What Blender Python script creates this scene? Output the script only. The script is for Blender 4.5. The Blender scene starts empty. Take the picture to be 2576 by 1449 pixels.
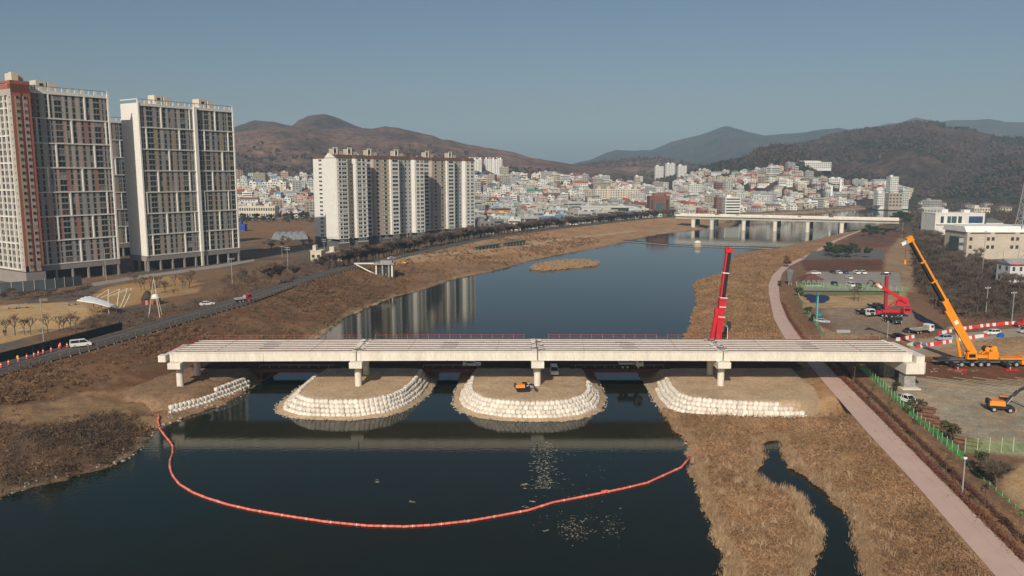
import bpy, bmesh, math, random
import numpy as np
from mathutils import Vector, Matrix, Euler

R = random.Random(11)
NR = np.random.default_rng(7)
SC = bpy.context.scene
COL = SC.collection
PI = math.pi

# ------------------------------------------------------------------ camera, world, sun, exposure
CAM_H = 52.0
PITCH = math.radians(8.14)
cam_data = bpy.data.cameras.new('camera')
cam_data.sensor_width = 36.0
cam_data.lens = 28.0
cam_data.clip_start = 0.5
cam_data.clip_end = 30000
cam = bpy.data.objects.new('camera', cam_data)
COL.objects.link(cam)
cam.location = (0, 0, CAM_H)
cam.rotation_euler = (PI / 2 - PITCH, 0, 0)
SC.camera = cam

SUN_EL = math.radians(32)
SUN_AZ = math.radians(196)          # clockwise from +Y: the sun stands behind the camera, a little to the left
world = bpy.data.worlds.new('World')
SC.world = world
world.use_nodes = True
wn = world.node_tree.nodes
wl = world.node_tree.links
bg = wn['Background']
sky = wn.new('ShaderNodeTexSky')
sky.sky_type = 'NISHITA'
sky.sun_disc = False
sky.sun_elevation = SUN_EL
sky.sun_rotation = SUN_AZ
sky.altitude = 60
sky.air_density = 1.0
sky.dust_density = 2.0
sky.ozone_density = 2.0
hs = wn.new('ShaderNodeHueSaturation')
hs.inputs['Saturation'].default_value = 1.12
wl.new(sky.outputs[0], hs.inputs['Color'])
wl.new(hs.outputs[0], bg.inputs['Color'])
bg.inputs['Strength'].default_value = 0.054

sun_data = bpy.data.lights.new('sun', 'SUN')
sun_data.energy = 4.2
sun_data.angle = math.radians(0.53)
sun_data.color = (1.0, 0.9, 0.76)
sun = bpy.data.objects.new('sun', sun_data)
COL.objects.link(sun)
_to_sun = Vector((math.sin(SUN_AZ) * math.cos(SUN_EL), math.cos(SUN_AZ) * math.cos(SUN_EL), math.sin(SUN_EL)))
sun.rotation_euler = (-_to_sun).to_track_quat('-Z', 'Y').to_euler()
sun.location = _to_sun * 300

SC.view_settings.view_transform = 'Standard'
SC.view_settings.look = 'None'
SC.view_settings.gamma = 1.0
SC.view_settings.exposure = 0.12
SC.view_settings.use_curve_mapping = False
SC.render.engine = 'CYCLES'
SC.cycles.max_bounces = 6
SC.cycles.diffuse_bounces = 2
SC.cycles.glossy_bounces = 3
SC.cycles.transmission_bounces = 3
SC.cycles.transparent_max_bounces = 6
SC.cycles.volume_bounces = 0
SC.cycles.use_denoising = True
try:
    SC.cycles.denoiser = 'OPENIMAGEDENOISE'
except Exception:
    pass
SC.cycles.sample_clamp_indirect = 4.0

# ------------------------------------------------------------------ surveying: a photo point on a level plane -> metres
FPX, PCX, PCY = 2003.8, 1288.0, 724.5


def at(px, py, z=0.0):
    u = (px - PCX) / FPX
    v = (PCY - py) / FPX
    d = (u, math.cos(PITCH) + v * math.sin(PITCH), -math.sin(PITCH) + v * math.cos(PITCH))
    t = (z - CAM_H) / d[2]
    return (d[0] * t, d[1] * t)


def at3(px, py, z=0.0):
    x, y = at(px, py, z)
    return Vector((x, y, z))


def at_dist(px, py, Y):
    u = (px - PCX) / FPX
    v = (PCY - py) / FPX
    d = (u, math.cos(PITCH) + v * math.sin(PITCH), -math.sin(PITCH) + v * math.cos(PITCH))
    t = Y / d[1]
    return Vector((d[0] * t, Y, CAM_H + d[2] * t))


def W(pts, z=0.0):
    return [at(p[0], p[1], z) for p in pts]


# ------------------------------------------------------------------ materials
MATS = {}


def mat(name, col, rough=0.8, var=0.15, scale=1.0, bump=0.0, metal=0.0, spec=0.3, attr=None, objcol=False,
        fine=None, bscale=None, coord='Object', rnd=0.0, stretch=None):
    if name in MATS:
        return MATS[name]
    m = bpy.data.materials.new(name)
    m.use_nodes = True
    nt = m.node_tree
    N, L = nt.nodes, nt.links
    b = N['Principled BSDF']
    b.inputs['Roughness'].default_value = rough
    b.inputs['Metallic'].default_value = metal
    b.inputs['Specular IOR Level'].default_value = spec
    tc = N.new('ShaderNodeTexCoord')
    src = tc.outputs[coord]
    if stretch:
        mp = N.new('ShaderNodeMapping')
        mp.inputs['Scale'].default_value = stretch
        L.new(src, mp.inputs[0])
        src = mp.outputs[0]
    if attr:
        a = N.new('ShaderNodeAttribute')
        a.attribute_name = attr
        base = a.outputs['Color']
    elif objcol:
        a = N.new('ShaderNodeObjectInfo')
        base = a.outputs['Color']
    else:
        rgb = N.new('ShaderNodeRGB')
        rgb.outputs[0].default_value = (*col, 1)
        base = rgb.outputs[0]
    if var > 0 or rnd > 0:
        n1 = N.new('ShaderNodeTexNoise')
        n1.inputs['Scale'].default_value = scale
        n1.inputs['Detail'].default_value = 6
        n1.inputs['Roughness'].default_value = 0.65
        L.new(src, n1.inputs['Vector'])
        mr = N.new('ShaderNodeMapRange')
        mr.inputs['From Min'].default_value = 0.3
        mr.inputs['From Max'].default_value = 0.7
        mr.inputs['To Min'].default_value = 1 - var
        mr.inputs['To Max'].default_value = 1 + var
        L.new(n1.outputs[0], mr.inputs[0])
        val = mr.outputs[0]
        if fine:
            n2 = N.new('ShaderNodeTexNoise')
            n2.inputs['Scale'].default_value = fine
            n2.inputs['Detail'].default_value = 3
            L.new(src, n2.inputs['Vector'])
            m2 = N.new('ShaderNodeMapRange')
            m2.inputs['From Min'].default_value = 0.3
            m2.inputs['From Max'].default_value = 0.7
            m2.inputs['To Min'].default_value = 1 - var
            m2.inputs['To Max'].default_value = 1 + var
            L.new(n2.outputs[0], m2.inputs[0])
            mm = N.new('ShaderNodeMath')
            mm.operation = 'MULTIPLY'
            L.new(val, mm.inputs[0])
            L.new(m2.outputs[0], mm.inputs[1])
            val = mm.outputs[0]
        if rnd > 0:
            oi = N.new('ShaderNodeObjectInfo')
            m3 = N.new('ShaderNodeMapRange')
            m3.inputs['To Min'].default_value = 1 - rnd
            m3.inputs['To Max'].default_value = 1 + rnd
            L.new(oi.outputs['Random'], m3.inputs[0])
            mm = N.new('ShaderNodeMath')
            mm.operation = 'MULTIPLY'
            L.new(val, mm.inputs[0])
            L.new(m3.outputs[0], mm.inputs[1])
            val = mm.outputs[0]
        vm = N.new('ShaderNodeVectorMath')
        vm.operation = 'SCALE'
        L.new(base, vm.inputs[0])
        L.new(val, vm.inputs['Scale'])
        base = vm.outputs[0]
    L.new(base, b.inputs['Base Color'])
    if bump > 0:
        n3 = N.new('ShaderNodeTexNoise')
        n3.inputs['Scale'].default_value = bscale or scale * 4
        n3.inputs['Detail'].default_value = 5
        L.new(src, n3.inputs['Vector'])
        bp = N.new('ShaderNodeBump')
        bp.inputs['Strength'].default_value = min(1.0, bump)
        bp.inputs['Distance'].default_value = bump
        L.new(n3.outputs[0], bp.inputs['Height'])
        L.new(bp.outputs[0], b.inputs['Normal'])
    MATS[name] = m
    return m


M_concrete = mat('pale_concrete', (0.68, 0.635, 0.55), 0.85, 0.11, 0.25, 0.02, fine=3, stretch=(1.6, 1.0, 0.35))
M_flange = mat('deck_concrete', (0.78, 0.72, 0.66), 0.9, 0.12, 0.5, 0.02, fine=4)
M_grime = mat('grimy_concrete', (0.3, 0.29, 0.26), 0.9, 0.25, 0.4, 0.03, fine=2)
M_dark = mat('dark_steel', (0.035, 0.035, 0.037), 0.6, 0.2, 1.0)
M_black = mat('black_rubber', (0.018, 0.018, 0.018), 0.85, 0.1, 2.0)
M_steel = mat('galvanised_steel', (0.42, 0.42, 0.42), 0.5, 0.1, 2.0, metal=0.3)
M_redpaint = mat('red_crane_paint', (0.55, 0.018, 0.03), 0.4, 0.1, 0.6, spec=0.5)
M_orange = mat('orange_crane_paint', (0.78, 0.27, 0.015), 0.4, 0.12, 0.6, spec=0.5)
M_orange2 = mat('orange_digger_paint', (0.8, 0.25, 0.02), 0.45, 0.12, 1.0, spec=0.5)
M_white = mat('white_paint', (0.78, 0.77, 0.74), 0.5, 0.06, 0.8)
M_redflag = mat('red_rope', (0.72, 0.06, 0.05), 0.7, 0.1, 2.0)
M_barred = mat('barrier_red', (0.7, 0.05, 0.035), 0.5, 0.1, 1.5)
M_barwhite = mat('barrier_white', (0.75, 0.73, 0.7), 0.5, 0.1, 1.5)
M_glass = mat('window_glass', (0.018, 0.022, 0.024), 0.12, 0.3, 0.5, spec=0.5, rnd=0.5)
M_carglass = mat('car_glass', (0.012, 0.014, 0.016), 0.08, 0.0, 1.0, spec=0.6)
M_carpaint = mat('car_paint', (0.5, 0.5, 0.5), 0.3, 0.03, 1.0, spec=0.5, objcol=True)
M_lampwhite = mat('headlamp', (0.75, 0.75, 0.72), 0.2, 0.0, 1.0)
M_lampred = mat('tail_lamp', (0.4, 0.01, 0.01), 0.25, 0.0, 1.0)
M_wood = mat('weathered_timber', (0.3, 0.24, 0.17), 0.85, 0.25, 1.5)
M_rust = mat('rusty_beam', (0.14, 0.04, 0.03), 0.7, 0.25, 0.8)
M_bag = mat('woven_bag', (0.68, 0.62, 0.54), 0.9, 0.16, 1.1, 0.05, rnd=0.16, fine=6)
M_float = mat('coral_float', (0.74, 0.17, 0.125), 0.55, 0.08, 2.0, rnd=0.12)
M_floatpale = mat('pale_float_band', (0.8, 0.5, 0.42), 0.6, 0.08, 2.0)
M_wall = mat('town_wall', (0.5, 0.5, 0.5), 0.85, 0.1, 0.15, objcol=True, fine=1.0)
M_roofany = mat('town_roof', (0.5, 0.5, 0.5), 0.85, 0.15, 0.2, objcol=True)
M_townglass = mat('town_window', (0.05, 0.055, 0.06), 0.25, 0.3, 0.4, rnd=0.3)
M_bark = mat('bark', (0.11, 0.085, 0.065), 0.95, 0.2, 2.0)
M_twig = mat('twigs', (0.125, 0.09, 0.068), 0.95, 0.2, 0.6, rnd=0.2)
M_twigdark = mat('dark_twigs', (0.115, 0.085, 0.067), 0.95, 0.2, 0.6, rnd=0.25)
M_pine = mat('pine_needles', (0.035, 0.05, 0.024), 0.9, 0.35, 0.8, rnd=0.2)
M_olive = mat('olive_leaves', (0.06, 0.062, 0.03), 0.9, 0.35, 0.8, rnd=0.2)
M_hedge = mat('dry_hedge', (0.15, 0.06, 0.04), 0.95, 0.3, 0.8, 0.05)
M_greennet = mat('green_net', (0.15, 0.6, 0.17), 0.7, 0.2, 1.2)
M_greenthin = mat('thin_green_net', (0.16, 0.46, 0.16), 0.7, 0.2, 1.2)
M_stone = mat('bank_stone', (0.36, 0.31, 0.25), 0.9, 0.25, 1.0, 0.05, rnd=0.25)


def make_seethrough(m, fac):
    nt = m.node_tree
    b = nt.nodes['Principled BSDF']
    b.inputs['Alpha'].default_value = fac


make_seethrough(M_greennet, 0.85)
make_seethrough(M_greenthin, 0.2)

# ------------------------------------------------------------------ mesh builder and scene helpers


class MB:
    def __init__(self):
        self.v, self.f, self.m = [], [], []

    def add(self, vs, fs, mi=0):
        o = len(self.v)
        self.v.extend([tuple(p) for p in vs])
        for f in fs:
            self.f.append(tuple(o + i for i in f))
            self.m.append(mi)
        return self

    def box(self, c, s, rz=0.0, mi=0, top=1.0, topy=None, rot=None):
        x, y, z = s[0] / 2, s[1] / 2, s[2] / 2
        ty = top if topy is None else topy
        p = [(-x, -y, -z), (x, -y, -z), (x, y, -z), (-x, y, -z),
             (-x * top, -y * ty, z), (x * top, -y * ty, z), (x * top, y * ty, z), (-x * top, y * ty, z)]
        mtx = rot if rot is not None else (Matrix.Rotation(rz, 3, 'Z') if rz else None)
        if mtx is not None:
            p = [mtx @ Vector(q) for q in p]
        p = [(q[0] + c[0], q[1] + c[1], q[2] + c[2]) for q in p]
        return self.add(p, [(0, 3, 2, 1), (4, 5, 6, 7), (0, 1, 5, 4), (1, 2, 6, 5), (2, 3, 7, 6), (3, 0, 4, 7)], mi)

    def bar(self, a, b, w, h, mi=0, up=(0, 0, 1)):
        a, b = Vector(a), Vector(b)
        d = (b - a)
        L = d.length
        d.normalize()
        u = Vector(up)
        if abs(d.dot(u)) > 0.98:
            u = Vector((0, 1, 0))
        s = d.cross(u).normalized()
        u = s.cross(d).normalized()
        rot = Matrix((d, s, u)).transposed()
        return self.box((a + b) / 2, (L, w, h), rot=rot, mi=mi)

    def cyl(self, a, b, r0, r1=None, n=8, mi=0, cap=True):
        r1 = r0 if r1 is None else r1
        a, b = Vector(a), Vector(b)
        d = (b - a).normalized()
        u = Vector((0, 0, 1)) if abs(d.z) < 0.95 else Vector((1, 0, 0))
        s = d.cross(u).normalized()
        t = s.cross(d).normalized()
        vs = []
        for P, r in ((a, r0), (b, r1)):
            for k in range(n):
                q = 2 * PI * k / n
                vs.append(P + s * (math.cos(q) * r) + t * (math.sin(q) * r))
        fs = [(k, (k + 1) % n, n + (k + 1) % n, n + k) for k in range(n)]
        if cap:
            fs.append(tuple(range(n - 1, -1, -1)))
            fs.append(tuple(range(n, 2 * n)))
        return self.add(vs, fs, mi)

    def tube(self, pts, r, n=5, mi=0):
        for i in range(len(pts) - 1):
            ra = r[i] if isinstance(r, (list, tuple)) else r
            rb = r[i + 1] if isinstance(r, (list, tuple)) else r
            self.cyl(pts[i], pts[i + 1], ra, rb, n, mi, cap=(i in (0, len(pts) - 2)))
        return self

    def extr(self, prof, org, ua, ub, w, mi=0, wtop=None):
        """profile (a, b) points in the plane (ua, ub) swept along w, centred on org"""
        org, ua, ub, w = Vector(org), Vector(ua), Vector(ub), Vector(w)
        n = len(prof)
        vs = [org + ua * a + ub * b - w / 2 for a, b in prof] + [org + ua * a + ub * b + w / 2 for a, b in prof]
        fs = [tuple(range(n - 1, -1, -1)), tuple(range(n, 2 * n))]
        fs += [(k, (k + 1) % n, n + (k + 1) % n, n + k) for k in range(n)]
        return self.add(vs, fs, mi)

    def prism(self, poly, z0, z1, mi=0, shrink=1.0):
        n = len(poly)
        cx = sum(p[0] for p in poly) / n
        cy = sum(p[1] for p in poly) / n
        vs = [(p[0], p[1], z0) for p in poly] + [(cx + (p[0] - cx) * shrink, cy + (p[1] - cy) * shrink, z1) for p in poly]
        fs = [tuple(range(n - 1, -1, -1)), tuple(range(n, 2 * n))]
        fs += [(k, (k + 1) % n, n + (k + 1) % n, n + k) for k in range(n)]
        return self.add(vs, fs, mi)

    def mesh(self, name, mats, smooth=False):
        me = bpy.data.meshes.new(name)
        me.from_pydata(self.v, [], self.f)
        if not isinstance(mats, (list, tuple)):
            mats = [mats]
        for m in mats:
            me.materials.append(m)
        if len(mats) > 1:
            me.polygons.foreach_set('material_index', self.m)
        if smooth:
            me.polygons.foreach_set('use_smooth', [True] * len(me.polygons))
        me.update()
        return me

    def build(self, name, mats, parent=None, loc=None, rz=None, smooth=False, color=None):
        return link(name, self.mesh(name, mats, smooth), parent, loc, rz, color)


def link(name, me, parent=None, loc=None, rz=None, color=None):
    o = bpy.data.objects.new(name, me)
    COL.objects.link(o)
    if parent is not None:
        o.parent = parent
    if loc is not None:
        o.location = loc
    if rz is not None:
        o.rotation_euler = (0, 0, rz)
    if color is not None:
        o.color = (*color, 1)
    return o


def tag(o, label, cat, group=None, kind=None):
    if label:
        o['label'] = label
    if cat:
        o['category'] = cat
    if group:
        o['group'] = group
    if kind:
        o['kind'] = kind
    return o


def thing(name, label, cat, loc=(0, 0, 0), rz=0.0, group=None):
    o = bpy.data.objects.new(name, None)
    COL.objects.link(o)
    o.location = loc
    o.rotation_euler = (0, 0, rz)
    o.empty_display_size = 0.1
    return tag(o, label, cat, group)


KIDS = {}


def kids(o):
    return [c for c in o.children]


def copy_tree(o, parent=None):
    c = o.copy()
    COL.objects.link(c)
    if parent is not None:
        c.parent = parent
    for k in kids(o):
        copy_tree(k, c)
    return c


def dup(o, loc, rz=None, label=None, group=None, scale=None):
    c = copy_tree(o)
    c.location = loc
    if rz is not None:
        c.rotation_euler = (0, 0, rz)
    if label:
        c['label'] = label
    if group:
        c['group'] = group
    if scale is not None:
        c.scale = (scale, scale, scale) if not isinstance(scale, (tuple, list)) else scale
    return c


def np_mesh(name, verts, faces, mats, mi=None, smooth=False):
    """verts (n,3), faces (m,k) all of one size k"""
    me = bpy.data.meshes.new(name)
    n, (m, k) = len(verts), faces.shape
    me.vertices.add(n)
    me.vertices.foreach_set('co', np.ascontiguousarray(verts, dtype=np.float32).ravel())
    me.loops.add(m * k)
    me.loops.foreach_set('vertex_index', np.ascontiguousarray(faces, dtype=np.int32).ravel())
    me.polygons.add(m)
    me.polygons.foreach_set('loop_start', np.arange(0, m * k, k, dtype=np.int32))
    for q in (mats if isinstance(mats, (list, tuple)) else [mats]):
        me.materials.append(q)
    if mi is not None:
        me.polygons.foreach_set('material_index', np.ascontiguousarray(mi, dtype=np.int32))
    if smooth:
        me.polygons.foreach_set('use_smooth', np.ones(m, dtype=bool))
    me.update(calc_edges=True)
    me.validate()
    return me

# ------------------------------------------------------------------ survey lines
WATER = W([(-500, 1400), (0, 1252), (60, 1234), (130, 1213), (200, 1198), (270, 1176), (330, 1150), (352, 1125), (376, 1108),
           (395, 1085), (420, 1068), (480, 1044), (560, 1018), (615, 990), (636, 970), (655, 950), (700, 915), (750, 880),
           (805, 845), (860, 803), (920, 775), (990, 747), (1040, 735), (1100, 717), (1150, 700), (1240, 682),
           (1330, 657), (1400, 641), (1450, 633), (1500, 625), (1560, 611), (1600, 601), (1650, 591), (1700, 584),
           (1760, 578), (1795, 568), (1830, 558), (1870, 551), (1960, 545), (2060, 538), (2120, 531), (2180, 525),
           (2230, 521.5), (2330, 519), (2420, 516), (2420, 519), (2340, 523), (2290, 530), (2262, 545), (2240, 556), (2200, 566), (2150, 578), (2100, 591),
           (2050, 603), (2010, 612), (1975, 620), (1955, 626), (1900, 631), (1850, 641), (1840, 658), (1826, 683),
           (1800, 693), (1769, 702), (1749, 711), (1744, 721), (1749, 732), (1752, 764), (1740, 789), (1735, 820),
           (1721, 845), (1700, 880), (1680, 910), (1660, 940), (1640, 962), (1640, 985), (1655, 1020), (1680, 1060),
           (1697, 1083), (1712, 1097), (1725, 1120), (1735, 1140), (1738, 1165), (1735, 1190), (1748, 1220),
           (1760, 1256), (1772, 1295), (1792, 1325), (1803, 1370), (1822, 1410), (1828, 1449), (1842, 1560), (1860, 1800),
           (-500, 1800)])
CREEK = W([(1925, 1110), (1944, 1105), (1958, 1108), (1968, 1120), (1974, 1148), (1982, 1175), (2017, 1195), (2044, 1216), (2084, 1246),
           (2103, 1278), (2142, 1303), (2140, 1330), (2152, 1380), (2165, 1430), (2178, 1470), (2210, 1580), (2250, 1750),
           (1990, 1750), (2010, 1560), (2026, 1449), (2048, 1420), (2044, 1393), (2064, 1380), (2068, 1352), (2041, 1313),
           (2025, 1278), (2004, 1243), (1950, 1224), (1911, 1207), (1904, 1192), (1922, 1160), (1920, 1136)])
REEDS = W([(1330, 678), (1345, 668), (1372, 662), (1420, 657), (1470, 655), (1512, 662), (1500, 670), (1440, 675), (1370, 682)])
LEVEE = W([(-700, 1160), (-300, 1035), (0, 945), (100, 915), (230, 880), (310, 856), (400, 830), (510, 797), (620, 765), (700, 735), (780, 706),
           (850, 686), (910, 670), (1050, 640), (1200, 606), (1300, 590), (1400, 576), (1500, 565), (1560, 558), (1640, 550),
           (1700, 546)], 7.0) + [(230, 885), (330, 960), (480, 1090), (640, 1300), (900, 1700)]
PATHL = W([(2720, 1700), (2504, 1449), (2407, 1338), (2308, 1223), (2189, 1096), (2070, 959), (2025, 905), (1972, 848), (1947, 802),
           (1935, 744), (1933, 716), (1945, 690), (1970, 668), (2005, 653), (2048, 632), (2099, 604), (2137, 589), (2172, 577)], 3.0)
PATHR = W([(2870, 1700), (2576, 1418), (2500, 1342), (2407, 1248), (2288, 1128), (2189, 1027), (2096, 935), (2055, 893), (2014, 850),
           (1980, 800), (1962, 756), (1959, 718), (1968, 687), (1988, 669), (2017, 655), (2058, 634), (2107, 606), (2144, 590), (2178, 577)], 3.0)
MID = np.array([(40, -5), (100, -10), (180, -12), (254, 0), (370, 25), (478, 70), (600, 130), (780, 280), (1000, 480), (1300, 690), (1600, 1300), (9000, 9000)], float)


def vnoise(x, y, seed=0):
    xi = np.floor(x).astype(np.int64)
    yi = np.floor(y).astype(np.int64)
    fx, fy = x - xi, y - yi
    fx = fx * fx * (3 - 2 * fx)
    fy = fy * fy * (3 - 2 * fy)

    def h(a, b):
        n = (a * 374761393 + b * 668265263 + seed * 974711) & 0x7fffffff
        n = ((n ^ (n >> 13)) * 1274126177) & 0x7fffffff
        return ((n ^ (n >> 16)) & 0xffff) / 65535.0
    return (h(xi, yi) * (1 - fx) + h(xi + 1, yi) * fx) * (1 - fy) + (h(xi, yi + 1) * (1 - fx) + h(xi + 1, yi + 1) * fx) * fy


def fbm(x, y, o=4, seed=0):
    s, a, t = 0, 1.0, 0
    for k in range(o):
        s = s + a * vnoise(x * 2 ** k, y * 2 ** k, seed + k)
        t += a
        a *= 0.5
    return s / t


def seg_dist(x, y, poly, closed=True):
    d = np.full(x.shape, 1e9)
    n = len(poly)
    for i in range(n if closed else n - 1):
        (ax, ay), (bx, by) = poly[i], poly[(i + 1) % n]
        ex, ey = bx - ax, by - ay
        l2 = ex * ex + ey * ey + 1e-9
        t = np.clip(((x - ax) * ex + (y - ay) * ey) / l2, 0, 1)
        d = np.minimum(d, (x - ax - t * ex) ** 2 + (y - ay - t * ey) ** 2)
    return np.sqrt(d)


def inside(x, y, poly):
    r = np.zeros(x.shape, bool)
    n = len(poly)
    for i in range(n):
        (ax, ay), (bx, by) = poly[i], poly[(i + 1) % n]
        if ay == by:
            continue
        c = (ay > y) != (by > y)
        r ^= c & (x < (bx - ax) * (y - ay) / (by - ay) + ax)
    return r


def sline(x, y, poly):
    """signed distance to an open line: positive on its right-hand side walking along it"""
    best = np.full(x.shape, 1e18)
    sg = np.zeros(x.shape)
    for i in range(len(poly) - 1):
        (ax, ay), (bx, by) = poly[i], poly[i + 1]
        ex, ey = bx - ax, by - ay
        l2 = ex * ex + ey * ey + 1e-9
        t = np.clip(((x - ax) * ex + (y - ay) * ey) / l2, 0, 1)
        d = (x - ax - t * ex) ** 2 + (y - ay - t * ey) ** 2
        k = d < best
        best = np.where(k, d, best)
        sg = np.where(k, (x - ax) * ey - (y - ay) * ex, sg)
    return np.sqrt(best) * np.sign(sg)


def sstep(t):
    t = np.clip(t, 0, 1)
    return t * t * (3 - 2 * t)


def survey(x, y):
    x = np.atleast_1d(np.asarray(x, float))
    y = np.atleast_1d(np.asarray(y, float))
    jx = x + (fbm(x * 0.33, y * 0.33, 3, 21) - 0.5) * 2.4
    jy = y + (fbm(x * 0.33, y * 0.33, 3, 22) - 0.5) * 2.4
    dw = np.full(x.shape, 1e9)
    for poly, s in ((WATER, 1), (CREEK, 1)):
        d = seg_dist(jx, jy, poly)
        d = np.where(inside(jx, jy, poly), -d, d)
        dw = np.minimum(dw, d)
    dr = seg_dist(jx, jy, REEDS)
    dr = np.where(inside(jx, jy, REEDS), dr, -dr)
    left = x < np.interp(y, MID[:, 0], MID[:, 1])
    dl = sline(x, y, LEVEE)      # positive towards the river
    dp = sline(x, y, PATHL)      # positive towards the path
    return dw, dr, left, dl, dp


def ground_all(x, y):
    dw, dr, left, dl, dp = survey(x, y)
    x = np.atleast_1d(np.asarray(x, float))
    y = np.atleast_1d(np.asarray(y, float))
    n1 = fbm(x * 0.12, y * 0.12, 4, 3) - 0.5
    n2 = fbm(x * 0.6, y * 0.6, 3, 5) - 0.5
    dwp = np.maximum(dw, 0)
    dlp = np.maximum(dl, 0)
    t = dwp / (dwp + dlp + 1e-6)
    prof = np.where(t < 0.16, t / 0.16 * 0.22, np.where(t < 0.5, 0.22 + (t - 0.16) / 0.34 * 0.16, 0.38 + (t - 0.5) / 0.5 * 0.62))
    zl = 0.25 + 6.75 * prof + (n1 * 1.6 + n2 * 0.5) * np.clip(dwp / 5, 0, 1) * np.clip(dlp / 6, 0, 1)
    off = -dl
    zl = np.where(off > 0, np.where(off < 10, 7.0, 7.0 - 2.0 * sstep((off - 10) / 5)), zl)
    zr = 0.3 + 2.3 * sstep(dwp / 16) + (n1 * 0.9 + n2 * 0.35) * np.clip(dwp / 4, 0, 1)
    k = sstep((dp + 5) / 5)
    zr = zr * (1 - k) + 3.0 * k
    z = np.where(left, zl, zr)
    for line, top in ((((36, 171), (40, 167.6), (50, 166.4), (60, 165.6), (66, 165.6)), 0.5), (((-76, 167.2), (-70, 173.5), (-66.5, 181), (-63.6, 191)), 0.6)):
        d_ = seg_dist(x, y, line, False)
        z = np.where(d_ < 11, np.minimum(z, top + np.maximum(0, d_ - 2.4) * 0.42), z)
    far = sstep((y - 900) / 250)
    z = z * (1 - far) + np.where(dw > 0, np.minimum(0.3 + dwp * 0.2, 5.0), 0) * far
    z = np.where(dw < 0, -np.minimum(2.5, 0.12 + 0.35 * np.abs(dw)), z)
    z = np.where(dr > 0, np.minimum(0.55, 0.1 + dr * 0.25) + n2 * 0.2, z)
    return z, dw, dr, left, dl, dp


# ------------------------------------------------------------------ far hills (ridge seen at a photo point, at a distance in metres)
HILLS = {}


def ridge(name, pts, D, front, back, seed, rough=0.22, foot=0.0):
    az, h = [], []
    for px, py in pts:
        v = at_dist(px, py, 100.0) - Vector((0, 0, CAM_H))
        r = math.hypot(v.x, v.y)
        az.append(math.atan2(v.x, v.y))
        h.append(CAM_H + v.z / r * D)
    HILLS[name] = (np.array(az), np.array(h), D, front, back, seed, rough)


ridge('hill', [(-900, 420), (-400, 330), (300, 330), (520, 330), (590, 320), (640, 301), (690, 305), (733, 316), (755, 300), (785, 290), (820, 290), (850, 299), (880, 311),
               (930, 330), (1010, 352), (1100, 380), (1250, 420), (1400, 440)], 2700, 700, 900, 31)
ridge('hill.001', [(-900, 420), (-300, 390), (400, 350), (540, 340), (600, 330), (650, 326), (700, 322), (760, 319), (830, 322), (880, 318), (935, 321), (970, 317),
                   (1000, 322), (1050, 333), (1090, 343), (1110, 352), (1140, 355), (1180, 364), (1230, 372), (1290, 382),
                   (1340, 397), (1390, 405), (1430, 412), (1480, 419), (1560, 428), (1640, 446), (1720, 470), (1860, 492)], 2000, 850, 500, 41)
ridge('hill.002', [(1280, 488), (1370, 446), (1440, 418), (1500, 408), (1540, 400), (1580, 394), (1620, 392), (1660, 396), (1700, 402),
                   (1750, 415), (1830, 432), (1920, 455), (2020, 490)], 2300, 600, 600, 51)
ridge('hill.003', [(1540, 496), (1620, 470), (1690, 446), (1750, 430), (1800, 412), (1840, 397), (1878, 391), (1896, 378), (1913, 371), (1942, 366), (1971, 368), (2000, 372),
                   (2021, 378), (2044, 388), (2074, 400), (2103, 410), (2140, 420), (2220, 442), (2300, 470), (2420, 496)], 1760, 430, 400, 61)
ridge('hill.004', [(1680, 486), (1780, 455), (1850, 430), (1930, 392), (1992, 366), (2050, 356), (2088, 340), (2132, 329), (2176, 324), (2220, 323), (2249, 320), (2278, 312), (2307, 307.5),
                   (2342, 305), (2366, 309), (2395, 320), (2439, 320), (2468, 327), (2512, 336), (2541, 340), (2576, 340), (2700, 350), (3000, 370), (3400, 420)], 2350, 760, 700, 71)
ridge('hill.005', [(2130, 500), (2230, 465), (2320, 442), (2400, 424), (2450, 414), (2476, 404), (2512, 393), (2541, 387), (2576, 383), (2700, 365), (2900, 360), (3300, 400)],
      1900, 470, 400, 81)
ridge('mountain', [(1200, 440), (1420, 420), (1450, 410), (1490, 401), (1525, 385), (1550, 378), (1600, 379), (1640, 377), (1680, 360), (1720, 345), (1760, 335),
                   (1790, 325), (1815, 317), (1830, 316), (1850, 322), (1880, 332), (1925, 341), (1960, 337), (2010, 334), (2070, 326),
                   (2110, 321), (2140, 327), (2180, 340), (2260, 360), (2400, 400)], 4700, 1500, 1200, 91, 0.16)
ridge('mountain.001', [(1900, 400), (2040, 350), (2100, 332), (2180, 321), (2230, 312), (2270, 308), (2305, 295), (2330, 300), (2365, 306), (2400, 302), (2450, 303),
                       (2490, 299), (2530, 305), (2576, 304), (2700, 300), (2900, 310), (3300, 380)], 5600, 1500, 1200, 95, 0.16)


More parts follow.
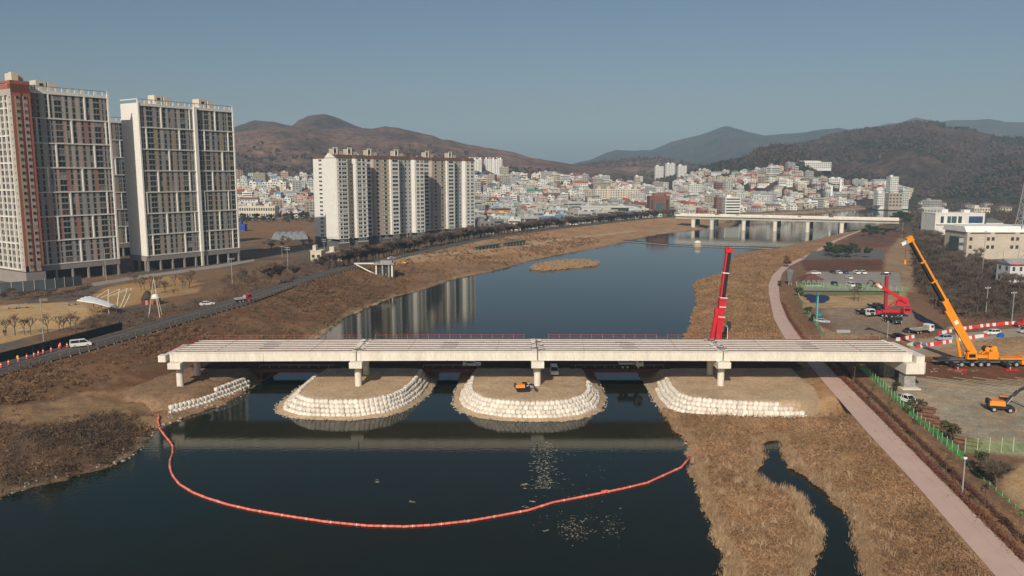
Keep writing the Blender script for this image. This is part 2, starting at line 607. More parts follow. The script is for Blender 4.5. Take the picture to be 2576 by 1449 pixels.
def hill_h(name, az, r):
    A, Hh, D, fr, bk, seed, rough = HILLS[name]
    h = np.interp(az, A, Hh, left=-20, right=-20)
    edge = np.minimum(az - A[0], A[-1] - az)
    h = np.where(np.abs(az) < 0.6, -6 + (h + 6) * sstep(edge / 0.035), h)
    Dw = D * (1 + 0.10 * (fbm(az * 9 + seed, az * 0 + 0.5, 3, seed) - 0.5))
    u = r - Dw
    f = np.where(u < 0, 1 - np.abs(u) / fr, 1 - u / bk)
    f = np.clip(f, -0.15, 1)
    fz = np.where(f > 0, np.maximum(f, 0) ** 0.9, f)
    # gullies run down the slope
    gx, gy = np.sin(az) * r, np.cos(az) * r
    n = fbm(gx / (fr * 0.30), gy / (fr * 0.30), 5, seed + 2) - 0.5
    n2 = 0.5 - np.abs(fbm(gx / (fr * 0.16), gy / (fr * 0.2), 4, seed + 9) - 0.5) * 2
    mid = 4 * np.clip(fz, 0, 1) * (1 - np.clip(fz, 0, 1))
    z = 3 + (h - 3) * fz
    z = z + (h - 3) * rough * (n * 1.7 + (n2 - 0.1) * 0.9) * mid * (h > 5)
    return z


def ground_z(x, y):
    z = ground_all(x, y)[0]
    return z


def terrain_z(x, y):
    """top of ground or hill"""
    x = np.atleast_1d(np.asarray(x, float))
    y = np.atleast_1d(np.asarray(y, float))
    z = ground_all(x, y)[0]
    r = np.hypot(x, y)
    az = np.arctan2(x, y)
    for k in HILLS:
        if HILLS[k][2] < 3000:
            z = np.maximum(z, hill_h(k, az, r))
    return z


def on_slope(px, py, y0=700.0, y1=2600.0):
    """where the line of sight through a photo point first meets ground or hill"""
    Y = np.arange(y0, y1, 6.0)
    u, v = (px - PCX) / FPX, (PCY - py) / FPX
    dy = math.cos(PITCH) + v * math.sin(PITCH)
    X, Z = Y * u / dy, CAM_H + Y * (-math.sin(PITCH) + v * math.cos(PITCH)) / dy
    hit = np.nonzero(Z <= terrain_z(X, Y))[0]
    return float(Y[hit[0]]) if len(hit) else y1


def gz(x, y):
    return float(ground_z(x, y)[0])


# ------------------------------------------------------------------ ground sheet
def dry_ground_material():
    m = bpy.data.materials.new('ground_cover')
    m.use_nodes = True
    nt = m.node_tree
    N, L = nt.nodes, nt.links
    b = N['Principled BSDF']
    b.inputs['Roughness'].default_value = 0.95
    b.inputs['Specular IOR Level'].default_value = 0.1
    geo = N.new('ShaderNodeNewGeometry')
    a = N.new('ShaderNodeAttribute')
    a.attribute_name = 'cover'
    val = None
    for sc, det, lo, hi in ((0.045, 5, 0.78, 1.22), (0.4, 6, 0.72, 1.28), (2.6, 4, 0.7, 1.3)):
        n = N.new('ShaderNodeTexNoise')
        n.inputs['Scale'].default_value = sc
        n.inputs['Detail'].default_value = det
        n.inputs['Roughness'].default_value = 0.7
        L.new(geo.outputs['Position'], n.inputs['Vector'])
        r = N.new('ShaderNodeMapRange')
        r.inputs['From Min'].default_value = 0.3
        r.inputs['From Max'].default_value = 0.7
        r.inputs['To Min'].default_value = lo
        r.inputs['To Max'].default_value = hi
        L.new(n.outputs[0], r.inputs[0])
        if val is None:
            val = r.outputs[0]
        else:
            mm = N.new('ShaderNodeMath')
            mm.operation = 'MULTIPLY'
            L.new(val, mm.inputs[0])
            L.new(r.outputs[0], mm.inputs[1])
            val = mm.outputs[0]
        bn = n
    vm = N.new('ShaderNodeVectorMath')
    vm.operation = 'SCALE'
    L.new(a.outputs['Color'], vm.inputs[0])
    L.new(val, vm.inputs['Scale'])
    # reddish and straw streaks
    n = N.new('ShaderNodeTexNoise')
    n.inputs['Scale'].default_value = 0.16
    n.inputs['Detail'].default_value = 8
    L.new(geo.outputs['Position'], n.inputs['Vector'])
    r = N.new('ShaderNodeMapRange')
    r.inputs['From Min'].default_value = 0.42
    r.inputs['From Max'].default_value = 0.62
    L.new(n.outputs[0], r.inputs[0])
    mx = N.new('ShaderNodeMix')
    mx.data_type = 'RGBA'
    mx.blend_type = 'MULTIPLY'
    mx.inputs['B'].default_value = (1.08, 0.94, 0.82, 1)
    L.new(r.outputs[0], mx.inputs['Factor'])
    L.new(vm.outputs[0], mx.inputs['A'])
    L.new(mx.outputs['Result'], b.inputs['Base Color'])
    bp = N.new('ShaderNodeBump')
    bp.inputs['Strength'].default_value = 0.6
    bp.inputs['Distance'].default_value = 0.25
    L.new(bn.outputs[0], bp.inputs['Height'])
    L.new(bp.outputs[0], b.inputs['Normal'])
    return m


M_ground = dry_ground_material()
PADTONE = {}


def mixc(c, col, t):
    t = np.clip(t, 0, 1)[:, None]
    return c * (1 - t) + np.array(col)[None, :] * t


def zone(x, y, pts, z, soft=2.0):
    poly = W(pts, z)
    d = seg_dist(x, y, poly)
    d = np.where(inside(x, y, poly), d, -d)
    return sstep(d / soft + 0.5)


def build_ground():
    ys = []
    y = 56.0
    while y < 9300:
        ys.append(y)
        y *= 1.0062 if y < 1250 else 1.035
    ys = np.array(ys)
    nc = 480
    t = np.linspace(-1, 1, nc)
    X = (ys[:, None] * 0.82 + 45) * t[None, :]
    Y = np.repeat(ys[:, None], nc, 1)
    x, yv = X.ravel(), Y.ravel()
    z, dw, dr, left, dl, dp = ground_all(x, yv)
    # cover colours: what grows or lies there
    n = fbm(x * 0.07, yv * 0.07, 4, 12)
    c = np.zeros((len(x), 3))
    c[:] = (0.30, 0.185, 0.098)
    c = mixc(c, (0.34, 0.22, 0.115), (n - 0.4) * 3)
    # left bank: dark scrub low down and near, golden berm farther on
    lb = np.zeros((len(x), 3))
    lb[:] = (0.145, 0.086, 0.05)
    lb = mixc(lb, (0.2, 0.122, 0.07), (n - 0.45) * 4)
    lb = mixc(lb, (0.36, 0.225, 0.125), sstep((yv - 330) / 180) * 0.95)
    lb = mixc(lb, (0.30, 0.21, 0.13), np.clip(1 - dw / 3.5, 0, 1))
    c = np.where((left & (dl > -1))[:, None], lb, c)
    flat = left & (dl <= -1)
    lf = np.zeros((len(x), 3))
    lf[:] = (0.13, 0.105, 0.085)
    lf = mixc(lf, (0.2, 0.125, 0.075), (n - 0.42) * 5)
    lf = mixc(lf, (0.2, 0.19, 0.175), sstep((yv - 640) / 150))
    c = np.where(flat[:, None], lf, c)
    # zones surveyed off the photograph
    rt = ~left
    right = rt & (dp > 0)
    cr = np.zeros((len(x), 3))
    cr[:] = (0.2, 0.12, 0.075)
    cr = mixc(cr, (0.13, 0.095, 0.07), sstep((x - np.interp(yv, [100, 200, 300, 500, 900], [200, 150, 165, 235, 400])) / 15))
    cr = mixc(cr, (0.135, 0.1, 0.075), sstep((yv - 560) / 200))
    c = np.where(right[:, None], cr, c)
    Z = lambda pts, zz, s=2.0: zone(x, yv, pts, zz, s)
    # greenish tint of young grass beside the path
    c = mixc(c, (0.23, 0.185, 0.075), 0.75 * rt * np.exp(-((dp + 9) / 7.0) ** 2) * (yv > 200) * (yv < 420))
    c = mixc(c, (0.30, 0.19, 0.105), rt * (dw < 6) * (dw > 0) * 0.6)
    # left bank works: bare excavated earth
    c = mixc(c, (0.145, 0.075, 0.042), Z([(300, 960), (470, 905), (560, 940), (520, 985), (450, 995), (250, 985)], 3) * 0.9)
    c = mixc(c, (0.28, 0.185, 0.105), Z([(215, 1000), (480, 960), (600, 955), (640, 950), (620, 985), (470, 1052), (400, 1080), (330, 1060), (0, 1100), (0, 1055), (120, 1030)], 2.0) * 0.9)
    c = mixc(c, (0.105, 0.07, 0.048), Z([(0, 1090), (180, 1080), (290, 1050), (345, 1070), (330, 1120), (240, 1180), (120, 1205), (0, 1225)], 1.2, 4) * 0.9)
    # track along the left shore
    c = mixc(c, (0.37, 0.26, 0.155), Z([(760, 850), (800, 835), (880, 795), (985, 742), (1000, 748), (890, 805), (815, 845), (790, 860)], 1.5, 1.5))
    c = mixc(c, (0.40, 0.25, 0.135), Z([(960, 670), (1100, 650), (1240, 628), (1420, 600), (1600, 575), (1600, 580), (1430, 608), (1240, 640), (1100, 662), (990, 680)], 3, 3))
    # park on the left
    c = mixc(c, (0.46, 0.33, 0.175), Z([(-300, 780), (0, 768), (215, 757), (235, 790), (190, 818), (60, 850), (-60, 880), (-300, 940)], 5))
    c = mixc(c, (0.36, 0.24, 0.115), Z([(210, 760), (260, 725), (330, 712), (440, 690), (520, 700), (500, 735), (400, 752), (300, 775), (230, 800)], 5))
    c = mixc(c, (0.2, 0.13, 0.075), Z([(430, 690), (640, 668), (760, 668), (700, 715), (520, 740), (500, 712)], 5, 6) * 0.8)
    # fields between the towers
    c = mixc(c, (0.23, 0.14, 0.08), Z([(600, 560), (790, 548), (800, 598), (600, 610)], 5, 6))
    c = mixc(c, (0.27, 0.2, 0.1), Z([(640, 520), (790, 515), (790, 545), (640, 556)], 5, 6))
    # right side: works yard, dirt, car park surroundings
    yard = Z([(2170, 940), (2330, 935), (2600, 930), (2700, 1180), (2576, 1150), (2440, 1130), (2370, 1070), (2270, 1005)], 3, 3)
    c = mixc(c, (0.335, 0.29, 0.215), yard)
    c = mixc(c, (0.155, 0.075, 0.042), Z([(2150, 920), (2330, 905), (2600, 905), (2700, 975), (2440, 965), (2330, 950), (2200, 950)], 3, 4))
    c = mixc(c, (0.37, 0.245, 0.14), Z([(2270, 855), (2480, 840), (2620, 820), (2700, 890), (2576, 905), (2400, 903), (2310, 895)], 3, 3))
    c = mixc(c, (0.40, 0.28, 0.155), Z([(2005, 735), (2280, 735), (2280, 765), (2200, 775), (2100, 775), (2025, 775)], 3, 2))
    c = mixc(c, (0.25, 0.2, 0.15), Z([(2070, 778), (2190, 770), (2310, 790), (2290, 850), (2120, 848), (2085, 812)], 3, 4))
    c = mixc(c, (0.33, 0.24, 0.15), Z([(2060, 820), (2110, 838), (2180, 845), (2150, 852), (2070, 852)], 3, 2))
    c = mixc(c, (0.13, 0.065, 0.045), Z([(2010, 654), (2223, 652), (2223, 681), (2030, 681)], 3, 2))
    c = mixc(c, (0.15, 0.085, 0.06), Z([(2150, 592), (2230, 572), (2300, 590), (2230, 622), (2090, 625)], 3, 5))
    c = mixc(c, (0.31, 0.22, 0.14), Z([(2226, 640), (2270, 590), (2300, 640), (2300, 735), (2262, 735), (2262, 685), (2226, 680)], 3, 3))
    c = mixc(c, (0.42, 0.3, 0.165), Z([(2530, 1200), (2576, 1165), (2720, 1160), (2800, 1400), (2600, 1310), (2520, 1240)], 3, 2))
    c = mixc(c, (0.26, 0.165, 0.095), rt * (dp > 0) * (yv < 200) * (dp < 10) * 0.6)
    # far valley floor
    c = mixc(c, (0.15, 0.12, 0.095), sstep((yv - 1000) / 300) * (dw > 8))
    c = mixc(c, (0.34, 0.24, 0.15), (yv > 700) * (dw > 0) * (dw < 14))
    c = np.where((dw < -0.3)[:, None], np.array((0.05, 0.045, 0.03))[None, :], c)
    c = np.where((dr > 0)[:, None], np.array((0.36, 0.23, 0.125))[None, :], c)
    r, q = len(ys), nc
    i = np.arange(r - 1)[:, None] * q + np.arange(q - 1)[None, :]
    i = i.ravel()
    F = np.stack([i, i + 1, i + q + 1, i + q], 1)
    me = np_mesh('ground', np.stack([x, yv, z], 1), F, M_ground, smooth=True)
    at_ = me.attributes.new('cover', 'FLOAT_COLOR', 'POINT')
    at_.data.foreach_set('color', np.concatenate([c, np.ones((len(c), 1))], 1).astype(np.float32).ravel())
    o = link('ground', me)
    tag(o, 'dry grass river banks, earth and town ground in one sheet', None, kind='structure')
    return o


build_ground()


# ------------------------------------------------------------------ water
def water_material():
    m = bpy.data.materials.new('river_water')
    m.use_nodes = True
    nt = m.node_tree
    N, L = nt.nodes, nt.links
    b = N['Principled BSDF']
    b.inputs['Roughness'].default_value = 0.03
    b.inputs['IOR'].default_value = 1.22
    geo = N.new('ShaderNodeNewGeometry')
    n0 = N.new('ShaderNodeTexNoise')
    n0.inputs['Scale'].default_value = 0.02
    n0.inputs['Detail'].default_value = 3
    L.new(geo.outputs['Position'], n0.inputs['Vector'])
    cr = N.new('ShaderNodeValToRGB')
    cr.color_ramp.elements[0].position = 0.35
    cr.color_ramp.elements[0].color = (0.012, 0.0115, 0.0055, 1)
    cr.color_ramp.elements[1].position = 0.65
    cr.color_ramp.elements[1].color = (0.005, 0.0135, 0.0075, 1)
    L.new(n0.outputs[0], cr.inputs[0])
    L.new(cr.outputs[0], b.inputs['Base Color'])
    mp = N.new('ShaderNodeMapping')
    mp.inputs['Scale'].default_value = (0.55, 1.5, 1)
    L.new(geo.outputs['Position'], mp.inputs[0])
    n1 = N.new('ShaderNodeTexNoise')
    n1.inputs['Scale'].default_value = 1.1
    n1.inputs['Detail'].default_value = 3
    L.new(mp.outputs[0], n1.inputs['Vector'])
    bp = N.new('ShaderNodeBump')
    bp.inputs['Strength'].default_value = 0.085
    bp.inputs['Distance'].default_value = 0.12
    L.new(n1.outputs[0], bp.inputs['Height'])
    L.new(bp.outputs[0], b.inputs['Normal'])
    return m


M_water = water_material()
w_ = MB()
w_.add([(-1500, -100, 0), (2600, -100, 0), (2600, 2400, 0), (-1500, 2400, 0)], [(0, 1, 2, 3)])
tag(w_.build('river_water', M_water), 'dark calm river winding from the foreground to the far bridge', None, kind='structure')


# ------------------------------------------------------------------ hill sheets
def hill_material(name, c0, c1, c2, bs=0.02):
    m = bpy.data.materials.new(name)
    m.use_nodes = True
    nt = m.node_tree
    N, L = nt.nodes, nt.links
    b = N['Principled BSDF']
    b.inputs['Roughness'].default_value = 0.95
    b.inputs['Specular IOR Level'].default_value = 0.05
    geo = N.new('ShaderNodeNewGeometry')
    n = N.new('ShaderNodeTexNoise')
    n.inputs['Scale'].default_value = 0.006
    n.inputs['Detail'].default_value = 9
    n.inputs['Roughness'].default_value = 0.68
    L.new(geo.outputs['Position'], n.inputs['Vector'])
    cr = N.new('ShaderNodeValToRGB')
    e = cr.color_ramp.elements
    e[0].position, e[0].color = 0.36, (*c0, 1)
    e[1].position, e[1].color = 0.66, (*c2, 1)
    k = e.new(0.5)
    k.color = (*c1, 1)
    L.new(n.outputs[0], cr.inputs[0])
    n2 = N.new('ShaderNodeTexNoise')
    n2.inputs['Scale'].default_value = 0.07
    n2.inputs['Detail'].default_value = 5
    L.new(geo.outputs['Position'], n2.inputs['Vector'])
    r = N.new('ShaderNodeMapRange')
    r.inputs['From Min'].default_value = 0.3
    r.inputs['From Max'].default_value = 0.7
    r.inputs['To Min'].default_value = 0.55
    r.inputs['To Max'].default_value = 1.45
    L.new(n2.outputs[0], r.inputs[0])
    vm = N.new('ShaderNodeVectorMath')
    vm.operation = 'SCALE'
    L.new(cr.outputs[0], vm.inputs[0])
    L.new(r.outputs[0], vm.inputs['Scale'])
    L.new(vm.outputs[0], b.inputs['Base Color'])
    bp = N.new('ShaderNodeBump')
    bp.inputs['Strength'].default_value = 0.8
    bp.inputs['Distance'].default_value = 8
    L.new(n2.outputs[0], bp.inputs['Height'])
    L.new(bp.outputs[0], b.inputs['Normal'])
    return m


MH_left = hill_material('bare_wood_hill', (0.075, 0.056, 0.048), (0.14, 0.09, 0.072), (0.225, 0.135, 0.102))
MH_wood = hill_material('dark_wood_hill', (0.035, 0.027, 0.021), (0.078, 0.05, 0.038), (0.12, 0.07, 0.05))
MH_green = hill_material('pine_hill', (0.022, 0.028, 0.016), (0.05, 0.042, 0.026), (0.085, 0.058, 0.04))
MH_far = hill_material('far_ridge', (0.024, 0.026, 0.026), (0.05, 0.044, 0.04), (0.085, 0.066, 0.056))
HM = {'hill': MH_wood, 'hill.001': MH_left, 'hill.002': MH_left, 'hill.003': MH_green, 'hill.004': MH_wood, 'hill.005': MH_green,
      'mountain': MH_far, 'mountain.001': MH_far}
HL = {'hill': 'dark rounded wooded summits behind the left reddish range', 'hill.001': 'reddish brown bare range on the left behind the town',
      'hill.002': 'low brown hill in the middle behind the town', 'hill.003': 'small dark green hill above the white school',
      'hill.004': 'broad dark wooded hill on the right', 'hill.005': 'near dark slope at the right edge',
      'mountain': 'far blue pointed mountain in the middle distance', 'mountain.001': 'farthest blue ridge on the right skyline'}
for nm in HILLS:
    A, Hh, D, fr, bk, seed, rough = HILLS[nm]
    az = np.linspace(A[0], A[-1], int(60 + (A[-1] - A[0]) * 420))
    rr = np.concatenate([np.linspace(D - fr * 1.12, D, 46), np.linspace(D, D + bk * 1.1, 16)[1:]])
    AZ, RR = np.meshgrid(az, rr)
    zz = hill_h(nm, AZ.ravel(), RR.ravel())
    V = np.stack([np.sin(AZ.ravel()) * RR.ravel(), np.cos(AZ.ravel()) * RR.ravel(), zz], 1)
    q = len(az)
    i = (np.arange(len(rr) - 1)[:, None] * q + np.arange(q - 1)[None, :]).ravel()
    F = np.stack([i, i + 1, i + q + 1, i + q], 1)
    o = link(nm, np_mesh(nm, V, F, HM[nm], smooth=True))
    tag(o, HL[nm], None, kind='structure')

# ------------------------------------------------------------------ air
hz = MB()
hz.box((0, 4500, 270), (19000, 9800, 560))
M_haze = bpy.data.materials.new('haze_air')
M_haze.use_nodes = True
nt = M_haze.node_tree
nt.nodes.remove(nt.nodes['Principled BSDF'])
pv = nt.nodes.new('ShaderNodeVolumePrincipled')
pv.inputs['Color'].default_value = (0.56, 0.79, 1.0, 1)
pv.inputs['Density'].default_value = 0.00014
pv.inputs['Anisotropy'].default_value = -0.06
nt.links.new(pv.outputs[0], nt.nodes['Material Output'].inputs['Volume'])
HAZE = hz.build('haze', M_haze)
tag(HAZE, None, None, kind='stuff')

# ------------------------------------------------------------------ ribbons: paths and roads as thin sheets over the ground


def ribbon(name, left, right, dz, m, label, n=160, across=2, z=None):
    def resample(p):
        p = np.array(p)
        d = np.concatenate([[0], np.cumsum(np.hypot(*np.diff(p, axis=0).T))])
        # smooth (Catmull-like by dense linear + box filter)
        s = np.linspace(0, d[-1], n)
        q = np.stack([np.interp(s, d, p[:, 0]), np.interp(s, d, p[:, 1])], 1)
        for _ in range(3):
            q[1:-1] = (q[:-2] + 2 * q[1:-1] + q[2:]) / 4
        return q
    a, b = resample(left), resample(right)
    rows = [a + (b - a) * k / across for k in range(across + 1)]
    P = np.stack(rows, 1).reshape(-1, 2)
    zz = (ground_z(P[:, 0], P[:, 1]) if z is None else np.full(len(P), z)) + dz
    w = across + 1
    i = (np.arange(n - 1)[:, None] * w + np.arange(across)[None, :]).ravel()
    F = np.stack([i, i + 1, i + w + 1, i + w], 1)
    o = link(name, np_mesh(name, np.column_stack([P, zz]), F, m))
    if label:
        tag(o, label, None, kind='structure')
    return a, b


def offset(line, d):
    p = np.array(line, float)
    t = np.gradient(p, axis=0)
    t /= np.linalg.norm(t, axis=1)[:, None] + 1e-9
    return p + np.stack([t[:, 1], -t[:, 0]], 1) * d      # positive = right-hand side


M_path = mat('pink_path', (0.53, 0.375, 0.315), 0.9, 0.07, 0.15, 0.01, fine=5)
M_asphalt = mat('asphalt', (0.085, 0.077, 0.07), 0.9, 0.2, 0.2, 0.01, fine=4)
M_lot = mat('car_park_paving', (0.28, 0.255, 0.22), 0.9, 0.12, 0.15, 0.01, fine=3)
M_plaza = mat('grey_plaza', (0.13, 0.125, 0.12), 0.9, 0.15, 0.2, 0.01, fine=3)
M_line = mat('road_paint', (0.3, 0.28, 0.25), 0.8, 0.2, 1.0)

pl, pr_ = ribbon('path', PATHL, PATHR, 0.04, M_path, 'wide pinkish riverside path on the right', 260, 3, z=3.0)
mid = (pl + pr_) / 2
ribbon('path_line', offset(mid, -0.06) + (pr_ - pl) * 0.12, offset(mid, 0.06) + (pr_ - pl) * 0.12, 0.052, mat('worn_paint', (0.46, 0.34, 0.28), 0.9, 0.2, 0.5), 'faint pale line along the path', 260, 1, z=3.0)
LV = np.array(LEVEE)


def resamp(p, step):
    p = np.array(p, float)
    d = np.concatenate([[0], np.cumsum(np.hypot(*np.diff(p, axis=0).T))])
    s = np.arange(0, d[-1], step)
    q = np.stack([np.interp(s, d, p[:, 0]), np.interp(s, d, p[:, 1])], 1)
    for _ in range(4):
        q[1:-1] = (q[:-2] + 2 * q[1:-1] + q[2:]) / 4
    return q


LVS = resamp(LEVEE, 3.0)
ribbon('road', offset(LVS, -9.4), offset(LVS, -2.8), 0.05, M_asphalt, 'two lane asphalt road on the left levee', len(LVS), 2, z=7.0)
ribbon('road_line', offset(LVS, -6.2), offset(LVS, -6.0), 0.06, M_line, 'centre line of the levee road', len(LVS), 1, z=7.0)
ribbon('road_line', offset(LVS, -3.15), offset(LVS, -3.0), 0.06, M_line, 'edge line of the levee road', len(LVS), 1, z=7.0)
# timber deck walk on the river side of the road
M_boards = mat('grey_boards', (0.11, 0.095, 0.08), 0.9, 0.3, 0.7, 0.02, fine=5)
ribbon('boardwalk', offset(LVS, -2.4), offset(LVS, 0.6), 0.14, M_boards, 'weathered boardwalk along the levee edge', len(LVS), 1, z=7.0)


def flat_sheet(name, pts, z, m, label):
    mb = MB()
    P = W(pts, z)
    if sum((P[i][0] * P[(i + 1) % len(P)][1] - P[(i + 1) % len(P)][0] * P[i][1]) for i in range(len(P))) < 0:
        P = P[::-1]
    mb.add([(p[0], p[1], z) for p in P], [tuple(range(len(P)))])
    return tag(mb.build(name, m), label, None, kind='structure')


flat_sheet('car_park', [(2030, 684), (2262, 684), (2272, 735), (2020, 733), (2018, 712)], 3.05, M_lot, 'grey paved car park beyond the works yard')
flat_sheet('plaza', [(2045, 631), (2223, 628), (2226, 650), (2022, 651)], 3.05, M_plaza, 'dark grey plaza under the pines')
flat_sheet('road', [(2290, 905), (2290, 862), (2420, 838), (2620, 820), (2640, 840), (2500, 852), (2380, 872)], 3.05, mat('dusty_road', (0.33, 0.28, 0.21), 0.95, 0.15, 0.2, 0.01, fine=3), 'dusty access road between the striped barriers')
flat_sheet('road', [(230, 712), (330, 696), (560, 664), (640, 650), (640, 657), (560, 672), (330, 704), (235, 720)], 5.05, M_lot, 'pale lane in front of the tall towers')
flat_sheet('lawn', [(2262, 733), (2018, 731), (2005, 737), (2010, 745), (2262, 741)], 3.05, mat('spring_lawn', (0.16, 0.17, 0.055), 0.95, 0.2, 0.3), 'thin strip of green grass behind the yard')

# ------------------------------------------------------------------ the new bridge
BY0, BY1 = 179.0, 193.6
BX = [-79.0, -35.8, 5.9, 48.6, 92.2]


def bz(x):                      # underside of the girders, slightly crowned
    return 9.47 - 0.26 * ((x - 5) / 82.0) ** 2 - (0.35 if x < -60 else 0) * 0


GD = 2.2
bridge = thing('unfinished_bridge', 'new white concrete girder bridge without a deck slab crossing the river', 'bridge', (0, 0, 0))
NG = 7
PG = (BY1 - BY0) / NG
for s in range(4):
    xa, xb = BX[s] + 0.12, BX[s + 1] - 0.12
    for g in range(NG):
        yc = BY0 + PG * (g + 0.5)
        mb = MB()
        sk = (yc - BY0) * 0.14 if s == 0 else 0
        x0 = xa + sk * (1 if s == 0 else 0)
        N = 8
        prof = [(-0.45, 0), (0.45, 0), (0.45, 0.3), (0.5, 1.9), (0.73, GD - 0.1), (0.73, GD), (-0.98, GD), (-0.98, 1.98), (-0.88, 1.9), (-0.86, 0.18), (-0.86, 0)] if g == 0 else \
            [(-0.45, 0), (0.45, 0), (0.45, 0.3), (0.3, 0.6), (0.25, 1.75), (0.73, GD - 0.1), (0.73, GD), (-0.73, GD), (-0.73, GD - 0.1), (-0.25, 1.75), (-0.3, 0.6), (-0.45, 0.3)]
        n = len(prof)
        vs = []
        for k in range(N + 1):
            x = x0 + (xb - x0) * k / N
            vs += [(x, yc + a, bz(x) + b) for a, b in prof]
        fs = [tuple(range(n)), tuple(range(N * n + n - 1, N * n - 1, -1))]
        for k in range(N):
            for j in range(n):
                a, b = k * n + j, k * n + (j + 1) % n
                fs.append((a, a + n, b + n, b))
        mb.add(vs, fs)
        gd = mb.build('girder', M_flange if g else M_concrete, bridge)
        if g == 0:       # splice block half way along the outer face
            xm = (xa + xb) / 2
            MB().box((xm, yc - 0.93, bz(xm) + 0.98), (0.35, 0.16, 1.75)).build('splice_block', M_concrete, gd)
            MB().box((xa + 0.5, yc - 0.92, bz(xa) + 1.05), (0.7, 0.12, 2.0)).build('end_block', M_concrete, gd)
            MB().box((xb - 0.5, yc - 0.92, bz(xb) + 1.05), (0.7, 0.12, 2.0)).build('end_block', M_concrete, gd)
# dark strips on the girder tops paint in the shaded gaps; few cross bars
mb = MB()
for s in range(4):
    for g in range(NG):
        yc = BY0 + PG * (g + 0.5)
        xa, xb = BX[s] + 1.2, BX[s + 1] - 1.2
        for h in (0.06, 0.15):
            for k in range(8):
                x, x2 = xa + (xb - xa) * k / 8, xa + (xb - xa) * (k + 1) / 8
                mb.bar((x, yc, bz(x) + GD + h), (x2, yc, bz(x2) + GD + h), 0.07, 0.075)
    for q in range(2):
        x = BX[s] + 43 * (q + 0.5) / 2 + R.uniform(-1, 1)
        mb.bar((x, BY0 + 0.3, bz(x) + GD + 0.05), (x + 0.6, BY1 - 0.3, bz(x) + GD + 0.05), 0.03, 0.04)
tag(mb.build('gap_shade_bars', mat('gap_shade_brown', (0.11, 0.07, 0.055), 0.85, 0.3, 2.0), bridge), None, None, kind='stuff')
# dark timber packing in the joints over the piers and at mid span
for s, x in enumerate(BX[1:4]):
    mb = MB()
    for k in range(26):
        y = BY0 + 0.6 + R.random() * (BY1 - BY0 - 1)
        mb.bar((x + R.uniform(-1.6, 1.2), y, bz(x) + GD + 0.05), (x + R.uniform(-0.4, 1.8), y + R.uniform(-0.6, 0.6), bz(x) + GD + 0.1), 0.08, 0.07)
    mb.box((x, (BY0 + BY1) / 2, bz(x) + 1.0), (0.2, BY1 - BY0 - 0.4, 1.6))
    mb.build('joint_bars', mat('joint_steel', (0.09, 0.06, 0.05), 0.8, 0.2, 2.0), bridge)
for s in range(4):
    xm = (BX[s] + BX[s + 1]) / 2
    for g in range(2, 6):
        y = BY0 + PG * g
        MB().box((xm + R.uniform(-.5, .5), y, bz(xm) + GD - 0.15), (3.6, 0.24, 0.3)).build('cross_beam', MATS['joint_steel'], bridge)


def pier(x, zfoot, label=None, endpier=False):
    zc = bz(x) - 0.06
    p = MB()
    cap_y0, cap_y1 = BY0 - 1.4, BY1 + 0.9
    # cap with chamfered ends
    prof = [(cap_y0, zc - 0.1), (cap_y0 + 0.15, zc), (cap_y1, zc), (cap_y1, zc - 1.35), (cap_y0 + 1.5, zc - 1.75), (cap_y0, zc - 1.35)]
    p.extr([(a - BY0, b) for a, b in prof], (x, BY0, 0), (0, 1, 0), (0, 0, 1), (2.9, 0, 0))
    cap = p.build('pier_cap', M_concrete, bridge)
    MB().cyl((x, BY0 + 1.6, zfoot - 0.6), (x, BY0 + 1.6, zc - 1.2), 0.78, n=20).build('pier_column', M_concrete, bridge, smooth=False)
    MB().cyl((x, BY1 - 2.8, zfoot - 0.6), (x, BY1 - 2.8, zc - 1.2), 0.78, n=20).build('pier_column', M_concrete, bridge)
    for g in range(NG):
        yc = BY0 + PG * (g + 0.5)
        MB().box((x - 0.55, yc, zc + 0.03), (0.6, 0.6, 0.1)).build('bearing', M_dark, cap)
        MB().box((x + 0.55, yc, zc + 0.03), (0.6, 0.6, 0.1)).build('bearing', M_dark, cap)
    return cap


pier(-77.3, 3.1)
cap_end = MB().box((-80.2, BY0 + 0.2, bz(-79) + 0.9), (1.7, 2.0, 1.5)).box((-80.2, BY0 + 7.2, bz(-79) + 0.7), (1.5, 12, 1.2))
cap_end.build('abutment_wall', M_concrete, bridge)
for x in BX[1:4]:
    pier(x, 3.2)
# right abutment: stepped block on a short stem
mb = MB()
mb.prism([(90.2, BY0 - 1.2), (94.4, BY0 - 1.2), (95.2, BY0 - 0.2), (95.2, BY1 + 1), (90.2, BY1 + 1)], 6.6, bz(92) - 0.06)
mb.prism([(92.6, BY0 - 0.9), (94.4, BY0 - 0.9), (95.0, BY0), (95.0, BY1 + 0.8), (92.6, BY1 + 0.8)], bz(92) - 0.06, bz(92) + 1.5)
mb.build('abutment_wall', M_concrete, bridge)
MB().box((91.8, BY0 + 1.2, 4.6), (2.6, 2.6, 4.0)).build('pier_column', M_grime, bridge)
MB().box((92.0, BY1 - 3, 4.6), (2.6, 2.6, 4.0)).build('pier_column', M_grime, bridge)
MB().prism([(89.6, BY0 - 1.6), (93.8, BY0 - 1.6), (93.8, BY0 + 2.6), (89.6, BY0 + 2.6)], 2.6, 3.25).build('footing', M_concrete, bridge)

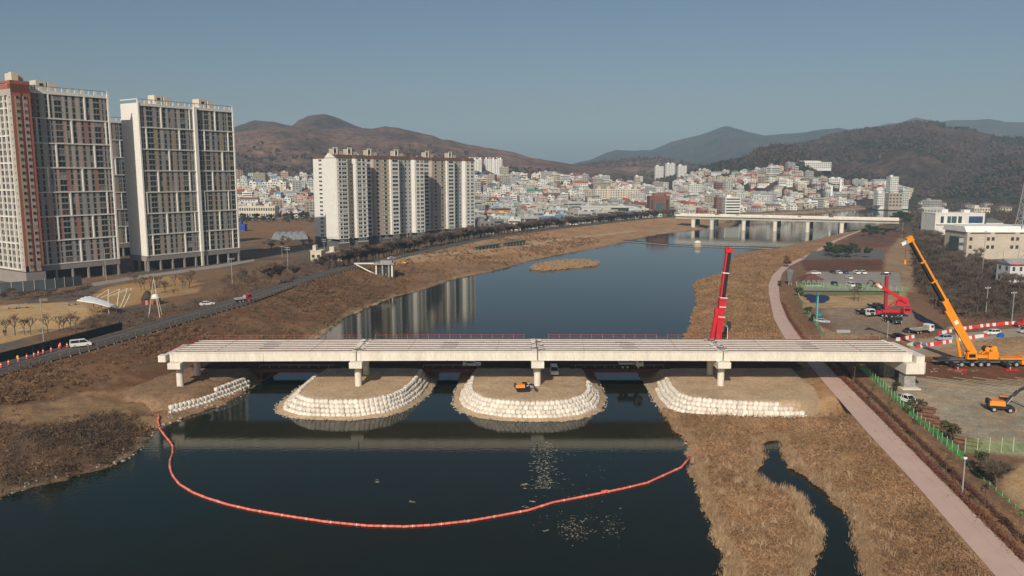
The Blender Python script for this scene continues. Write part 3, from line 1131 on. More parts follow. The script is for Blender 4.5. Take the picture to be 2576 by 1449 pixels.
# red warning ropes on thin posts along the far edge and the left end
rope = thing('safety_rope', 'red warning rope on thin posts along the far edge of the unfinished bridge', 'safety rope', (BX[0], BY1, 0))
gaps = [(-75.5, -37.5), (-33.8, 3.0), (9.0, 46.5), (51.0, 91.0)]
for a, b in gaps:
    n = 14
    for k in range(n + 1):
        x = a + (b - a) * k / n
        z = bz(x) + GD
        MB().cyl((x - BX[0], -0.15, z), (x - BX[0], -0.15, z + 1.1), 0.03, n=4).build('rope_post', M_steel, rope)
        if k < n:
            x2 = a + (b - a) * (k + 1) / n
            for h in (0.45, 1.05):
                if R.random() < 0.93:
                    m_ = MB()
                    pts = [Vector((x - BX[0] + (x2 - x) * t, -0.15, z + h - 0.12 * math.sin(PI * t))) for t in (0, .25, .5, .75, 1)]
                    m_.tube(pts, 0.026, 4)
                    m_.build('rope', M_redflag, rope)
rope2 = thing('safety_rope', 'red warning rope across the open left end of the bridge', 'safety rope', (BX[0] + 0.4, BY0, 0))
for k in range(8):
    y = (BY1 - BY0) * k / 7
    x = y * 0.14
    z = bz(-79) + GD
    MB().cyl((x, y, z), (x, y, z + 1.0), 0.03, n=4).build('rope_post', M_steel, rope2)
    if k < 7:
        y2 = (BY1 - BY0) * (k + 1) / 7
        for h in (0.3, 0.55, 0.95):
            MB().tube([(x, y, z + h), ((x + y2 * 0.14) / 2, (y + y2) / 2, z + h - 0.1), (y2 * 0.14, y2, z + h)], 0.045, 4).build('rope', M_redflag, rope2)

# ------------------------------------------------------------------ cofferdam islands


def ring_resample(P, n):
    P = np.array(list(P) + [P[0]], float)
    d = np.concatenate([[0], np.cumsum(np.hypot(*np.diff(P, axis=0).T))])
    s = np.linspace(0, d[-1], n, endpoint=False)
    q = np.stack([np.interp(s, d, P[:, 0]), np.interp(s, d, P[:, 1])], 1)
    for _ in range(2):
        q = (np.roll(q, 1, 0) + 2 * q + np.roll(q, -1, 0)) / 4
    return q


M_sand = mat('works_sand', (0.43, 0.31, 0.195), 0.95, 0.22, 0.16, 0.06, fine=2.0, bscale=2.5)


def island(name, top, foot, ztop, label, n=120, m=None, rough=1.0):
    t, f = ring_resample(top, n), ring_resample(foot, n)
    # match starts: rotate foot ring so that points pair up by angle
    c = t.mean(0)
    best = min(range(n), key=lambda k: np.sum((np.roll(f, -k, 0) - t) ** 2))
    f = np.roll(f, -best, 0)
    rings = []
    for q in (0.0, 0.2, 0.45, 0.7, 0.88):
        rings.append((c + (t - c) * q, np.full(n, ztop)))
    rings.append((t, np.full(n, ztop - 0.05)))
    for q, zq in ((0.12, 0.86), (0.45, 0.34), (0.66, 0.13), (1.0, 0.06)):
        rings.append((t + (f - t) * q, np.full(n, 0.15 + (ztop - 0.15) * zq)))
    o = f + (f - c) / np.linalg.norm(f - c, axis=1)[:, None] * 0.9
    rings.append((o, np.full(n, -0.15)))
    o2 = f + (f - c) / np.linalg.norm(f - c, axis=1)[:, None] * 4.0
    rings.append((o2, np.full(n, -2.6)))
    V = []
    for i, (p, z) in enumerate(rings):
        wob = (fbm(p[:, 0] * 0.5, p[:, 1] * 0.5, 3, 77) - 0.5)
        w2 = (fbm(p[:, 0] * 1.7, p[:, 1] * 1.7, 2, 78) - 0.5)
        amp = (0.5 if i < 6 else 0.35 if i < 9 else 0.7) * rough
        pz = z + wob * 0.55 * amp + w2 * 0.3 * amp
        if i >= 9:
            p = p + np.stack([w2, wob], 1) * 1.6
        V.append(np.column_stack([p, pz]))
    V = np.concatenate(V)
    F = []
    for r in range(len(rings) - 1):
        for k in range(n):
            a, b = r * n + k, r * n + (k + 1) % n
            F.append((a, b, b + n, a + n))
    mb = MB()
    mb.add([tuple(v) for v in V], F[n:] if False else F)
    ob = mb.build(name, m or M_sand, smooth=True)
    tag(ob, label, None, kind='structure')
    return t, f


ISL2_T = [(-8.6, 206), (-9.2, 190), (-9.4, 180), (-8.8, 175), (-6.8, 170.8), (-3, 168), (2, 167), (8, 166.9), (12.5, 168.6), (15.8, 172), (17.4, 177), (17.8, 185), (17.6, 195), (17.4, 206)]
ISL2_F = [(-13, 206), (-13, 185), (-12.8, 176), (-11.2, 170.5), (-7, 166.4), (-1, 164.3), (4, 163.7), (10.5, 164.0), (16, 166.6), (19.5, 171.5), (21, 178), (21.4, 186), (21, 206)]
ISL1_T = [(-46.5, 206), (-47.6, 190), (-48.2, 177), (-47.4, 172.2), (-44, 169.2), (-38, 168), (-32, 168.4), (-27.6, 171.6), (-25, 177), (-23.6, 185), (-23, 196), (-22.8, 206)]
ISL1_F = [(-50.5, 206), (-51.8, 190), (-52.8, 175), (-51.4, 169.6), (-47, 166), (-41, 164.9), (-34.5, 164.6), (-28, 166.6), (-23.6, 172.5), (-21, 181), (-20, 192), (-19.6, 206)]
ISL3_T = [(37.6, 206), (37.8, 190), (37.2, 180), (37.6, 174), (39.5, 170.6), (45, 168.4), (55, 166.4), (62, 166.5), (68, 172), (70, 180), (70, 190), (72, 206)]
ISL3_F = [(33.6, 206), (33.8, 190), (33.2, 178), (34, 171), (36.4, 167.6), (44, 165.6), (55, 163.8), (63.5, 163.2), (70.5, 170), (73, 180), (74, 190), (76, 206)]
island('island', ISL1_T, ISL1_F, 3.25, 'left sand island under the bridge ringed with white bags')
island('island.001', ISL2_T, ISL2_F, 3.25, 'middle sand island under the bridge with a small digger')
island('island.002', ISL3_T, ISL3_F, 3.2, 'right sand platform under the bridge joined to the bank')
# left working platform round the first pier
island('island.003', [(-80, 206), (-86, 190), (-88, 180), (-86, 172.5), (-78, 170.5), (-72.5, 174.5), (-70, 182), (-68, 190), (-66, 206)],
       [(-84, 206), (-90, 192), (-92, 179), (-90, 170), (-79, 166.5), (-70, 170), (-66.5, 180), (-64.5, 190), (-62, 206)], 3.1, 'brown earth platform at the left end of the bridge', m=mat('turned_earth', (0.225, 0.14, 0.08), 0.95, 0.28, 0.3, 0.12, fine=2.0, bscale=1.6), rough=2.4)
# strewn rock toe round the islands (uncountable)
mb = MB()
for ring in (ISL1_F, ISL2_F, ISL3_F[:8]):
    P = np.array(ring)
    for k in range(len(P) - 1):
        L = np.linalg.norm(P[k + 1] - P[k])
        for j in range(int(L * 5)):
            q = P[k] + (P[k + 1] - P[k]) * R.random()
            c = P.mean(0)
            o = (q - c) / np.linalg.norm(q - c)
            q = q + o * R.uniform(-0.9, 1.2)
            r = R.uniform(0.07, 0.24)
            mb.box((q[0], q[1], R.uniform(0.0, 0.25)), (r * 2, r * 1.5, r * 1.1), R.random() * 3, top=0.6)
tag(mb.build('rock_toe', M_stone), 'strewn stones at the foot of the sand islands', None, kind='stuff')

# ------------------------------------------------------------------ bulk bags round the islands


def bag_mesh(seed):
    rr = random.Random(seed)
    bm = bmesh.new()
    bmesh.ops.create_cube(bm, size=1.0)
    bmesh.ops.subdivide_edges(bm, edges=bm.edges[:], cuts=2, use_grid_fill=True)
    for v in bm.verts:
        p = v.co
        s = max(abs(p.x), abs(p.y)) * 2
        l = math.hypot(p.x, p.y) + 1e-6
        rnd = 0.5 * s / l * 0.93
        k = 1.0 - 0.16 * (abs(p.z) * 2) ** 2
        a = 0.55
        p.x = (p.x * (1 - a) + p.x * rnd * a * 1.15) * k
        p.y = (p.y * (1 - a) + p.y * rnd * a * 1.15) * k
        if p.z > 0.4:
            p.z += 0.10 * (0.5 - l) + rr.uniform(-0.05, 0.05)
        p += Vector((rr.uniform(-.03, .03), rr.uniform(-.03, .03), rr.uniform(-.02, .02)))
    # gathered neck
    bmesh.ops.create_cone(bm, cap_ends=True, segments=6, radius1=0.16, radius2=0.07, depth=0.2, matrix=Matrix.Translation((rr.uniform(-.1, .1), rr.uniform(-.1, .1), 0.58)))
    me = bpy.data.meshes.new('bulk_bag')
    bm.to_mesh(me)
    bm.free()
    me.polygons.foreach_set('use_smooth', [True] * len(me.polygons))
    me.materials.append(M_bag)
    return me


BAGS = [bag_mesh(k) for k in range(5)]
bag_list = []


def open_line(P, a, b):
    return P[a:b + 1]


def bags(T, F, i0, i1, rows, where, ztop, zbot, group, step=1.08, starts=None):
    T_, F_ = np.array(T, float)[i0:i1 + 1], np.array(F, float)[i0:i1 + 1]
    for r in range(rows):
        q = (r + 0.15) / rows
        dT = np.concatenate([[0], np.cumsum(np.hypot(*np.diff(T_, axis=0).T))])
        dF = np.concatenate([[0], np.cumsum(np.hypot(*np.diff(F_, axis=0).T))])
        s = np.linspace(0, 1, 200)
        a = np.stack([np.interp(s, dT / dT[-1], T_[:, 0]), np.interp(s, dT / dT[-1], T_[:, 1])], 1)
        b = np.stack([np.interp(s, dF / dF[-1], F_[:, 0]), np.interp(s, dF / dF[-1], F_[:, 1])], 1)
        l = a + (b - a) * (0.04 + 0.78 * q)
        for _ in range(6):
            l[1:-1] = (l[:-2] + 2 * l[1:-1] + l[2:]) / 4
        d = np.concatenate([[0], np.cumsum(np.hypot(*np.diff(l, axis=0).T))])
        lo, hi = (starts[r] if starts else (0, 1))
        n = int((hi - lo) * d[-1] / step)
        for k in range(n):
            t = d[-1] * lo + (k + 0.5 + 0.5 * (r % 2)) * step
            if t > d[-1] * hi:
                continue
            x, y = np.interp(t, d, l[:, 0]), np.interp(t, d, l[:, 1])
            x2, y2 = np.interp(t + 0.3, d, l[:, 0]), np.interp(t + 0.3, d, l[:, 1])
            z = ztop + (zbot - ztop) * r / max(1, rows - 1)
            x += R.uniform(-.07, .07)
            y += R.uniform(-.07, .07)
            bag_list.append((x, y, z + R.uniform(-.04, .04), math.atan2(y2 - y, x2 - x), ['top', 'second', 'third', 'lowest'][r if rows == 4 else (0, 1, 3)[r]], where + (', left part' if t < d[-1] * .3 else ', front' if t < d[-1] * .7 else ', right part'), group))


bags(ISL1_T[1:], ISL1_F[1:], 0, 9, 4, 'left sand island', 2.95, 0.5, 'white bulk bags round the left sand island')
bags(ISL2_T[1:], ISL2_F[1:], 0, 10, 4, 'middle sand island', 2.95, 0.5, 'white bulk bags round the middle sand island')
bags(ISL3_T, ISL3_F, 1, 7, 4, 'right sand platform', 2.9, 0.5,
     'white bulk bags along the right sand platform', starts=[(0.05, .9), (0.03, .95), (0, 1), (0.05, 1)])
bags([(-76.0, 168.6), (-70.5, 176.2), (-67.5, 184), (-65.6, 190)], [(-73.5, 166.6), (-68.4, 175), (-65.2, 183.4), (-63.4, 191)], 0, 3, 3, 'left platform', 2.3, 0.5,
     'white bulk bags stepping down from the left platform', starts=[(0.55, 1), (0, 1), (0, 1)])
bag_list.sort(key=lambda b: (b[1] + b[2] * 0.5))
one = MB()
for i, (x, y, z, a, tier, where, group) in enumerate(bag_list):
    me = BAGS[R.randrange(5)]
    s = R.uniform(1.0, 1.1)
    sc_ = (s * 1.06, s * R.uniform(.95, 1.05), s * R.uniform(0.84, 0.98))
    if i < 300:
        o = link('bulk_bag', me, None, (x, y, z), a + R.uniform(-0.16, 0.16))
        o.rotation_euler[0] = R.uniform(-.13, .13)
        o.rotation_euler[1] = R.uniform(-.13, .13)
        o.scale = sc_
        tag(o, f'white woven bulk bag in the {tier} row round the {where}', 'bulk bag', group)
    else:
        rot = Matrix.Rotation(a + R.uniform(-0.12, 0.12), 3, 'Z')
        one.add([rot @ Vector((v.co.x * sc_[0], v.co.y * sc_[1], v.co.z * sc_[2])) + Vector((x, y, z)) for v in me.vertices], [tuple(p.vertices) for p in me.polygons])
if one.v:
    tag(one.build('bulk_bags', M_bag, smooth=True), 'rest of the white bulk bags in the rows farther back', None, kind='stuff')

# ------------------------------------------------------------------ temporary bridge under the new one
tb = thing('temporary_bridge', 'low dark temporary steel bridge running in the shade under the new bridge', 'temporary bridge', (0, 201.5, 0))
for a, b in ((-64, -45), (-22.5, -10.5), (16, 38.5)):
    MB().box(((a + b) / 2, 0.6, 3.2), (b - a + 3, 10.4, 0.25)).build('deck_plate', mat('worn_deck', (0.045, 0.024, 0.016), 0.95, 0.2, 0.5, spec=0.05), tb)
    for y in (-4.3, -2.6, -0.9, 0.9, 2.6, 4.3):
        MB().box(((a + b) / 2, y, 2.6), (b - a + 2.4, 0.3, 0.95)).build('beam', M_rust, tb)
    for x in (a + 0.2, b - 0.2):
        MB().box((x, 0, 1.0), (1.0, 8.6, 2.3)).build('support', M_dark, tb)
    for y in (-4.4, 4.4):
        MB().box(((a + b) / 2, y, 4.1), (b - a, 0.06, 0.06)).build('rail', M_steel, tb)
        for k in range(int((b - a) / 2.5) + 1):
            MB().box((a + k * 2.5, y, 3.7), (0.06, 0.06, 0.8)).build('rail_post', M_steel, tb)
mb = MB()
road_t = [(-90, 197.2), (94, 197.2), (94, 206), (-90, 206)]
for a, b in ((-82, -65.5), (-44, -24), (-9, 14.5), (40, 74)):
    mb.add([(a, 197.3, 3.46), (b, 197.3, 3.46), (b, 207.0, 3.46), (a, 207.0, 3.46)], [(0, 1, 2, 3)])
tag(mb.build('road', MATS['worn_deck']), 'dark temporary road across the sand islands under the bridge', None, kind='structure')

# ------------------------------------------------------------------ floating boom
BOOM = [(401, 1055), (398, 1070), (404, 1082), (416, 1098), (428, 1112), (435, 1124), (434, 1142), (428, 1158), (427, 1172), (430, 1186), (436, 1199), (451, 1218), (485, 1239), (520, 1253),
        (571, 1269), (632, 1283), (720, 1298), (820, 1313), (925, 1323), (1020, 1325), (1090, 1321), (1180, 1311), (1255, 1298), (1329, 1284),
        (1392, 1264), (1455, 1252), (1518, 1239.5), (1569, 1229), (1628, 1215), (1671, 1195.5), (1714, 1176), (1734, 1152), (1765, 1129)]
bw = W(BOOM, 0.1)
boom = thing('floating_boom', 'long curved red floating silt boom across the dark water', 'floating boom', (bw[19][0], bw[19][1], 0))
q = np.array(bw)
d = np.concatenate([[0], np.cumsum(np.hypot(*np.diff(q, axis=0).T))])
FL = MB().cyl((-0.5, 0, 0), (-0.42, 0, 0), 0.12, 0.19, 10, 0).cyl((-0.42, 0, 0), (0.42, 0, 0), 0.19, 0.19, 10, 0, cap=False).cyl((0.42, 0, 0), (0.5, 0, 0), 0.19, 0.12, 10, 0)
float_me = FL.mesh('float', M_float, True)
band_me = MB().cyl((-0.06, 0, 0), (0.09, 0, 0), 0.205, n=10).mesh('float_band', M_floatpale)
step = 1.05
nfl = int(d[-1] / step)
for k in range(nfl):
    t = (k + 0.5) * step
    x, y = np.interp(t, d, q[:, 0]), np.interp(t, d, q[:, 1])
    x2, y2 = np.interp(t + 0.4, d, q[:, 0]), np.interp(t + 0.4, d, q[:, 1])
    z = 0.13
    g = gz(x, y)
    if g > 0:
        z = g + 0.2
    f = link('float', float_me, boom, (x - bw[19][0], y - bw[19][1], z), math.atan2(y2 - y, x2 - x) + R.uniform(-.06, .06))
    f.scale = (1.0, R.uniform(0.92, 1.06), 1)
    if k % 4 == 2:
        link('float_band', band_me, f, (R.uniform(-.2, .2), 0, 0))
    if k % 20 == 9:
        MB().box((0.5, 0, 0.1), (0.12, 0.3, 0.3)).build('coupling', M_steel, f)
mb = MB()
mb.tube([(x - bw[19][0], y - bw[19][1], max(0.0, gz(x, y)) + 0.1) for x, y in bw], 0.05, 4)
mb.build('tow_cable', M_dark, boom)
kx, ky = at(1520, 1240, 0.1)
buoy = MB().cyl((-0.45, 0, 0.2), (0.45, 0, 0.2), 0.22, 0.12, 8).cyl((0, -0.1, 0.2), (0.3, -0.6, 0.45), 0.18, 0.1, 8).build('loose_float', M_float, boom, (kx - bw[19][0], ky - bw[19][1] + 0.3, 0.1), 0.6)

# foam and ripple glints, painted as pale flecks on the water: uncountable
mb = MB()


def fleck(px, py, s):
    x, y = at(px, py, 0)
    a = R.random() * PI
    L_, w = s * R.uniform(0.6, 1.6), s * R.uniform(0.25, 0.6)
    c, sn = math.cos(a) * 0.9, math.sin(a) * 0.35
    mb.add([(x - c * L_, y - sn * L_, 0.012), (x + sn * w, y - c * w, 0.012), (x + c * L_, y + sn * L_, 0.03), (x - sn * w, y + c * w, 0.012)], [(0, 1, 2, 3)])


for k in range(420):
    fleck(R.gauss(1368, 17), 1110 + 120 * R.random() ** 0.9, R.uniform(0.1, 0.3))
for k in range(150):
    fleck(R.gauss(1445, 22), R.gauss(1330, 16), R.uniform(0.08, 0.22))
for k in range(70):
    fleck(R.gauss(1545, 14), R.gauss(1325, 18), R.uniform(0.08, 0.2))
for k in range(110):
    fleck(R.uniform(1330, 1560), R.uniform(1130, 1340), R.uniform(0.07, 0.18))
for px, py in ((1318, 1220), (1324, 1216), (1342, 1260), (1316, 1275), (1375, 1334), (1035, 1262), (948, 1210)):
    for k in range(4):
        fleck(px + R.gauss(0, 4), py + R.gauss(0, 1.5), 0.35)
tag(mb.build('foam_glints', mat('foam_glint', (0.5, 0.43, 0.3), 0.5, 0.3, 2.0)), 'pale foam flecks and painted ripple glints on the dark water', None, kind='stuff')

# worn tracks on the left shore
M_track = mat('pale_track', (0.40, 0.285, 0.175), 0.95, 0.15, 0.3, 0.02, fine=3)
for pts, z, w, lab in (([(772, 852), (835, 815), (905, 775), (985, 742)], 1.6, 1.5, 'pale dirt track along the left shore'),
                       ([(1000, 666), (1120, 648), (1270, 625), (1440, 599), (1600, 578)], 3.4, 3.6, 'pale riverside walk on the golden bank')):
    c = resamp(W(pts, z), 2.0)
    ribbon('track', offset(c, -w), offset(c, w), 0.14, M_track, lab, len(c) * 2, 5)

# ------------------------------------------------------------------ vehicles
PALE = (0.72, 0.72, 0.70)


def wheel(mb_parent, x, y, r, w, name='wheel'):
    t = MB().cyl((x, y - w / 2, r), (x, y + w / 2, r), r, n=14).build(name, M_black, mb_parent)
    MB().cyl((x, y - w / 2 - 0.012, r), (x, y + w / 2 + 0.012, r), r * 0.58, n=10).build('rim', M_steel, t)
    return t


CARDIM = {
    'sedan': (4.7, 1.82, [(-2.3, .3), (2.3, .3), (2.34, .62), (2.1, .82), (.9, .95), (-1.5, .98), (-2.25, .92), (-2.34, .6)], [(-1.75, .95), (1.0, .93), (.25, 1.42), (-1.05, 1.44)]),
    'suv': (4.65, 1.88, [(-2.25, .35), (2.25, .35), (2.3, .75), (2.1, 1.0), (1.0, 1.08), (-2.2, 1.1), (-2.3, .7)], [(-2.15, 1.08), (1.15, 1.05), (.45, 1.64), (-1.9, 1.67)]),
    'van': (5.0, 1.92, [(-2.45, .35), (2.45, .35), (2.5, .8), (2.3, 1.1), (1.7, 1.2), (-2.42, 1.25), (-2.5, .7)], [(-2.4, 1.2), (1.85, 1.15), (1.05, 1.9), (-2.3, 1.95)]),
    'pickup': (5.2, 1.9, [(-2.55, .45), (2.55, .45), (2.6, .85), (2.4, 1.08), (1.2, 1.15), (-2.5, 1.15), (-2.6, .7)], [(-0.9, 1.13), (1.3, 1.1), (.6, 1.75), (-.75, 1.78)]),
}


def car(kind, label, loc, rz, col, group=None, name=None):
    Ln, Wd, body, cabin = CARDIM[kind]
    t = thing(name or {'sedan': 'parked_car', 'suv': 'parked_car', 'van': 'parked_van', 'pickup': 'pickup_truck'}[kind], label,
              {'sedan': 'car', 'suv': 'car', 'van': 'van', 'pickup': 'pickup truck'}[kind], loc, rz, group)
    b = MB().extr(body, (0, 0, 0), (1, 0, 0), (0, 0, 1), (0, Wd, 0))
    b.build('body', M_carpaint, t, color=col)
    # glasshouse narrows to the roof
    wb, wt = Wd * 0.94, Wd * 0.74
    n = len(cabin)
    vs = []
    zmin, zmax = min(p[1] for p in cabin), max(p[1] for p in cabin)
    for sgn in (-1, 1):
        for a, z in cabin:
            f = (z - zmin) / (zmax - zmin)
            vs.append((a, sgn * (wb + (wt - wb) * f) / 2, z))
    fs = [tuple(range(n)), tuple(range(2 * n - 1, n - 1, -1))] + [(k, n + k, n + (k + 1) % n, (k + 1) % n) for k in range(n)]
    g = MB().add(vs, fs).build('windows', M_carglass, t)
    xs = sorted([p[0] for p in cabin if p[1] > zmin + 0.3])
    rf = MB().box(((xs[0] + xs[-1]) / 2, 0, zmax + 0.02), (xs[-1] - xs[0] + 0.12, wt + 0.05, 0.06), top=0.95)
    for sgn in (-1, 1):      # pillars
        for a, b_ in ((cabin[0], cabin[3]), (cabin[1], cabin[2]), ((-0.35, zmin), (-0.35, zmax))):
            rf.bar((a[0], sgn * wb / 2 * 1.005, a[1]), (b_[0], sgn * wt / 2 * 1.01, b_[1]), 0.05, 0.1)
    rf.build('roof', M_carpaint, t, color=col)
    for x in (-Ln * 0.29, Ln * 0.30):
        for y in (-Wd / 2 + 0.1, Wd / 2 - 0.1):
            wheel(t, x, y, 0.34, 0.22)
    for y in (-Wd * 0.36, Wd * 0.36):
        MB().box((body[1][0] + 0.02, y, 0.68), (0.1, 0.34, 0.14)).build('headlight', M_lampwhite, t)
        MB().box((body[0][0] - 0.02, y, 0.78), (0.1, 0.3, 0.16)).build('tail_light', M_lampred, t)
    if kind == 'pickup':
        MB().box((-1.7, 0, 1.17), (1.55, Wd * 0.8, 0.05)).build('cargo_bed', M_dark, t)
    return t


WHT, BLK, SIL, BLU, RED, GRN = (.75, .74, .72), (.02, .02, .022), (.35, .36, .38), (.05, .09, .2), (.35, .03, .03), (.03, .06, .05)
N90 = -PI / 2
cars = [
    ('suv', 2052, 690, 0.1, WHT, 'white car parked at the far left corner of the car park'),
    ('sedan', 2110, 688, N90, WHT, 'white car parked beside a dark one in the far row'),
    ('sedan', 2095, 687, N90, BLK, 'black car in the far row left of a white one'),
    ('suv', 2128, 688, N90, BLU, 'blue car in the far row of the car park'),
    ('suv', 2155, 689, N90, WHT, 'white car beside its twin in the far row, nearer the blue car'),
    ('suv', 2171, 689, N90, WHT, 'white car at the right end of the far row'),
    ('sedan', 2136, 701, N90, WHT, 'white car standing alone in the middle of the car park'),
    ('suv', 2100, 718, N90, BLK, 'black car in the near row of the car park'),
    ('van', 2141, 721, N90, WHT, 'white van in the near row of the car park'),
    ('suv', 2161, 723, N90, GRN, 'dark green car in the near row behind bare shrubs'),
    ('sedan', 2228, 691, 2.8, BLK, 'black car at the right edge of the car park'),
]
for kind, px, py, rz, col, lab in cars:
    car(kind, lab, at3(px, py, 3.07), rz, col, 'cars in the riverside car park')
car('sedan', 'silver blue car by the teal drilling rig', at3(2069, 812, 3.02), -0.5, (.4, .45, .52))
car('suv', 'blue and white car between the striped barriers under the orange boom', at3(2374, 856, 3.08), PI + 0.2, (.33, .4, .48))
car('suv', 'white car on the access road by the blue barrel', at3(2496, 842, 3.08), PI + 0.12, WHT)
car('sedan', 'black car at the end of the bridge near the yard lamp', at3(2262, 850, 3.03), 0.1, BLK)
car('sedan', 'dark car behind the black one near the yard lamp', at3(2290, 836, 3.03), 0.3, (.03, .035, .05))
car('van', 'grey van at the right edge behind the blue barrel', at3(2583, 838, 3.08), PI, (.4, .4, .4))
car('pickup', 'white pickup truck behind the green fence', at3(2282, 1013, 3.03), -1.25, WHT)
car('sedan', 'white car driving over the temporary bridge in the shade', at3(1187, 921, 3.4), 0.0, (.62, .62, .62))
car('van', 'white van facing the camera beside the middle pier', at3(1394, 940, 3.38), N90, WHT)
car('sedan', 'white car under the left levee tower lane', at3(521, 768, 7.06), 0.7, WHT)
car('van', 'white van parked beside the red cones on the levee road', at3(203, 872, 7.06), 0.62, WHT)
car('sedan', 'white car among the avenue trees beside the levee road', at3(985, 652, 7.06), 0.85, WHT)


def truck(label, loc, rz, cabcol, load=None, L=7.5, mixer=False, group=None, bedmat=None):
    t = thing('truck', label, 'truck', loc, rz, group)
    MB().box((0, 0, 0.95), (L, 0.9, 0.3)).build('chassis', M_dark, t)
    cx = L / 2 - 0.9
    cb = MB().extr([(-0.95, .75), (.95, .75), (1.0, 1.5), (.75, 2.75), (-.95, 2.8)], (cx, 0, 0), (1, 0, 0), (0, 0, 1), (0, 2.4, 0)).build('cab', M_carpaint, t, color=cabcol)
    MB().extr([(1.0, 1.62), (1.02, 1.62), (.80, 2.58), (.77, 2.58)], (cx, 0, 0), (1, 0, 0), (0, 0, 1), (0, 2.1, 0)).build('windscreen', M_carglass, cb)
    for y in (-1.21, 1.21):
        MB().box((cx + 0.2, y, 2.1), (1.0, 0.03, 0.75)).build('side_window', M_carglass, cb)
        MB().box((cx + 1.15, y, 2.1), (0.12, 0.22, 0.5)).build('mirror', M_dark, cb)
    MB().box((cx + 0.99, 0, 1.0), (0.1, 2.2, 0.4)).build('bumper', M_dark, cb)
    MB().box((cx + 1.0, 0, 1.35), (0.06, 1.5, 0.3)).build('grille', M_dark, cb)
    for y in (-0.85, 0.85):
        MB().box((cx + 1.05, y, 1.02), (0.06, 0.35, 0.2)).build('headlight', M_lampwhite, cb)
    if load == 'flat':
        MB().box((-1.0, 0, 1.25), (L - 2.2, 2.4, 0.15)).build('load_bed', bedmat or M_steel, t)
        for y in (-1.2, 1.2):
            MB().box((-1.0, y, 1.5), (L - 2.2, 0.06, 0.4)).build('side_board', bedmat or M_steel, t)
        MB().box((cx - 1.15, 0, 1.9), (0.08, 2.3, 1.1)).build('headboard', bedmat or M_steel, t)
    elif load == 'gear':
        MB().box((-1.2, 0, 1.35), (L - 2.6, 2.3, 0.3)).box((-0.2, 0, 1.9), (1.2, 1.8, 0.9)).build('load_bed', bedmat or M_dark, t)
        for k in range(3):
            MB().bar((-2.5 + k, -0.8 + 0.5 * k, 1.7), (0.6, 0.6 - 0.5 * k, 1.9 + 0.15 * k), 0.2, 0.25).build('load_beam', M_steel, t)
    for x in (L / 2 - 1.2, -L / 2 + 1.1, -L / 2 + 2.3):
        for y in (-1.0, 1.0):
            wheel(t, x, y, 0.5, 0.32)
    return t


truck('white cargo truck on the temporary bridge left of the right pier', at3(1585, 926, 3.4), 0.0, (.62, .62, .6), 'flat', 6.2)
truck('white cabbed truck facing the camera beside the small red crane', at3(2174, 793, 3.03), N90 + 0.25, WHT, 'gear', 8)
truck('dark green truck nearest the camera below the red crane', at3(2243, 812, 3.03), N90 + 0.1, (.05, .085, .08), 'gear', 8)
truck('pale green truck behind the white cabbed truck', at3(2203, 778, 3.03), N90 + 0.2, (.2, .24, .22), 'gear', 8)
truck('white truck with a grey skip by the striped barrier', at3(2318, 838, 3.05), 0.35, WHT, 'flat', 7.5, bedmat=M_grime)
truck('small red truck on the levee road shaded by the slope', at3(611, 760, 7.06), 0.75, RED, 'flat', 5.5)

# ------------------------------------------------------------------ big orange crane
PX = 9.82
cr = thing('mobile_crane', 'large orange mobile crane with its boom raised to the left beside the bridge end', 'crane', at3(2430, 921, 3.0), 0.0)


def cx_(px):
    return (px - 2430) / PX


MB().box((4.9, 0, 1.45), (21.5, 1.5, 0.7)).box((4.9, 0, 1.95), (20.5, 2.8, 0.16)).build('chassis', mat('crane_grey', (0.13, 0.13, 0.125), 0.6, 0.2, 1.0), cr)
for x in (-4.3, -1.9, 0.8, 3.0, 4.9, 9.9, 12.1):
    for y in (-1.25, 1.25):
        wheel(cr, x, y, 0.74, 0.5)
cab_ = MB().extr([(-1.4, .7), (1.6, .7), (1.7, 1.5), (1.3, 2.7), (-1.4, 2.7)], (14.9, 0, 0), (1, 0, 0), (0, 0, 1), (0, 2.7, 0)).build('driver_cab', M_orange, cr)
MB().box((14.9, -1.36, 2.15), (1.9, 0.04, 0.75)).build('window', M_carglass, cab_)
MB().box((11.0, 0, 2.2), (6.2, 2.6, 0.35)).build('deck_cover', M_orange, cr)
for x in (-4.6, 8.6):
    for s in (-1, 1):
        og = MB().box((x, s * 2.6, 1.2), (0.7, 4.2, 0.5)).build('outrigger', M_dark, cr)
        MB().cyl((x, s * 4.5, 0.3), (x, s * 4.5, 1.6), 0.17, n=8).build('jack', M_steel, og)
        MB().box((x + 0.2, s * 4.5, 0.16), (3.4, 1.5, 0.22)).build('pad', M_redpaint if s < 0 else M_wood, og)
mb = MB().box((-6.4, 0, 1.9), (3.2, 2.6, 0.5))
mb.build('front_frame', M_dark, cr)
for k in range(6):
    MB().box((-7.6 + k * 0.55, -1.2, 2.45), (0.12, 0.12, 0.7)).build('frame_post', M_dark, cr)
MB().box((-6.2, -1.2, 2.8), (3.0, 0.1, 0.1)).build('hand_rail', M_dark, cr)
MB().cyl((1.2, 0, 1.95), (1.2, 0, 2.35), 1.5, n=20).build('slew_ring', M_dark, cr)
sup = MB().box((3.0, 0, 2.75), (6.6, 2.6, 0.8)).box((0.6, -0.75, 3.4), (2.0, 0.3, 1.1)).box((0.6, 0.75, 3.4), (2.0, 0.3, 1.1)).build('superstructure', M_orange, cr)
oc = MB().box((0.2, -1.75, 3.05), (2.6, 1.0, 1.5), top=0.86).build('operator_cab', M_orange, cr)
MB().box((0.1, -2.27, 3.2), (1.7, 0.05, 0.9)).build('window', M_carglass, oc)
cw = MB().box((5.9, 0, 3.1), (2.5, 3.4, 1.9))
cw.build('counterweight', M_orange, cr)
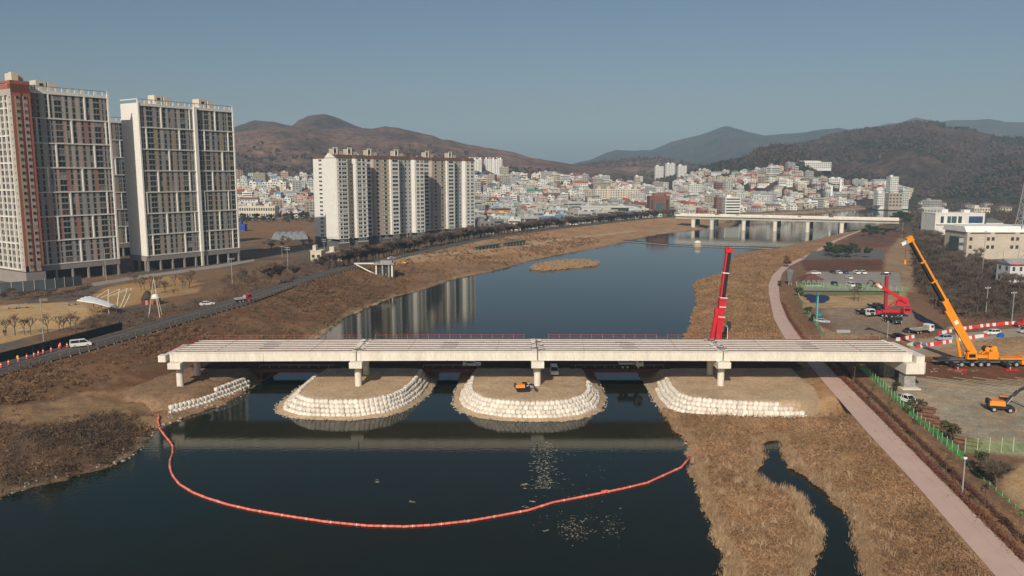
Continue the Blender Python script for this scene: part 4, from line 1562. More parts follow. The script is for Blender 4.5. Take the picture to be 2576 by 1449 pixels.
for k in range(2):
    MB().cyl((4.7 + k * 1.5, -0.9, 4.6), (4.7 + k * 1.5, 0.9, 4.6), 0.62, n=16).build('winch', M_orange, cr)
    MB().cyl((4.7 + k * 1.5, -0.72, 4.6), (4.7 + k * 1.5, 0.72, 4.6), 0.68, n=16).build('winch_rope', M_dark, cr)
MB().box((6.5, 0, 4.7), (1.2, 2.4, 1.3), top=0.8).bar((3.4, -0.6, 3.4), (6.2, -0.6, 5.2), 0.3, 0.3).bar((3.4, 0.6, 3.4), (6.2, 0.6, 5.2), 0.3, 0.3).build('winch_frame', M_orange, cr)
bp0, bp1 = Vector((1.6, 0, 3.4)), Vector((-16.7, 0, 32.6))
bd = (bp1 - bp0)
bn = Vector((-bd.z, 0, bd.x)).normalized()      # towards lower left
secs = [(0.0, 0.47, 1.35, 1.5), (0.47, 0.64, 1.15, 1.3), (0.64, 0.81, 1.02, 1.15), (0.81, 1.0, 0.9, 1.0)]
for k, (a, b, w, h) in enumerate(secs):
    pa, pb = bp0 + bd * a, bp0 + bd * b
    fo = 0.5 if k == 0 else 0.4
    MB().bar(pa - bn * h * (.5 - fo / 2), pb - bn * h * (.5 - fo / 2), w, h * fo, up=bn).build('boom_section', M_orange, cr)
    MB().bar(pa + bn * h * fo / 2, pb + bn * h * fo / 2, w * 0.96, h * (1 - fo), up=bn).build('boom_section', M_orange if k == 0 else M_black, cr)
    MB().bar(pb - bd.normalized() * 0.25, pb + bd.normalized() * 0.1, w * 1.12, h * 1.12, up=bn).build('boom_collar', M_orange, cr)
MB().bar(bp1 - bd.normalized() * 0.5, bp1 + bd.normalized() * 0.9, 1.15, 1.5, up=bn).build('boom_head', M_orange, cr)
for s in (-0.35, 0.35):
    c = bp1 + bn * 0.9 + Vector((0, s, 0))
    MB().cyl(c + Vector((0, -0.1, 0)), c + Vector((0, 0.1, 0)), 0.5, n=14).build('sheave', M_steel, cr)
MB().bar(bp1 + bn * 1.0, bp1 + bn * 2.4 + bd.normalized() * 0.1, 0.7, 0.7, up=bd).build('runner', M_white, cr)
MB().cyl((-1.7, 0, 2.6), (-2.9, 0, 7.4), 0.42, n=14).build('lift_cylinder', M_orange, cr)
MB().cyl((-2.9, 0, 7.4), (-3.9, 0, 11.4), 0.26, n=12).build('lift_rod', M_steel, cr)
MB().bar(bp0 + bd * 0.05 + bn * 0.9 + Vector((0, -0.75, 0)), bp0 + bd * 0.40 + bn * 1.1 + Vector((0, -0.75, 0)), 0.5, 0.6, up=bn).build('folded_jib', M_orange, cr)
MB().bar(bp0 + bd * 0.27 + Vector((0, -0.85, 0)) + bn * 0.3, bp0 + bd * 0.30 + Vector((0, -0.85, 0)) + bn * 0.3, 0.15, 1.0, up=bn).build('white_plate', M_white, cr)
cc = bp0 + bd * 0.455 + bn * 1.2
MB().cyl(cc + Vector((0, -0.5, 0)), cc + Vector((0, 0.5, 0)), 0.72, n=16).build('cable_reel', M_black, cr)
mb = MB()
mb.tube([bp1 + bn * 1.1, bp1 + bn * 1.1 + Vector((0, 0, -4.5))], 0.04, 4)
hk = mb.build('hoist_rope', M_dark, cr)
MB().box(bp1 + bn * 1.1 + Vector((0, 0, -5.0)), (0.5, 0.4, 1.1)).build('hook_block', M_orange, hk)

# ------------------------------------------------------------------ red crane behind the bridge
RY = 209.0
P0 = at_dist(1805, 905, RY)
rc = thing('mobile_crane', 'tall red telescopic crane standing behind the bridge on the right bank', 'crane', (P0.x, RY, 3.3))
rr = lambda px, py: at_dist(px, py, RY) - Vector((P0.x, RY, 3.3))
MB().box((-3.5, 0, 1.4), (14, 2.8, 0.8)).build('chassis', M_redpaint, rc)
MB().box((1.2, 0, 2.6), (5.0, 2.6, 1.5)).build('superstructure', M_redpaint, rc)
MB().box((3.9, 0, 2.8), (1.6, 2.9, 2.0)).build('counterweight', M_redpaint, rc)
c_ = MB().extr([(-1.2, .6), (1.2, .6), (1.2, 2.6), (-.8, 2.6), (-1.3, 1.4)], (-9.6, 0, 0), (1, 0, 0), (0, 0, 1), (0, 2.6, 0)).build('driver_cab', M_redpaint, rc)
MB().box((-9.4, -1.32, 2.0), (1.5, 0.04, 0.8)).build('window', M_carglass, c_)
for x in (-8, -6.4, -4.2, -1.0, 0.7, 2.3):
    for y in (-1.2, 1.2):
        wheel(rc, x, y, 0.7, 0.5)
q0, q1, q2, q3 = rr(1799, 925), rr(1805, 842), rr(1815.5, 752), rr(1832, 632)
rv = (q3 - q0).normalized()
rs = Vector((rv.z, 0, -rv.x))
MB().bar(q0, q2, 1.7, 1.5, up=rs).build('boom_section', M_redpaint, rc)
for py, w in ((752, 2.1), (800, 2.0), (775, 1.9)):
    pm = q0 + rv * ((at_dist(1805, py, RY).z - 3.3 - q0.z) / rv.z)
    MB().bar(pm - rv * 0.3, pm + rv * 0.3, w, w * 0.95, up=rs).build('boom_collar', M_redpaint, rc)
    MB().bar(pm + rv * 0.32, pm + rv * 0.5, w * 0.97, w * 0.92, up=rs).build('white_band', M_white, rc)
qm = q2 + (q3 - q2) * 0.55
for a, b, w in ((q2, qm, 1.5), (qm, q3, 1.35)):
    MB().bar(a - rs * 0.42, b - rs * 0.42, w * 0.9, 0.42, up=rs).build('boom_section', M_redpaint, rc)
    MB().bar(a + rs * 0.26, b + rs * 0.26, w, 0.92, up=rs).build('boom_panel', M_black, rc)
MB().bar(qm - rv * 0.12, qm + rv * 0.12, 1.7, 1.6, up=rs).build('white_band', M_white, rc)
MB().bar(q3 - rv * 0.3, q3 + rv * 0.5, 1.5, 1.7, up=rs).build('boom_head', M_redpaint, rc)
MB().bar(q3 + rv * 0.2 + rs * 0.6, q3 + rv * 0.1 + rs * 1.6, 0.7, 0.5).build('jib_stub', M_redpaint, rc)
for k in (-0.5, 0.1):
    c = q3 + rv * 0.7 + rs * k
    MB().cyl(c + Vector((0, -0.5, 0)), c + Vector((0, 0.5, 0)), 0.42, n=12).build('sheave', M_redpaint, rc)
a_, b_ = rr(1785, 880), rr(1802, 790)
MB().bar(a_, b_, 0.9, 0.85, up=rs).build('side_arm', M_redpaint, rc)
MB().bar(b_ - rv * 0.5, b_ + rv * 1.6, 1.1, 1.1, up=rs).build('arm_head', M_redpaint, rc)
MB().cyl(rr(1812, 900), rr(1811, 800), 0.28, n=10).build('lift_cylinder', M_dark, rc)

# ------------------------------------------------------------------ small red crane truck in the yard
sc = thing('crane_truck', 'small red crane truck with an upright mast and slanting jib in the yard', 'crane', at3(2240, 797, 3.0))
SPX = 2003.8 / (at(2240, 797, 3.0)[1] + 4)
sq = lambda px, py: Vector(((px - 2240) / SPX, 0, (797 - py) / SPX))
MB().box((0, 0.3, 1.2), (8.5, 2.4, 0.5)).build('chassis', M_dark, sc)
for x in (-3.2, -1.9, 2.2, 3.4):
    for y in (-0.8, 1.4):
        wheel(sc, x, y, 0.55, 0.4)
MB().box((0, 0.3, 2.0), (6.0, 2.0, 0.8)).build('turntable', M_redpaint, sc)
MB().bar(sq(2226, 772), sq(2224.5, 694), 0.95, 0.95).build('mast', mat('dusty_red_paint', (0.33, 0.03, 0.045), 0.5, 0.1, 0.6), sc)
MB().bar(sq(2206, 718) + Vector((0, -.6, 0)), sq(2276, 758) + Vector((0, -.6, 0)), 0.9, 1.1).build('jib', M_redpaint, sc)
MB().prism([(1.5, -0.5), (6.2, -0.5), (6.2, 0.6), (1.5, 0.6)], sq(0, 768).z, sq(0, 748).z, shrink=0.6).build('jib_base', M_redpaint, sc)
MB().bar(sq(2222, 775) + Vector((0, -1, 0)), sq(2262, 745) + Vector((0, -1, 0)), 0.35, 0.45).build('tie_bar', M_redpaint, sc)
MB().bar(sq(2201, 716) + Vector((0, -.6, 0)), sq(2210, 722) + Vector((0, -.6, 0)), 1.0, 0.8).build('jib_tip', M_white, sc)
MB().box((5.0, -0.4, 2.4), (2.6, 2.2, 1.6)).build('operator_cab', M_redpaint, sc)
MB().box((5.0, -1.52, 2.7), (1.8, 0.05, 0.7)).build('window', M_carglass, sc)
MB().box((-4.2, 0.2, 1.6), (1.8, 2.0, 1.0)).build('winch_box', M_redpaint, sc)

# ------------------------------------------------------------------ teal drilling rig and blue tarps
dr_ = thing('drilling_rig', 'teal drilling rig with an upright lattice mast beside blue tarpaulins', 'drilling rig', at3(2052, 808, 3.0))
M_teal = mat('teal_paint', (0.02, 0.22, 0.25), 0.5, 0.2, 1.0)
for s in (-0.9, 0.9):
    MB().box((0, s, 0.5), (4.2, 0.55, 0.95), top=0.85).build('track', M_black, dr_)
MB().box((0.3, 0, 1.5), (3.0, 2.0, 1.2)).build('body', M_dark, dr_)
MB().box((0.9, -0.7, 2.4), (1.3, 0.9, 1.2)).build('operator_cab', M_teal, dr_)
for x, y in ((-.35, -.35), (.35, -.35), (.35, .35), (-.35, .35)):
    MB().bar((x, y - 0.6, 0.8), (x * 0.6, y * 0.6 - 0.6, 9.2), 0.14, 0.14).build('mast_leg', M_teal, dr_)
for k in range(9):
    z = 1.2 + k * 0.9
    MB().bar((-.33, -.95, z), (.33, -.95, z + 0.8), 0.08, 0.08).build('mast_brace', M_teal, dr_)
MB().box((0, -0.6, 9.3), (0.9, 0.9, 0.6)).build('mast_head', M_teal, dr_)
MB().cyl((0, -1.0, 1.0), (0, -1.0, 8.6), 0.16, n=8).build('drill_string', M_steel, dr_)
M_tarp = mat('blue_tarp', (0.018, 0.025, 0.085), 0.6, 0.3, 0.5)


def tarp(name, pts, z, m, label, cat, h=0.5):
    """crumpled sheet over a low heap"""
    P = W(pts, z)
    c = Vector((sum(p[0] for p in P) / len(P), sum(p[1] for p in P) / len(P), 0))
    q = ring_resample(P, 28)
    q = np.array([c.x, c.y]) + (q - np.array([c.x, c.y])) * NR.uniform(.72, 1.12, 28)[:, None]
    mb = MB()
    vs = [(0, 0, h)]
    rings = (0.3, 0.6, 0.85, 1.0)
    for f in rings:
        for p in q:
            vs.append(((p[0] - c.x) * f, (p[1] - c.y) * f, max(0.03, h * (1 - f ** 2) + R.uniform(-.2, .28) * (f < 1)) if f < 1 else 0.03))
    fs = [(0, 1 + k, 1 + (k + 1) % 28) for k in range(28)]
    for r in range(3):
        for k in range(28):
            a, b = 1 + r * 28 + k, 1 + r * 28 + (k + 1) % 28
            fs.append((a, a + 28, b + 28, b))
    mb.add(vs, fs)
    return tag(mb.build(name, m, None, (c.x, c.y, z)), label, cat)


tarp('tarpaulin', [(2016, 741), (2036, 740), (2050, 745), (2075, 742), (2097, 750), (2090, 757), (2062, 763), (2034, 761), (2022, 752)], 3.02, M_tarp, 'dark blue crumpled tarpaulin on the sandy yard', 'tarpaulin', 0.8)
tarp('tarpaulin', [(2286, 775), (2298, 782), (2345, 812), (2380, 826), (2372, 832), (2335, 822), (2300, 800)], 3.02, mat('dark_tarp', (0.012, 0.014, 0.03), 0.6, 0.3, 0.5), 'long dark sheet lying along the foot of the wooded slope', 'tarpaulin', 0.7)

# ------------------------------------------------------------------ diggers


def digger(label, loc, rz, boom_pts, scale=1.0, wheels=True, housemat=None, undermat=None):
    t = thing('excavator', label, 'excavator', loc, rz)
    t.scale = (scale,) * 3
    hm, um = housemat or M_orange2, undermat or M_dark
    MB().box((0, 0, 0.95), (4.4, 1.2, 0.5)).box((-1.9, 0, 1.0), (0.8, 2.3, 0.35)).box((1.9, 0, 1.0), (0.8, 2.3, 0.35)).build('undercarriage', um, t)
    if wheels:
        for x in (-1.5, 1.5):
            for y in (-1.1, 1.1):
                wheel(t, x, y, 0.55, 0.5)
        MB().box((2.5, 0, 0.6), (0.15, 2.4, 0.7)).build('dozer_blade', hm, t)
    else:
        for y in (-1.0, 1.0):
            MB().extr([(-2.0, .25), (-1.6, .02), (1.6, .02), (2.0, .25), (2.0, .6), (1.6, .85), (-1.6, .85), (-2.0, .6)], (0, y, 0), (1, 0, 0), (0, 0, 1), (0, 0.55, 0)).build('track', M_black, t)
    MB().cyl((0, 0, 1.2), (0, 0, 1.35), 0.8, n=14).build('slew_ring', M_dark, t)
    MB().box((-0.9, 0, 1.85), (3.0, 2.4, 1.0), top=0.94).build('house', hm, t)
    MB().box((-2.3, 0, 1.9), (0.7, 2.3, 1.15), top=0.9).build('counterweight', M_dark, t)
    cb = MB().extr([(-.8, 1.35), (.85, 1.35), (.95, 2.1), (.55, 3.0), (-.7, 3.0)], (0.6, 0.7, 0), (1, 0, 0), (0, 0, 1), (0, 0.95, 0)).build('cab', M_carglass, t)
    MB().box((0.5, 0.7, 3.03), (1.35, 1.0, 0.08)).build('cab_roof', hm, cb)
    b = [Vector((p[0], -0.2, p[1])) for p in boom_pts]
    for k in range(len(b) - 2):
        MB().bar(b[k], b[k + 1], 0.42, 0.6 - 0.1 * k).build('boom' if k < len(b) - 3 else 'arm', um if um is not M_dark else M_dark, t)
    MB().cyl(b[0] + Vector((0.4, -.3, 0)), (b[1] + b[0]) / 2 + Vector((0.3, -.3, 0.2)), 0.1, n=6).build('ram', M_steel, t)
    MB().cyl((b[0] + b[1]) / 2 + Vector((0, .0, .4)), b[1] + Vector((0, 0, .3)), 0.09, n=6).build('ram', M_steel, t)
    e = b[-2]
    d_ = (b[-1] - e)
    MB().extr([(0, 0), (0.75, -0.15), (0.95, -0.8), (0.4, -1.15), (-0.15, -0.7)], e, (1 if d_.x >= 0 else -1, 0, 0), (0, 0, 1), (0, 1.0, 0)).build('bucket', M_steel if wheels else M_dark, t)
    return t


digger('orange and black wheeled excavator on the grey rutted yard', at3(2516, 1034, 3.02), -0.25, [(0.6, 1.7), (2.9, 4.6), (4.6, 5.6), (5.8, 3.2), (6.2, 2.2)], 1.0)
digger('small dark blue and orange digger on the middle sand island', at3(1315, 984, 3.3), 0.12, [(0.8, 1.6), (2.4, 2.3), (3.4, 1.9), (3.9, 0.9), (4.0, 0.6)], 0.72, False,
       M_orange2, mat('navy_paint', (0.012, 0.02, 0.05), 0.5, 0.1, 1.0))
digger('small yellow digger at the right end of the car park', at3(2203, 722, 3.07), 2.6, [(0.6, 1.7), (2.0, 3.6), (3.4, 3.8), (4.2, 2.2), (4.2, 1.6)], 0.75, False)
digger('yellow digger on the golden upper bank of the left shore', at3(1018, 667, 4.6), 0.4, [(0.6, 1.7), (2.3, 3.9), (3.6, 4.1), (4.6, 2.4), (4.6, 1.8)], 0.8, False, mat('yellow_digger', (0.75, 0.4, 0.02), 0.5, 0.1, 1.0))

# ------------------------------------------------------------------ striped barrier blocks
bar_me = {}
for nm, m in (('red', M_barred), ('white', M_barwhite)):
    bar_me[nm] = MB().extr([(-.28, 0), (.28, 0), (.24, .25), (.12, .75), (.1, 1.0), (-.1, 1.0), (-.12, .75), (-.24, .25)], (0, 0, 0), (0, 1, 0), (0, 0, 1), (1.42, 0, 0)).mesh('barrier_block', m)


def barrier(pts, where, group, first='red', step=1.45):
    P = np.array(W(pts, 3.05))
    d = np.concatenate([[0], np.cumsum(np.hypot(*np.diff(P, axis=0).T))])
    n = int(d[-1] / step)
    for k in range(n):
        t = (k + 0.5) * step
        x, y = np.interp(t, d, P[:, 0]), np.interp(t, d, P[:, 1])
        x2, y2 = np.interp(t + .2, d, P[:, 0]), np.interp(t + .2, d, P[:, 1])
        c = ('red', 'white')[(k // (2 if k % 5 == 1 else 1) + (first != 'red')) % 2] if k % 7 else ('white' if first == 'red' else 'red')
        o = link('barrier_block', bar_me[c], None, (x, y, 3.06), math.atan2(y2 - y, x2 - x) + R.uniform(-.05, .05))
        tag(o, f'{c} plastic barrier block in the {where}', 'barrier', group)


barrier([(2306, 876), (2345, 870), (2398, 861)], 'nearest striped row left of the orange boom', 'striped barrier blocks in the near row', 'white')
barrier([(2412, 857), (2440, 853), (2487, 846)], 'near striped row right of the orange boom', 'striped barrier blocks in the near row')
barrier([(2255, 858), (2300, 850)], 'short striped row by the bridge end', 'striped barrier blocks by the bridge end')
barrier([(2362, 842), (2395, 835)], 'far striped row left of the orange boom', 'striped barrier blocks in the far row', 'white')
barrier([(2408, 832), (2470, 823), (2530, 817), (2560, 815)], 'far striped row right of the orange boom', 'striped barrier blocks in the far row', 'white')
dr2 = thing('barrel', 'blue plastic tank at the end of the striped barrier', 'tank', at3(2517, 848, 3.05))
MB().cyl((0, 0, 0), (0, 0, 0.95), 0.95, 0.9, 16).cyl((0, 0, 0.95), (0, 0, 1.3), 0.9, 0.45, 16).build('tank_body', mat('blue_plastic', (0.012, 0.1, 0.38), 0.4, 0.05, 1.0), dr2)
MB().cyl((0, 0, 1.3), (0, 0, 1.4), 0.3, n=10).build('lid', M_dark, dr2)

# red machine parts at the right edge
rm = thing('site_machine', 'red site machine cut by the right edge behind the barriers', 'site machine', at3(2568, 822, 3.05))
MB().box((0, 0, 1.0), (3.4, 1.8, 0.9)).build('body', M_redpaint, rm)
MB().box((0.8, 0, 2.0), (1.4, 1.5, 1.2), top=0.8).build('hood', M_redpaint, rm)
for x in (-1.2, 1.2):
    for y in (-0.9, 0.9):
        wheel(rm, x, y, 0.5, 0.35)

# logs beside the green fence
for k, (px, py, n, lab) in enumerate([(2372, 1079, 7, 'stack of brown logs by the green fence near the pickup'), (2330, 1057, 4, 'small pile of brown planks behind the leafy bush'), (2428, 1119, 7, 'stack of pale brown logs by the green fence near the big bare tree'), (2318, 1036, 6, 'heap of brown brushwood beside the leafy bush')]):
    t = thing('log_pile', lab, 'log pile', at3(px + 6, py - 2, 3.0), -0.75)
    t.scale = (1.25, 1.6, 1.6)
    for j in range(n):
        lay = 0 if j < n * 0.6 else 1
        y = (j if lay == 0 else j - int(n * 0.6)) * 0.38 - 0.7 + lay * 0.2
        MB().cyl((R.uniform(-1.8, -1.4), y, 0.19 + lay * 0.34), (R.uniform(1.4, 1.9), y + R.uniform(-.15, .15), 0.19 + lay * 0.34), 0.19, 0.16, 8).build('log', mat('log_bark', (0.16, 0.085, 0.055), 0.9, 0.4, 2.0), t)

# ------------------------------------------------------------------ tall apartment towers on the left
WIN_MAX = 300
_winme = {}


def window_mesh(w, h, mats, frame=0.09, split=1):
    key = (round(w, 2), round(h, 2), mats[0].name, mats[1].name, split)
    if key in _winme:
        return _winme[key]
    mb = MB()
    # pane set 6 cm back inside a frame that stands 5 cm proud; local: x along the wall, -y outward
    mb.box((0, -0.02, 0), (w - frame, 0.03, h - frame), mi=0)
    mb.box((0, -0.05, h / 2 - frame / 2), (w, 0.12, frame), mi=1)
    mb.box((0, -0.05, -h / 2 + frame / 2), (w, 0.12, frame), mi=1)
    for x in [-w / 2 + frame / 2, w / 2 - frame / 2] + [(-w / 2 + w * k / (split + 1)) for k in range(1, split + 1)] * (split > 0):
        mb.box((x, -0.05, 0), (frame * 0.8, 0.118, h - 2 * frame), mi=1)
    _winme[key] = mb.mesh('window', list(mats))
    return _winme[key]


class Facade:
    """collects window places on one building, then hangs the first 300 as parts and joins the rest"""

    def __init__(self, root):
        self.root, self.w = root, []

    def add(self, me, loc, rz):
        q = R.random()
        if q < 0.3 and me.materials[0] is M_glass:      # some panes have blinds or curtains drawn
            m = M_blind if q < 0.1 else M_curtain if q < 0.18 else M_glass2
            key = (me.name, m.name)
            if key not in _winme:
                c = me.copy()
                c.materials[0] = m
                _winme[key] = c
            me = _winme[key]
        self.w.append((me, loc, rz))

    def finish(self, key=None):
        if key:
            self.w.sort(key=key)
        for me, loc, rz in self.w[:WIN_MAX]:
            link('window', me, self.root, loc, rz)
        rest = self.w[WIN_MAX:]
        if rest:
            V, F, MI, o = [], [], [], 0
            mats = []
            for me, loc, rz in rest:
                rot = Matrix.Rotation(rz, 3, 'Z')
                V += [tuple(rot @ v.co + Vector(loc)) for v in me.vertices]
                idx = []
                for m in me.materials:
                    if m not in mats:
                        mats.append(m)
                    idx.append(mats.index(m))
                for p in me.polygons:
                    F.append(tuple(o + i for i in p.vertices))
                    MI.append(idx[p.material_index])
                o += len(me.vertices)
            me = bpy.data.meshes.new('windows')
            me.from_pydata(V, [], F)
            for m in mats:
                me.materials.append(m)
            me.polygons.foreach_set('material_index', MI)
            ob = link('windows', me, self.root)
            ob['kind'] = 'stuff'


M_blind = mat('window_blind', (0.22, 0.21, 0.19), 0.5, 0.15, 1.0, rnd=0.4)
M_curtain = mat('window_curtain', (0.1, 0.085, 0.07), 0.4, 0.2, 1.0, rnd=0.4)
M_glass2 = mat('window_glass_green', (0.02, 0.04, 0.038), 0.1, 0.3, 0.5, rnd=0.4)
M_tw_wall = mat('tower_wall', (0.40, 0.37, 0.325), 0.9, 0.06, 0.15, fine=1.5)
M_tw_white = mat('tower_white', (0.74, 0.72, 0.66), 0.85, 0.06, 0.3, fine=1.5)
M_tw_grey = mat('tower_grey', (0.30, 0.29, 0.28), 0.9, 0.08, 0.2)
M_tw_pink = mat('tower_pink', (0.36, 0.17, 0.135), 0.9, 0.08, 0.2)
M_tw_pale = mat('tower_rose', (0.42, 0.30, 0.26), 0.9, 0.08, 0.2)
M_tw_brown = mat('tower_brown', (0.34, 0.12, 0.075), 0.9, 0.08, 0.2)
M_tw_tan = mat('tower_tan', (0.36, 0.29, 0.2), 0.9, 0.08, 0.2)
M_tw_podium = mat('tower_podium', (0.27, 0.24, 0.22), 0.9, 0.1, 0.2)
M_tw_cream = mat('tower_cream', (0.62, 0.56, 0.45), 0.9, 0.08, 0.2)
M_tw_frame = mat('window_frame', (0.25, 0.25, 0.25), 0.6, 0.05, 1.0)
M_tw_sill = mat('window_sill', (0.3, 0.28, 0.25), 0.8, 0.05, 1.0)

BAYS = [(1.2, 1.0), (2.8, .8), (6.0, 3.2), (10.4, 1.2), (13.9, 1.3), (16.6, 1.0), (20.0, 1.0), (23.9, 2.7), (27.1, .7), (28.4, .7),
        (33.2, 1.2), (34.8, 1.0), (37.5, 2.4), (41.1, 1.3), (44.2, 1.3), (47.8, 1.0), (49.2, .7), (52.0, 2.6)]


def slab_tower(label, corner, rz, L, D, z0, ztop, nsec, panel_mats, mid_pier, end_mat, stilts, bays, group=None, end_windows=False):
    """slab block: local x runs along the facade, the facade faces -y"""
    t = thing('apartment_tower', label, 'apartment tower', (corner[0], corner[1], z0), rz, group)
    Hh = ztop - z0
    zb = 7.6                                   # above the podium
    zr = Hh - 3.0                              # under the parapet frame
    fac = Facade(t)
    MB().box((L / 2, D / 2, (zb + zr) / 2), (L, D, zr - zb)).build('wall', M_tw_wall, t)
    MB().box((L / 2, D / 2, zb - 1.3), (L + 0.6, D + 0.6, 2.6)).build('podium_beam', M_tw_podium, t)
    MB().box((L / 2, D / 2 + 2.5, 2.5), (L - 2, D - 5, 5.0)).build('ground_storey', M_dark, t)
    n = int(L / 6.5)
    for k in range(n + 1):
        x = 0.6 + (L - 1.2) * k / n
        MB().box((x, -0.05, 2.5), (0.9, 0.9, 5.0), top=0.7).build('stilt', M_tw_podium, t)
    for k in range(3):
        MB().box((0.1, 1.2 + (D - 2.4) * k / 2, 2.5), (0.9, 0.9, 5.0)).build('stilt', M_tw_podium, t)
    sec = (zr - zb) / nsec
    fh = sec / 4
    # bands, pilasters, coloured panels
    for s in range(nsec + 1):
        MB().box((L / 2, -0.22, zb + s * sec - (0.2 if s else 0)), (L - 0.04, 0.5, 0.42)).build('floor_band', M_tw_white, t)
    edges = sorted([b[0] - b[1] / 2 for b in bays] + [b[0] + b[1] / 2 for b in bays])
    gaps = [((edges[2 * k + 1] + edges[2 * k + 2]) / 2, edges[2 * k + 2] - edges[2 * k + 1]) for k in range(len(bays) - 1)]
    for s in range(nsec):
        zc = zb + (s + 0.5) * sec - 0.1
        pick = [g for k, g in enumerate(gaps) if (k + s * 3) % 5 in (1,) and g[1] < 3.5]
        for gx, gw in pick:
            MB().box((gx, -0.24, zc), (min(0.55, gw * 0.8), 0.52, sec - 0.24)).build('pilaster', M_tw_white, t)
        for k, (gx, gw) in enumerate(gaps):
            if (gx, gw) in pick or gw < 0.7:
                continue
            MB().box((gx, -0.04, zc), (min(gw * 0.82, 1.7), 0.1, sec - 0.24)).build('wall_panel', panel_mats[(k * 3 + s * 2 + k // 3) % len(panel_mats)], t)
    for x in (0.35, L - 0.35):
        MB().box((x, -0.35, (zb + zr) / 2 + 0.5), (0.75, 0.75, zr - zb + 1.4)).build('corner_pier', M_tw_white, t)
    if mid_pier:
        MB().box((mid_pier, -0.6, (zr + zb) / 2 + 0.3), (1.7, 1.3, zr - zb + 1.2)).build('middle_pier', M_tw_white, t)
        MB().box((mid_pier, -0.5, zb / 2), (1.2, 1.0, zb)).build('middle_pier', M_tw_cream, t)
    # end wall facing the camera
    MB().box((-0.06, D / 2, (zb + zr) / 2 + 0.4), (0.12, D - 0.02, zr - zb + 0.8)).build('end_wall', end_mat, t)
    # windows
    glass = (M_glass, M_tw_frame)
    for f in range(nsec * 4):
        z = zb + (f + 0.5) * fh + 0.05
        for bx, bw in bays:
            wide = bw > 2
            fac.add(window_mesh(bw, fh * (0.8 if wide else 0.84), glass, 0.08, 1 if wide else 0), (bx, -0.02, z), 0.0)
        if end_windows:
            for y in end_windows:
                fac.add(window_mesh(0.95, 1.0, glass, 0.08, 0), (-0.14, y, z + 0.2), -PI / 2)
    for bx, bw in bays:                        # slab edges across the wide bays
        if bw > 2:
            for f in range(nsec * 4):
                MB().box((bx, -0.12, zb + f * fh + 0.12), (bw + .1, 0.26, 0.3)).build('balcony', M_tw_wall, t)
    # parapet frame
    fr = MB().box((L / 2, -0.2, Hh - 2.55), (L, 0.5, 0.9))
    fr.build('roof_beam', M_tw_white, t)
    MB().box((L / 2, -0.2, Hh - 0.35), (L, 0.4, 0.3)).build('roof_rail', M_tw_grey, t)
    for k in range(int(L / 3)):
        x = 1.0 + k * 3.0 + R.uniform(-.6, .6)
        if x < L - 1:
            MB().box((x, -0.2, Hh - 1.3), (R.choice((0.35, 0.5, 1.3)), 0.4, 1.6)).build('parapet_post', M_tw_white, t)
    for x in (0.4, L - 0.4):
        MB().box((x, -0.2, Hh - 1.2), (0.7, 0.6, 2.4)).build('parapet_post', M_tw_white, t)
    MB().box((0.1, D / 2, Hh - 0.4), (0.4, D, 0.4)).box((0.1, D / 2, Hh - 2.6), (0.4, D, 0.9)).build('roof_beam', M_tw_white, t)
    MB().box((L / 2, D / 2, Hh - 2.9), (L - 1, D - 1, 0.3)).build('roof', M_tw_grey, t)
    for k, x in enumerate((L * 0.26, L * 0.72)):
        if k == 1 and not mid_pier:
            continue
        MB().box((x, D * 0.5, Hh - 0.2), (4.2, 5.5, 5.6)).build('roof_house', M_tw_cream, t)
        MB().box((x + 4.6, D * 0.5, Hh - 0.5), (3.6, 6.2, 5.0)).build('roof_house', M_tw_cream, t)
        MB().box((x + 0.1, D * 0.5 - 2.78, Hh + 0.8), (1.6, 0.06, 1.2)).build('louvre', M_dark, t)
        MB().box((x + 6.6, D * 0.5, Hh + 0.6), (0.5, 4.6, 2.6)).build('duct', M_tw_grey, t)
    fac.finish(key=lambda w: w[1][0] * 0.3 + abs(w[1][2] - Hh / 2) * 0.2)
    return t


dC = math.atan2(0.835, 0.55)
slab_tower('rightmost tall slab tower, pale with tan stripes and a central white pier', (-177.6, 385.4), dC, 54, 13.5, 5.0, 87.6, 7,
           [M_tw_wall, M_tw_tan, M_tw_wall, M_tw_grey, M_tw_tan], 30.6, M_tw_white, True, BAYS)
dA = math.atan2(0.82, 0.57)
sA = 36.5
bA = [(1.0, 1.0), (3.0, 0.9), (5.6, 1.0), (9.0, 0.9), (10.7, .8), (13.8, 3.0), (17.6, 1.1), (20.6, 1.2), (24.0, 1.1), (27.0, 1.2), (30.8, 2.9), (33.6, .7), (35.2, .8)]
towA = slab_tower('tall slab tower with pink and terracotta stripes between white bands', (-185.5 - .57 * sA, 374.1 - .82 * sA), dA, sA, 13.5, 5.0, 89.6, 7,
                  [M_tw_wall, M_tw_pink, M_tw_grey, M_tw_pale, M_tw_wall, M_tw_pale, M_tw_grey], None, M_tw_white, True, bA)
# terracotta wing at the left frame edge: its end wall faces the river, its long front faces the camera
kx_, ky_ = -185.5 - .57 * 42.6 + .82 * 3, 374.1 - .82 * 42.6 - .57 * 3
wing = thing('apartment_tower', 'terracotta end wall and bright white front of the tower cut by the left edge', 'apartment tower', (kx_, ky_, 5.0), dA)
Hw, Lw, Dw = 85.6, 7.6, 42.0
MB().box((Lw / 2, Dw / 2, Hw / 2 + 3.2), (Lw, Dw, Hw - 6.4 - 3.0)).build('wall', M_tw_brown, wing)
MB().box((Lw / 2, Dw / 2, 2.6), (Lw + .4, Dw + .4, 5.2)).build('podium_beam', M_tw_podium, wing)
fw = Facade(wing)
fhw = (Hw - 12) / 26
for k, x in enumerate((2.3, 5.3)):
    MB().box((x, -0.06, 4.6 + (Hw - 12) / 2 + 1), (2.0, 0.14, Hw - 12)).build('wall_panel', M_tw_tan if k == 0 else M_tw_pale, wing)
